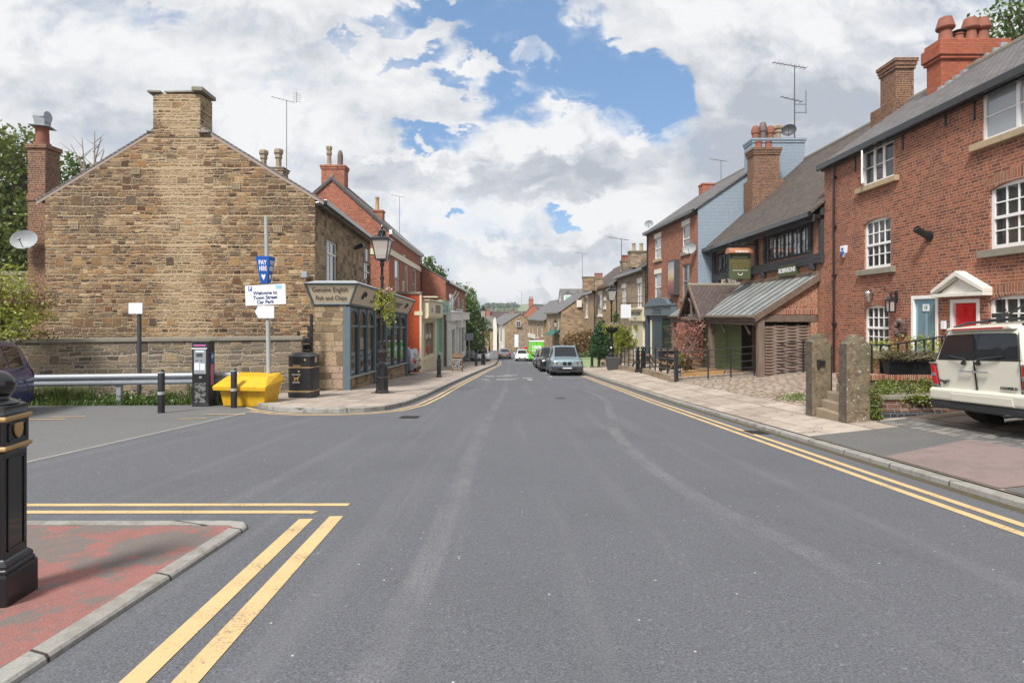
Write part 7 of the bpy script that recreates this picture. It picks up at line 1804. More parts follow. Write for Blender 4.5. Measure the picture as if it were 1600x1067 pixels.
def car(label,kind,L,W,H,paint,style='hatch',r=.31,glass_t=True,mirrors=True,name='parked_car',cat='car',clad=False,plate=True,sub=True,group=None):
    o=thing(name,label,cat,(0,0,0),0,group)
    h=W/2; l=L/2
    if style=='suv':
        zb=H*.58
        st=[(-l,.5,zb*.80,zb*.88,h*.80,h*.78,h*.68),(-l+.04,.36,zb*.92,H*.70,h*.93,h*.91,h*.72),(-l+.18,.28,zb,H*.90,h*.98,h*.95,h*.72),(-l+.55,.24,zb,H*.985,h,h*.96,h*.73),(-.2,.24,zb,H,h,h*.96,h*.74),(l*.30,.24,zb*.99,H*.97,h,h*.96,h*.72),(l*.30+.75,.24,zb*.97,zb*1.05,h*.99,h*.95,h*.80),(l-.5,.24,zb*.93,zb*1.0,h*.99,h*.95,h*.80),(l-.16,.26,zb*.88,zb*.95,h*.97,h*.92,h*.78),(l-.04,.3,zb*.80,zb*.87,h*.93,h*.88,h*.72),(l,.4,zb*.70,zb*.76,h*.88,h*.83,h*.66)]
        ws,rs=(l*.30+.72,l*.30+.06),(-l+.06,-l+.42); sw=[(-l+.55,-.95),(-.88,.1),(.17,l*.30+.22)]
    elif style=='van':
        zb=H*.52
        st=[(-l,.42,zb,H*.96,h*.93,h*.93,h*.84),(-l+.06,.32,zb,H*.99,h*.98,h*.98,h*.88),(-l+.5,.28,zb,H,h,h,h*.90),(l*.42,.28,zb,H,h,h,h*.90),(l*.55,.28,zb*.98,H*.95,h,h*.98,h*.84),(l*.80,.28,zb*.86,zb*.98,h*.98,h*.95,h*.8),(l-.12,.3,zb*.66,zb*.74,h*.92,h*.9,h*.74),(l,.4,zb*.5,zb*.55,h*.84,h*.8,h*.64)]
        ws,rs=(l*.79,l*.57),None; sw=[(l*.42,l*.62)]
    else:
        zb=H*.60
        st=[(-l,.45,zb*.74,zb*.80,h*.76,h*.74,h*.62),(-l+.05,.32,zb*.9,zb*1.0,h*.9,h*.88,h*.68),(-l+.16,.25,zb*.99,H*.82,h*.97,h*.94,h*.68),(-l+.6,.2,zb,H*.965,h,h*.95,h*.68),(-.25,.19,zb,H,h,h*.95,h*.69),(l*.22,.19,zb*.98,H*.965,h,h*.95,h*.67),(l*.22+.85,.19,zb*.94,zb*1.02,h*.99,h*.94,h*.76),(l-.5,.2,zb*.82,zb*.89,h*.97,h*.91,h*.72),(l-.12,.24,zb*.72,zb*.79,h*.93,h*.87,h*.70),(l,.34,zb*.58,zb*.64,h*.82,h*.78,h*.6)]
        ws,rs=(l*.22+.80,l*.22+.08),(-l+.10,-l+.52); sw=[(-l+.55,-.75),(-.68,.12),(.19,l*.22+.25)]
    B=Body(st); mats=paint
    o_b=B.mesh().build('body',paint,o,world=False,sharp=50)
    g=MB(); B.patch(g,ws[1],ws[0],5.95,8,.006,8); 
    wsg=g.build('windscreen',M['carglass'],o,world=False)
    if rs: 
        g=MB(); B.patch(g,rs[0],rs[1],6.05,8,.006,8); g.build('rear_window',M['carglass'],o,world=False)
    for a,b in sw:
        for sd in (1,-1):
            g=MB(); B.patch(g,a,b,4.12,4.93,.006,6,(sd,)); g.build('side_window',M['carglass'],o,world=False)
    wy=(-l*.60,l*.64)
    for y in wy:
        for sd in (1,-1):
            m=MB(); m.cyl((sd*(h*.6),y,r),(sd*(h*.985),y,r),r*1.16,r*1.16,22); m.build('wheel_well',M['dark'],o,world=False)
    m=MB()
    for y in wy:
        for sd in (1,-1): arch(m,sd*(h-.012),y,r,B)
    m.build('wheel_arch',M['trim'] if clad else paint,o,world=False)
    for y in wy:
        for sd in (1,-1): wheel(o,sd*(h-.11),y,r)
    m=MB(); m.box(-h*.94,h*.94,l-.10,l+.015,.22,.52 if clad else .36); m.box(-h*.5,h*.5,l-.02,l+.012,.38,.50) ; m.box(-h*.96,h*.96,-l-.02,-l+.12,.24,.42 if clad else .34)
    for sd in (1,-1): m.box(sd*h-.012 if sd>0 else -h-.012,sd*h+.012 if sd>0 else -h+.012,wy[0]+r*1.2,wy[1]-r*1.2,.24,.33)
    m.build('bumper_trim',M['trim'],o,world=False,bev=.02)
    for sd in (1,-1):
        m=MB(); m.hexa([(sd*h*.40,l-.02,zb*.58),(sd*h*.86,l-.12,zb*.60),(sd*h*.86,l-.3,zb*.60),(sd*h*.40,l-.3,zb*.58),(sd*h*.42,l-.0,zb*.70) if style!='suv' else (sd*h*.42,l+.012,zb*.74),(sd*h*.90,l-.12,zb*.78),(sd*h*.90,l-.3,zb*.78),(sd*h*.42,l-.3,zb*.74)] if sd>0 else [(sd*h*.86,l-.12,zb*.60),(sd*h*.40,l-.02,zb*.58),(sd*h*.40,l-.3,zb*.58),(sd*h*.86,l-.3,zb*.60),(sd*h*.90,l-.12,zb*.78),(sd*h*.42,l+.0,zb*.70) if style!='suv' else (sd*h*.42,l+.012,zb*.74),(sd*h*.42,l-.3,zb*.74),(sd*h*.90,l-.3,zb*.78)]); m.build('headlight',M['lamplens'],o,world=False)
        m=MB(); B.patch(m,-l+.0,-l+.17,3.35,4.35 if style!='van' else 4.0,.01,5,(sd,)); m.box(sd*h*.72-.09,sd*h*.72+.09,-l-.012,-l+.05,zb*.72,zb*.92); m.build('tail_light',M['redlens'],o,world=False)
        if mirrors:
            m=MB(); y=(l*.30+.3 if style=='suv' else l*.22+.35 if style!='van' else l*.6); m.cbox((sd*(h+.10),y,zb+.10),(.2,.10,.15)); m.build('door_mirror',paint if not clad else M['trim'],o,world=False,bev=.03)
    if plate:
        m=MB(); m.box(-.26,.26,l+.012,l+.022,.36,.47); m.build('number_plate',M['signwhite'],o,world=False)
        m=MB(); m.box(-.26,.26,-l-.03,-l-.02,.46,.57); m.build('number_plate',m_gold_plate(),o,world=False)
    return o,B
_gp=[]
def m_gold_plate():
    if not _gp: _gp.append(m_plain('yellow_plate',(.55,.42,.05),.4,.05))
    return _gp[0]
def setcar(o,x,y,rz,z=None,pitch=None,roll=0):
    if pitch is None: pitch=math.atan2(gr(y+1)-gr(y-1),2)*math.cos(rz)
    o.location=(x,y,(gr(y)+.004) if z is None else z); o.rotation_euler=(pitch,roll,rz)
    return o
PI=math.pi
# --- cream estate mini car on the forecourt, rear towards the street
mp=m_car('pepper_white_paint',(.66,.645,.56),.0,.3)
Mn=thing('parked_car','cream estate car parked nose to the cottages, rear doors and roof rails facing the street','car',(0,0,0))
st=[(-1.93,.42,.90,1.30,.70,.74,.60),(-1.90,.34,.92,1.36,.79,.79,.645),(-1.80,.27,.93,1.395,.83,.815,.665),(-1.2,.22,.94,1.41,.842,.82,.675),(0,.2,.94,1.42,.842,.82,.68),(.35,.2,.94,1.39,.842,.82,.67),(.95,.2,.92,.97,.835,.80,.68),(1.55,.2,.82,.87,.81,.77,.62),(1.82,.25,.70,.76,.74,.70,.55),(1.9,.35,.55,.6,.66,.62,.5)]
B=Body(st,lean=.30,zl=.90); B.mesh(50,28).build('body',mp,Mn,world=False,sharp=50)
yr=lambda z:-1.93+max(0,z-.90)*.30
def rear(m,poly,th=.012,off=.012):
    lo=[Vector((x,yr(z)-off,z)) for x,z in poly]; m.prism(lo,(0,-th,0)); return m
for sd in (1,-1):
    m=MB(); rear(m,[(sd*.004,.955),(sd*.665,.955),(sd*.655,1.0),(sd*.585,1.265),(sd*.55,1.285),(sd*.004,1.295)][::sd],.008); m.build('rear_window',M['carglass'],Mn,world=False)
    m=MB(); x0=sd*.0; rear(m,[(sd*.004,.40),(sd*.66,.43),(sd*.70,.93),(sd*.004,.935)][::sd],.010,.0); dr_=m.build('rear_door',mp,Mn,world=False,bev=.008)
    m=MB(); m.box(min(sd*.02,sd*.24),max(sd*.02,sd*.24),-1.985,-1.96,.775,.80); m.build('handle',M['chrome'],dr_,world=False,bev=.008)
    m=MB(); m.tube([(sd*.12-.05,-1.965,.90),(sd*.12,-1.975,.955),(sd*(.12)-sd*.0+(.33 if sd>0 else -.30),-1.955,1.0)],[.02,.016,.008],6); m.cyl((sd*.12-.05,-1.94,.90),(sd*.12-.05,-1.98,.90),.03,.025,10); m.build('wiper',M['trim'],Mn,world=False)
    m=MB(); m.prism([Vector((sd*(.80+.0*q),-1.965,z)) if False else Vector((sd*x,-1.962,z)) for x,z in ((.695,.58),(.80,.585),(.805,.88),(.72,.885))][::sd],(0,.12,0)); tl=m.build('tail_light',M['redlens'],Mn,world=False,bev=.015)
    m=MB()
    for a,b,c,d in ((.685,.815,.565,.585),(.685,.815,.882,.902)): m.box(min(sd*a,sd*b),max(sd*a,sd*b),-1.966,-1.87,c,d)
    m.box(min(sd*.715,sd*.79),max(sd*.715,sd*.79),-1.970,-1.95,.70,.75); m.build('chrome_ring',M['chrome'],tl,world=False,bev=.004)
    m=MB(); m.box(min(sd*.70,sd*.80),max(sd*.70,sd*.80),-2.0,-1.95,.475,.51); m.build('reflector',M['redlens'],Mn,world=False)
    m=MB(); m.tube([(sd*.56,-1.72,1.385),(sd*.56,-1.55,1.435),(sd*.58,.1,1.46),(sd*.58,.3,1.40)],.018,8); m.build('roof_rail',M['trim'],Mn,world=False)
    for a,b in ((-1.55,-.75),(-.68,.15)):
        g=MB(); B.patch(g,a,b,4.12,4.93,.006,6,(sd,)); g.build('side_window',M['carglass'],Mn,world=False)
m=MB(); m.prism([(x,-1.95,z) for x,z in ((-.84,.34),(.84,.34),(.865,.44),(.85,.53),(-.85,.53),(-.865,.44))],(0,.25,0)); m.box(-.84,.84,-2.01,-1.72,.35,.535); bp=m.build('bumper',mp,Mn,world=False,bev=.05,seg=4)
m=MB(); m.box(-.83,.83,-1.995,-1.7,.235,.352); m.build('bumper_trim',M['trim'],Mn,world=False,bev=.03)
m=MB(); m.box(-.40,.60,-2.016,-2.0,.372,.475); m.build('plate_recess',mp,bp,world=False,bev=.014,seg=3)
m=MB(); m.box(-.62,.62,-1.99,-1.98,.505,.509); m.box(-.003,.003,-1.962,-1.94,.54,.93); m.build('panel_gap',M['dark'],bp,world=False)
m=MB(); m.prism([(x,yr(1.33)-.06,z) for x,z in ((-.55,1.335),(.55,1.335),(.53,1.39),(-.53,1.39))],(0,.25,0)); m.build('spoiler',mp,Mn,world=False,bev=.02)
m=MB(); m.box(-.42,.42,yr(1.33)-.068,yr(1.33)-.05,1.352,1.372); m.build('brake_light',M['redlens'],Mn,world=False)
m=MB(); m.tube([(-.62,-1.2,1.455),(.62,-1.2,1.455)],.018,8); m.tube([(-.62,-.3,1.47),(.62,-.3,1.47)],.018,8)
for i in range(7): m.cyl((.0+.09*i,-1.25,1.47),(.0+.09*i,-.25,1.5),.012,None,6)
m.tube([(-.1,-1.34,1.5),(.55,-1.3,1.82)],.014,6); m.cbox((-.25,-1.3,1.52),(.16,.1,.06)); m.build('roof_rack',M['trim'],Mn,world=False)
m=MB(); m.cyl((0.1,-1.45,1.41),(.1,-1.6,1.85),.006,.003,5); m.build('antenna',M['trim'],Mn,world=False)
m=MB(); m.cyl((.42,-2.03,.205),(.42,-1.7,.205),.045,.045,16,False); m.cyl((.42,-2.03,.205),(.42,-1.75,.205),.038,.038,16,False); m.build('exhaust_pipe',M['chrome'],Mn,world=False)
for y in (-1.2,1.25):
    for sd in (1,-1): m=MB(); m.cyl((sd*.5,y,.31),(sd*.835,y,.31),.36,.36,24); m.build('wheel_well',M['dark'],Mn,world=False)
for y in (-1.2,1.25):
    for sd in (1,-1): wheel(Mn,sd*.735,y,.30,.2)
m=MB()
for sd in (1,-1):
    m.tube([(sd*.665,-1.945,.44),(sd*.70,-1.948,.93),(sd*.60,yr(1.29)-.012,1.29)],.005,5); m.tube([(sd*.0,-1.944,.425),(sd*.665,-1.944,.44)],.005,5); m.tube([(sd*.01,yr(.945)-.012,.945),(sd*.69,yr(.945)-.012,.945)],.006,5)
m.build('door_seam',M['dark'],Mn,world=False)
text('COOPER D',.05,M['trim'],Mn,(.50,-1.957,.59),(1,0,0),(0,0,1),'badge_lettering',ext=.004,shear=.1,bold=.002)
m=MB(); m.cyl((-.56,-1.945,.62),(-.56,-1.965,.62),.028,.028,12)
for s_ in (-1,1):
    for i in range(3): m.prism([(-.56+s_*.02,-1.955,.612+.012*i),(-.56+s_*(.10-.015*i*0),-1.955,.625+.014*i),(-.56+s_*.09,-1.955,.635+.012*i),(-.56+s_*.02,-1.955,.622+.012*i)],(0,-.006,0))
m.build('winged_badge',M['darkgrey'],Mn,world=False)
Mn.location=(8.27,7.66,GZ(8.27,7.66)+.012); Mn.rotation_euler=(R(4.5),R(-3.4),R(-90))
# --- dark blue suv at the left
kb,_=car('dark blue SUV parked at left edge beyond the big bollard','suv',4.5,1.86,1.70,m_car('deep_blue_paint',(.012,.015,.15),.2),'suv',.36)
setcar(kb,-11.97,11.77,R(200),gr(11.77)-.02,R(3.6),0)
# --- silver mini suv in the gap beside the chip shop
sm,_=car('silver small SUV with black wheel arches parked between chip shop and red brick wall','suv',4.1,1.79,1.55,m_car('silver_paint',(.36,.38,.42),.6),'suv',.34,clad=True)
setcar(sm,at(653.5,0,31.6)[0]-2.05,31.6,R(90),gr(31.6)+.11,0,0)
# --- pale blue suv facing the camera
bm,Bq=car('pale blue SUV parked facing up the street at the right kerb','suv',4.67,1.87,1.72,m_car('ice_blue_paint',(.22,.31,.35),.5),'suv',.37,clad=True)
m=MB()
for s_ in (-1,1): m.lathe((s_*.13,2.2,.80),[(.09,0)],4) if False else m.prism([(s_*.04,2.335,.59),(s_*.2,2.335,.59),(s_*.27,2.335,.70),(s_*.23,2.335,.79),(s_*.05,2.335,.79),(s_*.02,2.335,.70)][::s_],(0,.02,0))
m.box(-.55,.55,2.30,2.358,.30,.42); m.build('grille',M['dark'],bm,world=False,bev=.01)
m=MB()
for s_ in (-1,1): m.box(min(s_*.34,s_*.84),max(s_*.34,s_*.84),2.05,2.335,.565,.80)
m.build('headlight_surround',M['trim'],bm,world=False,bev=.04)
m=MB()
for s_ in (-1,1):
    for xx_ in (.46,.70): m.cyl((s_*xx_,2.30,.685),(s_*xx_,2.348,.685),.095,.09,16)
m.build('headlight_lens',M['chrome'],bm,world=False)
m=MB(); m.box(-.97,.97,2.0,2.345,.50,.545); m.build('bumper_strip',M['darkgrey'],bm,world=False,bev=.02)
m=MB()
for s_ in (-1,1): m.cyl((s_*.66,-1.9,1.70),(s_*.66,.6,1.74),.02,.02,6)
m.build('roof_rail',M['chrome'],bm,world=False)
setcar(bm,3.12,32.1+2.33,PI)
bk=m_car('black_car_paint',(.012,.012,.014),.3)
c1,_=car('black SUV parked directly behind the pale blue SUV','suv',4.5,1.85,1.68,bk,'suv',.36); setcar(c1,2.80,40.0,PI)
c2,_=car('dark grey hatchback third in the parked row by the right kerb','hatch',4.1,1.76,1.47,m_car('graphite_paint',(.035,.036,.04),.4),'hatch'); setcar(c2,2.75,46.5,PI)
c3,_=car('black hatchback parked just before the green van','hatch',4.2,1.78,1.5,bk,'hatch'); setcar(c3,2.9,53.5,PI)
gv,_=car('bright green and white delivery van seen from behind at the right kerb','van',5.6,1.98,2.6,m_car('lime_green_paint',(.12,.55,.03),.0),'van',.34,name='delivery_van',cat='van',plate=True)
m=MB(); m.box(-.93,.93,-2.83,-2.79,2.45,2.56); m.box(-.95,.95,-2.8,2,2.56,2.62); m.build('roof_panel',M['white'],gv,world=False)
m=MB(); m.box(-.012,.012,-2.815,-2.79,.6,2.4); m.build('door_gap',M['dark'],gv,world=False)
text('100%',.55,M['letterwhite'],gv,(0,-2.84,1.75),(1,0,0),(0,0,1),bold=.02); text('ELECTRIC',.26,M['letterwhite'],gv,(0,-2.84,1.35),(1,0,0),(0,0,1),bold=.01)
setcar(gv,3.05,73,0)
wp=m_car('white_car_paint',(.72,.73,.74),.0)
c4,_=car('white hatchback driving up the middle of the street with purple number plate','hatch',4.0,1.75,1.5,wp,'hatch',name='moving_car'); setcar(c4,1.3,74.5,PI)
c5,_=car('silver grey saloon driving away down the street seen from behind','hatch',4.4,1.82,1.46,m_car('steel_grey_paint',(.17,.175,.2),.6),'hatch',name='moving_car'); setcar(c5,-1.05,82,0)
c6,_=car('white car facing up the street at the left kerb before the van','hatch',4.3,1.8,1.52,wp,'hatch'); setcar(c6,-3.55,70,PI)
c7,_=car('white van parked behind the white car at the left','van',5.0,1.95,2.1,wp,'van',name='parked_van',cat='van'); setcar(c7,-4.6,80,PI)
c8,_=car('dark car parked beside the white shop fronts','hatch',4.2,1.78,1.5,bk,'hatch'); setcar(c8,-5.1,67.5,PI)
# ---------- vegetation
rnd=random.Random(11)
def leafquads(m,pts,size,flat=0.,jit=.5,asp=.6,droop=0.):
    for p in pts:
        s=size*(1-jit/2+rnd.random()*jit)
        a=Vector((rnd.gauss(0,1),rnd.gauss(0,1),rnd.gauss(0,1)*(1-flat)-droop)).normalized(); b=a.orthogonal().normalized(); t=rnd.random()*6.28
        c=a.cross(b); u=(b*math.cos(t)+c*math.sin(t)) if not droop else a; v=a.cross(u) if not droop else b
        p=Vector(p); w=s*asp*.5; k=len(m.v)
        m.v+= [tuple(p-u*s*.5),tuple(p+v*w),tuple(p+u*s*.5),tuple(p-v*w)]
        m.f.append([k,k+1,k+2,k+3]); m.sm.append(False); m.mi.append(0)
def blobpts(blobs,n,shell=.55,clump=5,cs=.22):
    vol=[b[3]*b[4]*b[5] for b in blobs]; tot=sum(vol); out=[]
    for b,v in zip(blobs,vol):
        k=int(n*v/tot/clump)
        for _ in range(k):
            while True:
                q=Vector((rnd.uniform(-1,1),rnd.uniform(-1,1),rnd.uniform(-1,1))); l=q.length
                if .02<l<1: break
            q=q/l*(shell+(1-shell)*l**.5*1.05) if rnd.random()<.75 else q
            for _ in range(clump):
                out.append((b[0]+(q.x+rnd.gauss(0,cs))*b[3],b[1]+(q.y+rnd.gauss(0,cs))*b[4],b[2]+(q.z+rnd.gauss(0,cs))*b[5]))
    return out
def branchy(m,p,d,l,r,depth,spread=.6,n=3,up=.15,tips=None):
    q=Vector(p)+Vector(d)*l; mid=Vector(p)+Vector(d)*l*.5+Vector((rnd.gauss(0,1),rnd.gauss(0,1),rnd.gauss(0,1)))*l*.06
    m.cyl(p,mid,r,r*.82,6,False); m.cyl(mid,q,r*.82,r*.62,6,False)
    if depth==0:
        if tips is not None: tips.append(q)
        return
    for i in range(n):
        e=(Vector(d)+Vector((rnd.gauss(0,1),rnd.gauss(0,1),rnd.gauss(0,1)))*spread+Vector((0,0,up))).normalized()
        branchy(m,q,e,l*rnd.uniform(.6,.85),r*.58,depth-1,spread,n,up,tips)
def tree(name,label,cat,base,blobs,n,size,leaf,trunk_r=.2,bark='bark',group=None,asp=.6,limb=True,clump=5,cs=.2,droop=0.,shell=.5):
    o=thing(name,label,cat,base,0,group)
    m=MB(); B0=Vector(base); cz=sum(b[2] for b in blobs)/len(blobs)
    cx=sum(b[0] for b in blobs)/len(blobs); cy=sum(b[1] for b in blobs)/len(blobs)
    top=Vector((B0.x+(cx-B0.x)*.3,B0.y+(cy-B0.y)*.3,B0.z+(cz-B0.z)*.55))
    m.cyl(B0-Vector((0,0,.2)),top,trunk_r,trunk_r*.7,9,False)
    if limb:
        for b in blobs:
            c=Vector(b[:3]); mid=top+(c-top)*.5+Vector((rnd.gauss(0,.1),rnd.gauss(0,.1),0))*b[3]; m.tube([tuple(top),tuple(mid),tuple(c)],[trunk_r*.55,trunk_r*.38,trunk_r*.12],6)
            for _ in range(4):
                e=c+Vector((rnd.uniform(-1,1)*b[3],rnd.uniform(-1,1)*b[4],rnd.uniform(-.6,1)*b[5]))*.8; m.cyl(tuple(mid),tuple(e),trunk_r*.2,trunk_r*.05,5,False)
    m.build('trunk',M[bark],o)
    m=MB(); leafquads(m,blobpts(blobs,n,shell,clump,cs),size,0,.6,asp,droop); m.build('crown',M[leaf],o)
    return o
def Wp(px,py,Y): return Vector(at(px,py,Y))
def bl(px,py,Y,rpx,rpy,dep=1.): 
    c=at(px,py,Y); s=Y/F_; return (c[0],c[1],c[2],rpx*s,rpx*s*dep,rpy*s)
# trees left behind the chimney
tree('broadleaf_tree','large yellow green tree rising behind the brick chimney at far left','tree',(-25,30,-1.5),[bl(20,300,30,55,75),bl(-25,260,30,60,60),bl(50,370,30,60,60),bl(10,420,30,70,50),bl(30,235,30,32,38),bl(-50,350,30,60,80)],12000,.27,'leafmid',.35,cs=.16)
tree('broadleaf_tree','darker green tree between the brick chimney and gable roof slope','tree',(-22.5,33,-1.5),[bl(110,285,33,32,38),bl(140,290,33,20,22),bl(85,330,33,40,50),bl(60,385,33,50,55),bl(120,255,33,10,14)],6500,.26,'leaf',.28,cs=.16)
dt=thing('bare_tree','leafless dead branches above the gable roof slope','tree',(-23.0,32,-1.5)); m=MB()
b0_=Wp(140,300,32)
for px,py in ((128,215),(148,205),(158,215),(110,225),(163,235)):
    e=Wp(px,py,32); mid=b0_+(e-b0_)*.5+Vector((rnd.uniform(-.2,.2),0,rnd.uniform(-.1,.1))); m.tube([tuple(b0_),tuple(mid),tuple(e)],[.07,.045,.014],6)
    for t in (.45,.65,.8):
        q=b0_+(e-b0_)*t; f=q+Vector((rnd.uniform(-.7,.7),rnd.uniform(-.3,.3),rnd.uniform(.3,.8))); m.cyl(tuple(q),tuple(f),.025,.008,5)
m.cyl((b0_.x,32,-1.5),tuple(b0_),.16,.08,8); m.build('trunk',M['barkpale'],dt)
# maple shrub over the wall
tree('maple_shrub','yellow green maple shrub with rusty tips leaning over the wall at far left','shrub',(-15.2,16.0,-1.0),[bl(5,440,15.6,34,22),bl(22,490,15.6,38,18),bl(-15,490,15.6,36,35),bl(10,520,15.4,36,12),bl(50,506,15.4,18,7),bl(28,462,15.6,20,8)],3300,.12,'leafyellow',.06,'bark',asp=.35,cs=.28,shell=.3)
tree('maple_shrub','rust tinted maple shrub behind the yellow green one at far left','shrub',(-15.6,16.3,-1.0),[bl(30,470,16,45,14),bl(48,525,15.7,28,8),bl(10,500,16,30,12)],1200,.12,'leafrust',.05,'bark',asp=.35)
# verge grass
def blades(m,pts,h,w,lean=.5):
    for p in pts:
        hh=h*rnd.uniform(.5,1.2); t=rnd.random()*6.28; l=rnd.uniform(.1,lean)*hh; dx,dy=math.cos(t)*l,math.sin(t)*l; sx,sy=-math.sin(t)*w,math.cos(t)*w
        x,y,z=p; k=len(m.v)
        m.v+=[(x-sx,y-sy,z),(x+sx,y+sy,z),(x+sx*.7+dx*.4,y+sy*.7+dy*.4,z+hh*.6),(x-sx*.7+dx*.4,y-sy*.7+dy*.4,z+hh*.6),(x+dx,y+dy,z+hh)]
        m.f+=[[k,k+1,k+2,k+3],[k+3,k+2,k+4]]; m.sm+=[False]*2; m.mi+=[0]*2
m=MB()
pts=[]
for _ in range(5200):
    x=rnd.uniform(-13.8,-7.6); y=15.0+.06*(x+13)+rnd.uniform(.0,1.0); pts.append((x,y,gr(y)))
blades(m,pts,.16,.012,.7)
for cxx,n_,h_ in ((-13.0,260,.5),(-12.2,300,.55),(-11.6,240,.45),(-9.4,160,.35),(-8.5,320,.55),(-8.1,200,.5),(-10.3,120,.3)):
    q=[(cxx+rnd.gauss(0,.16),15.15+.06*(cxx+13)+abs(rnd.gauss(0,.14)),gr(15.2)) for _ in range(n_)]; blades(m,q,h_,.014,1.)
go=m.build('verge_grass',M['grass']); tag(go,kind='stuff')
m=MB(); q=[]
for _ in range(900): 
    cxx=rnd.choice([-11.,-10.6,-9.9,-9.2,-12.8]); q.append((cxx+rnd.gauss(0,.3),15.35+rnd.gauss(0,.15),gr(15.3)+.08+abs(rnd.gauss(0,.12))))
leafquads(m,q,.09); wo=m.build('verge_weeds',M['leaf']); tag(wo,kind='stuff')
m=MB(); q=[]
for _ in range(500):
    P=gp(rnd.gauss(1243,14),rnd.gauss(622,3)); q.append(P)
blades(m,q,.07,.008); wo=m.build('cobble_grass',M['grass']); tag(wo,kind='stuff')
# left street tree
tree('street_tree','dense dark green tree behind the white fronted shops','tree',(-6.6,73,-5),[bl(722,500,72,26,34),bl(742,520,72,20,28),bl(705,470,74,22,24),bl(728,470,74,16,22),bl(748,545,70,12,16),bl(715,540,72,18,20),bl(735,490,72,14,20)],9000,.36,'leaf',.4,cs=.17)
tree('broadleaf_tree','small tree top peeking over the red brick building roof','tree',(-10,66,-4),[bl(668,424,66,13,20),bl(684,432,66,12,14),bl(658,430,66,10,14)],1500,.38,'leaf',.25)
# hanging basket on the first lamp
def basket(loc,label,r=.27,n=900,trail=1.):
    o=thing('hanging_basket',label,'flower basket',loc)
    m=MB(); m.lathe(loc,[(r*.25,-r*.9),(r*.7,-r*.6),(r*.98,-.1),(r,0)],16); m.build('basket',M['dark'],o)
    m=MB(); x,y,z=loc
    leafquads(m,blobpts([(x,y,z+.06,r*1.25,r*1.25,.16),(x-r,y,z-.12,.14,.2,.32),(x+r*.9,y-.05,z-.3*trail,.2,.22,.5*trail)],n,.4),.085,0,.6,.5); m.build('foliage',M['leafyellow'],o)
    m=MB(); leafquads(m,blobpts([(x+.1,y,z+.2,r*1.1,r*1.1,.1),(x+r,y-.1,z+.14,.13,.13,.14)],int(n*.14),.3),.065,0,.5,.9); m.build('flowers',M['flower'],o)
    return o
x,y,z=LAMP0
for s_,lb in ((1,'flower basket with pink blooms on the nearest lamp post, street side'),): basket((x+.10,y-.12,z+3.05),lb,.17,750)
m=MB(); m.tube([(x,y,z+3.4),(x+.1,y-.05,z+3.45),(x+.1,y-.12,z+3.15)],.014,5); bk_=m.build('basket_bracket',M['black']); bk_.parent=la
bk_.matrix_parent_inverse=Matrix.Translation(Vector((-x,-y,-z)))
basket((6.15,35.0,GZ(6.15,35.2)+2.6),'flower basket with pink blooms on the right lamp post',.42,900)
# right side planting
tree('conifer','dense dark green cone shaped conifer left of the right lamp post','conifer',(6.1,40,GZ(6.1,40)),[bl(938,547,40,17,12),bl(938,532,40,14,12),bl(939,518,40,10,12),bl(940,507,40,5,9)],7000,.16,'leafconifer',.12,limb=False,cs=.1,shell=.7,asp=.4)
tree('maple_shrub','rusty red maple shrub before the stone gable wall','shrub',(6.8,50,GZ(6.8,50)),[bl(905,535,50,24,14),bl(918,528,50,15,12),bl(895,545,50,12,9)],2600,.2,'leafrust',.08)
tree('maple_shrub','low dark red domed maple beside the conifer','shrub',(5.9,44,GZ(5.9,44)),[bl(926,552,44,13,8)],1200,.15,'leafrust',.05)
tree('small_tree','small yellow green tree behind the terrace railing','tree',(7.6,37.5,GZ(7.6,37.5)),[bl(972,525,37.5,12,14),bl(984,535,37.5,10,10),bl(965,545,37.5,10,8),bl(992,515,37.5,5,5)],1500,.16,'leafyellow',.06,'barkpale')
tree('climbing_plant','leafy climber on the stone terrace beside the conifer','plant',(8.6,47,-2),[bl(963,500,46,5,12),bl(957,525,46,7,10)],900,.18,'leaf',.04)
tree('planter_shrub','low green plants filling the pale green planter','plant',(GPX[0],GPX[1],GPX[2]+.65),[(GPX[0],GPX[1],GPX[2]+.82,.8,.26,.2)],900,.12,'leaf',.03,limb=False)
ac=tree('acer_tree','crimson leaved acer in the golden timber planter','tree',(7.45,23.6,-1.0),[bl(1073,520,23.6,16,20),bl(1086,530,23.6,14,18),bl(1060,535,23.6,10,14),bl(1094,512,23.6,8,12),bl(1078,552,23.6,20,14),bl(1058,515,23.6,8,10)],1900,.095,'leafred',.05,'barkpale',asp=.4,droop=.5,cs=.3,shell=.2)
tree('grass_clump','bright green ornamental grass at the planter corner','plant',(7.0,23.7,-.9),[bl(1064,563,23.6,7,9)],500,.22,'leafyellow',.02,limb=False,asp=.15,droop=-.8)
tree('acer_tree','low crimson acer foliage beside the ornamental grass','shrub',(7.6,23.4,-.9),[bl(1072,566,23.3,8,8)],500,.12,'leafrust',.02,limb=False,asp=.4)
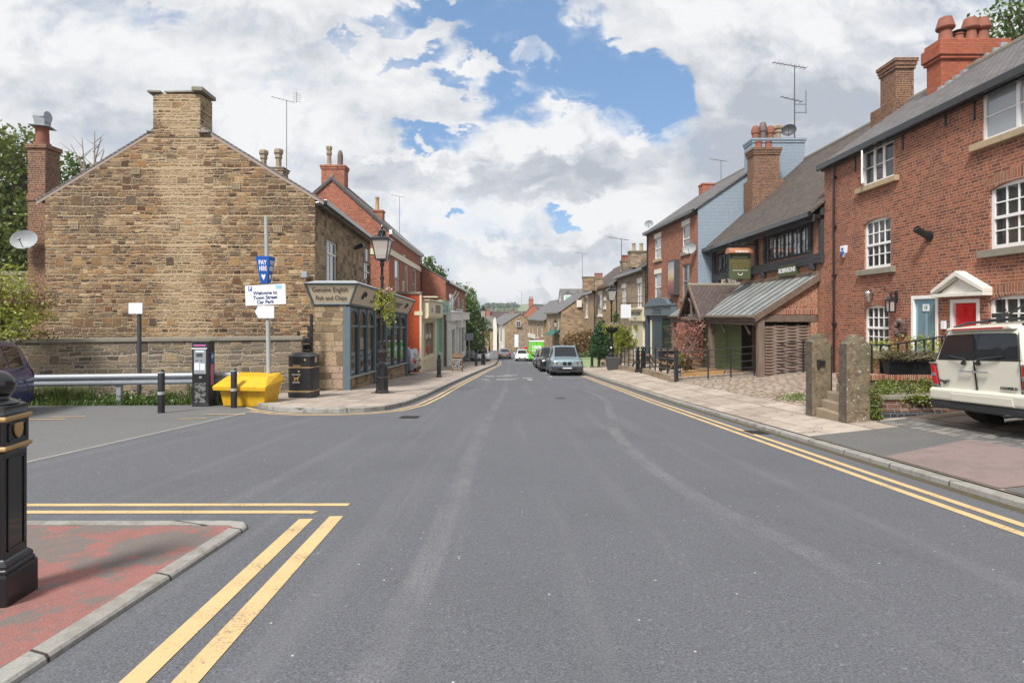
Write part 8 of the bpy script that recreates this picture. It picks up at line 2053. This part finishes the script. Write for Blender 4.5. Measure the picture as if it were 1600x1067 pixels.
# heather, ivy and shrub at the cottages
x,y,z=TRX; o=thing('heather','bushy grey green and straw heather spilling from the black trough','plant',(x,y,z+.2))
m=MB(); 
for _ in range(2600):
    bx=x+rnd.uniform(-.46,.46); by=y+rnd.uniform(-.12,.12); a=Vector((rnd.gauss(0,.5)+(bx-x)*.8,rnd.gauss(0,.6)-.25,1)).normalized(); l=rnd.uniform(.12,.32); p=Vector((bx,by,z+.22)); s_=a.orthogonal().normalized()*.007; k=len(m.v)
    q=p+a*l*.6; e=p+a*l+Vector((0,0,-.03)); m.v+=[tuple(p-s_),tuple(p+s_),tuple(q+s_*1.6),tuple(q-s_*1.6),tuple(e)]; m.f+=[[k,k+1,k+2,k+3],[k+3,k+2,k+4]]; m.sm+=[False]*2; m.mi+=[0]*2
m.build('sprigs',M['heather'],o)
m=MB(); q=[]
for cx_ in (-.38,-.15,.12,.36):
    q+=[(x+cx_+rnd.gauss(0,.1),y-.05+rnd.gauss(0,.07),z+.3+abs(rnd.gauss(0,.09))) for _ in range(70)]
leafquads(m,q,.04,0,.6,.4); m.build('foliage',M['leafyellow'],o)
tree('golden_shrub','golden yellow leaved shrub behind the lichen spotted gate pillar','shrub',(6.3,10.7,-.4),[bl(1367,548,10.7,14,16),bl(1385,540,10.8,14,10),bl(1360,570,10.6,8,14),bl(1440,535,11.0,24,10),bl(1470,550,11,18,10)],1100,.045,'leafyellow',.02,cs=.32,shell=.2)
o=thing('ivy','small leaved ivy trailing over the raised brick bed','ivy',(6.6,9.9,-.2)); m=MB(); q=[]
for _ in range(1300):
    px=rnd.choice([rnd.gauss(1385,14),rnd.uniform(1368,1478),rnd.gauss(1440,22)]); t=rnd.random(); yy=10.15-.62*t
    q.append(tuple(Wp(px,0,yy).xy)+(z1+.13+(.12*(1-t))+rnd.gauss(0,.035),))
for _ in range(420): q.append((X0-.08+rnd.gauss(0,.05),9.5+rnd.gauss(0,.06),rnd.uniform(GZ(6.2,9.5),z1+.2)))
for _ in range(500): q.append((Wp(rnd.gauss(1440,12),0,9.5)[0],9.5+rnd.gauss(0,.02),z1+.08-abs(rnd.gauss(0,.06))))
leafquads(m,q,.042,0,.6,.7); m.build('leaves',M['leafmid'],o)
m=MB(); leafquads(m,rnd.sample(q,700),.04,0,.6,.7); m.build('yellow_leaves',M['leafyellow'],o)
# tree overhanging top right
tree('overhanging_tree','green branches reaching over the cottage roof at top right','tree',(24,23,-1),[bl(1600,45,23,50,30),bl(1570,15,23,38,10),bl(1640,20,23,60,40),bl(1590,62,23,25,14),bl(1650,90,23,50,50)],2600,.2,'leaf',.3,cs=.3,shell=.3)
# thin air that fades the far hill
def m_haze(d):
    k=N('thin_haze'); v=k.n('VolumePrincipled'); v.inputs['Color'].default_value=(.80,.87,.96,1); v.inputs['Density'].default_value=d; v.inputs['Anisotropy'].default_value=.2
    k.t.links.new(v.outputs[0],k.out.inputs['Volume']); return k.m
m=MB(); m.box(-1300,1300,-60,1400,-75,26); hzb=m.build('haze',m_haze(.0004)); tag(hzb,kind='stuff')
# wooded edge on the far hill
m=MB(); q=[]
for i in range(300):
    px=rnd.uniform(758,806); q+=[(at(px,0,860)[0]+rnd.gauss(0,3),860+rnd.gauss(0,6),at(0,482-rnd.random()*5,860)[2]+rnd.gauss(0,1.5)) for _ in range(5)]
for i in range(160):
    px=rnd.uniform(700,940); q+=[(at(px,0,780)[0]+rnd.gauss(0,4),780+rnd.gauss(0,6),rnd.gauss(7,2)) for _ in range(4)]
leafquads(m,q,5.5); wo=m.build('hill_woodland',M['leafdark']); tag(wo,kind='stuff')
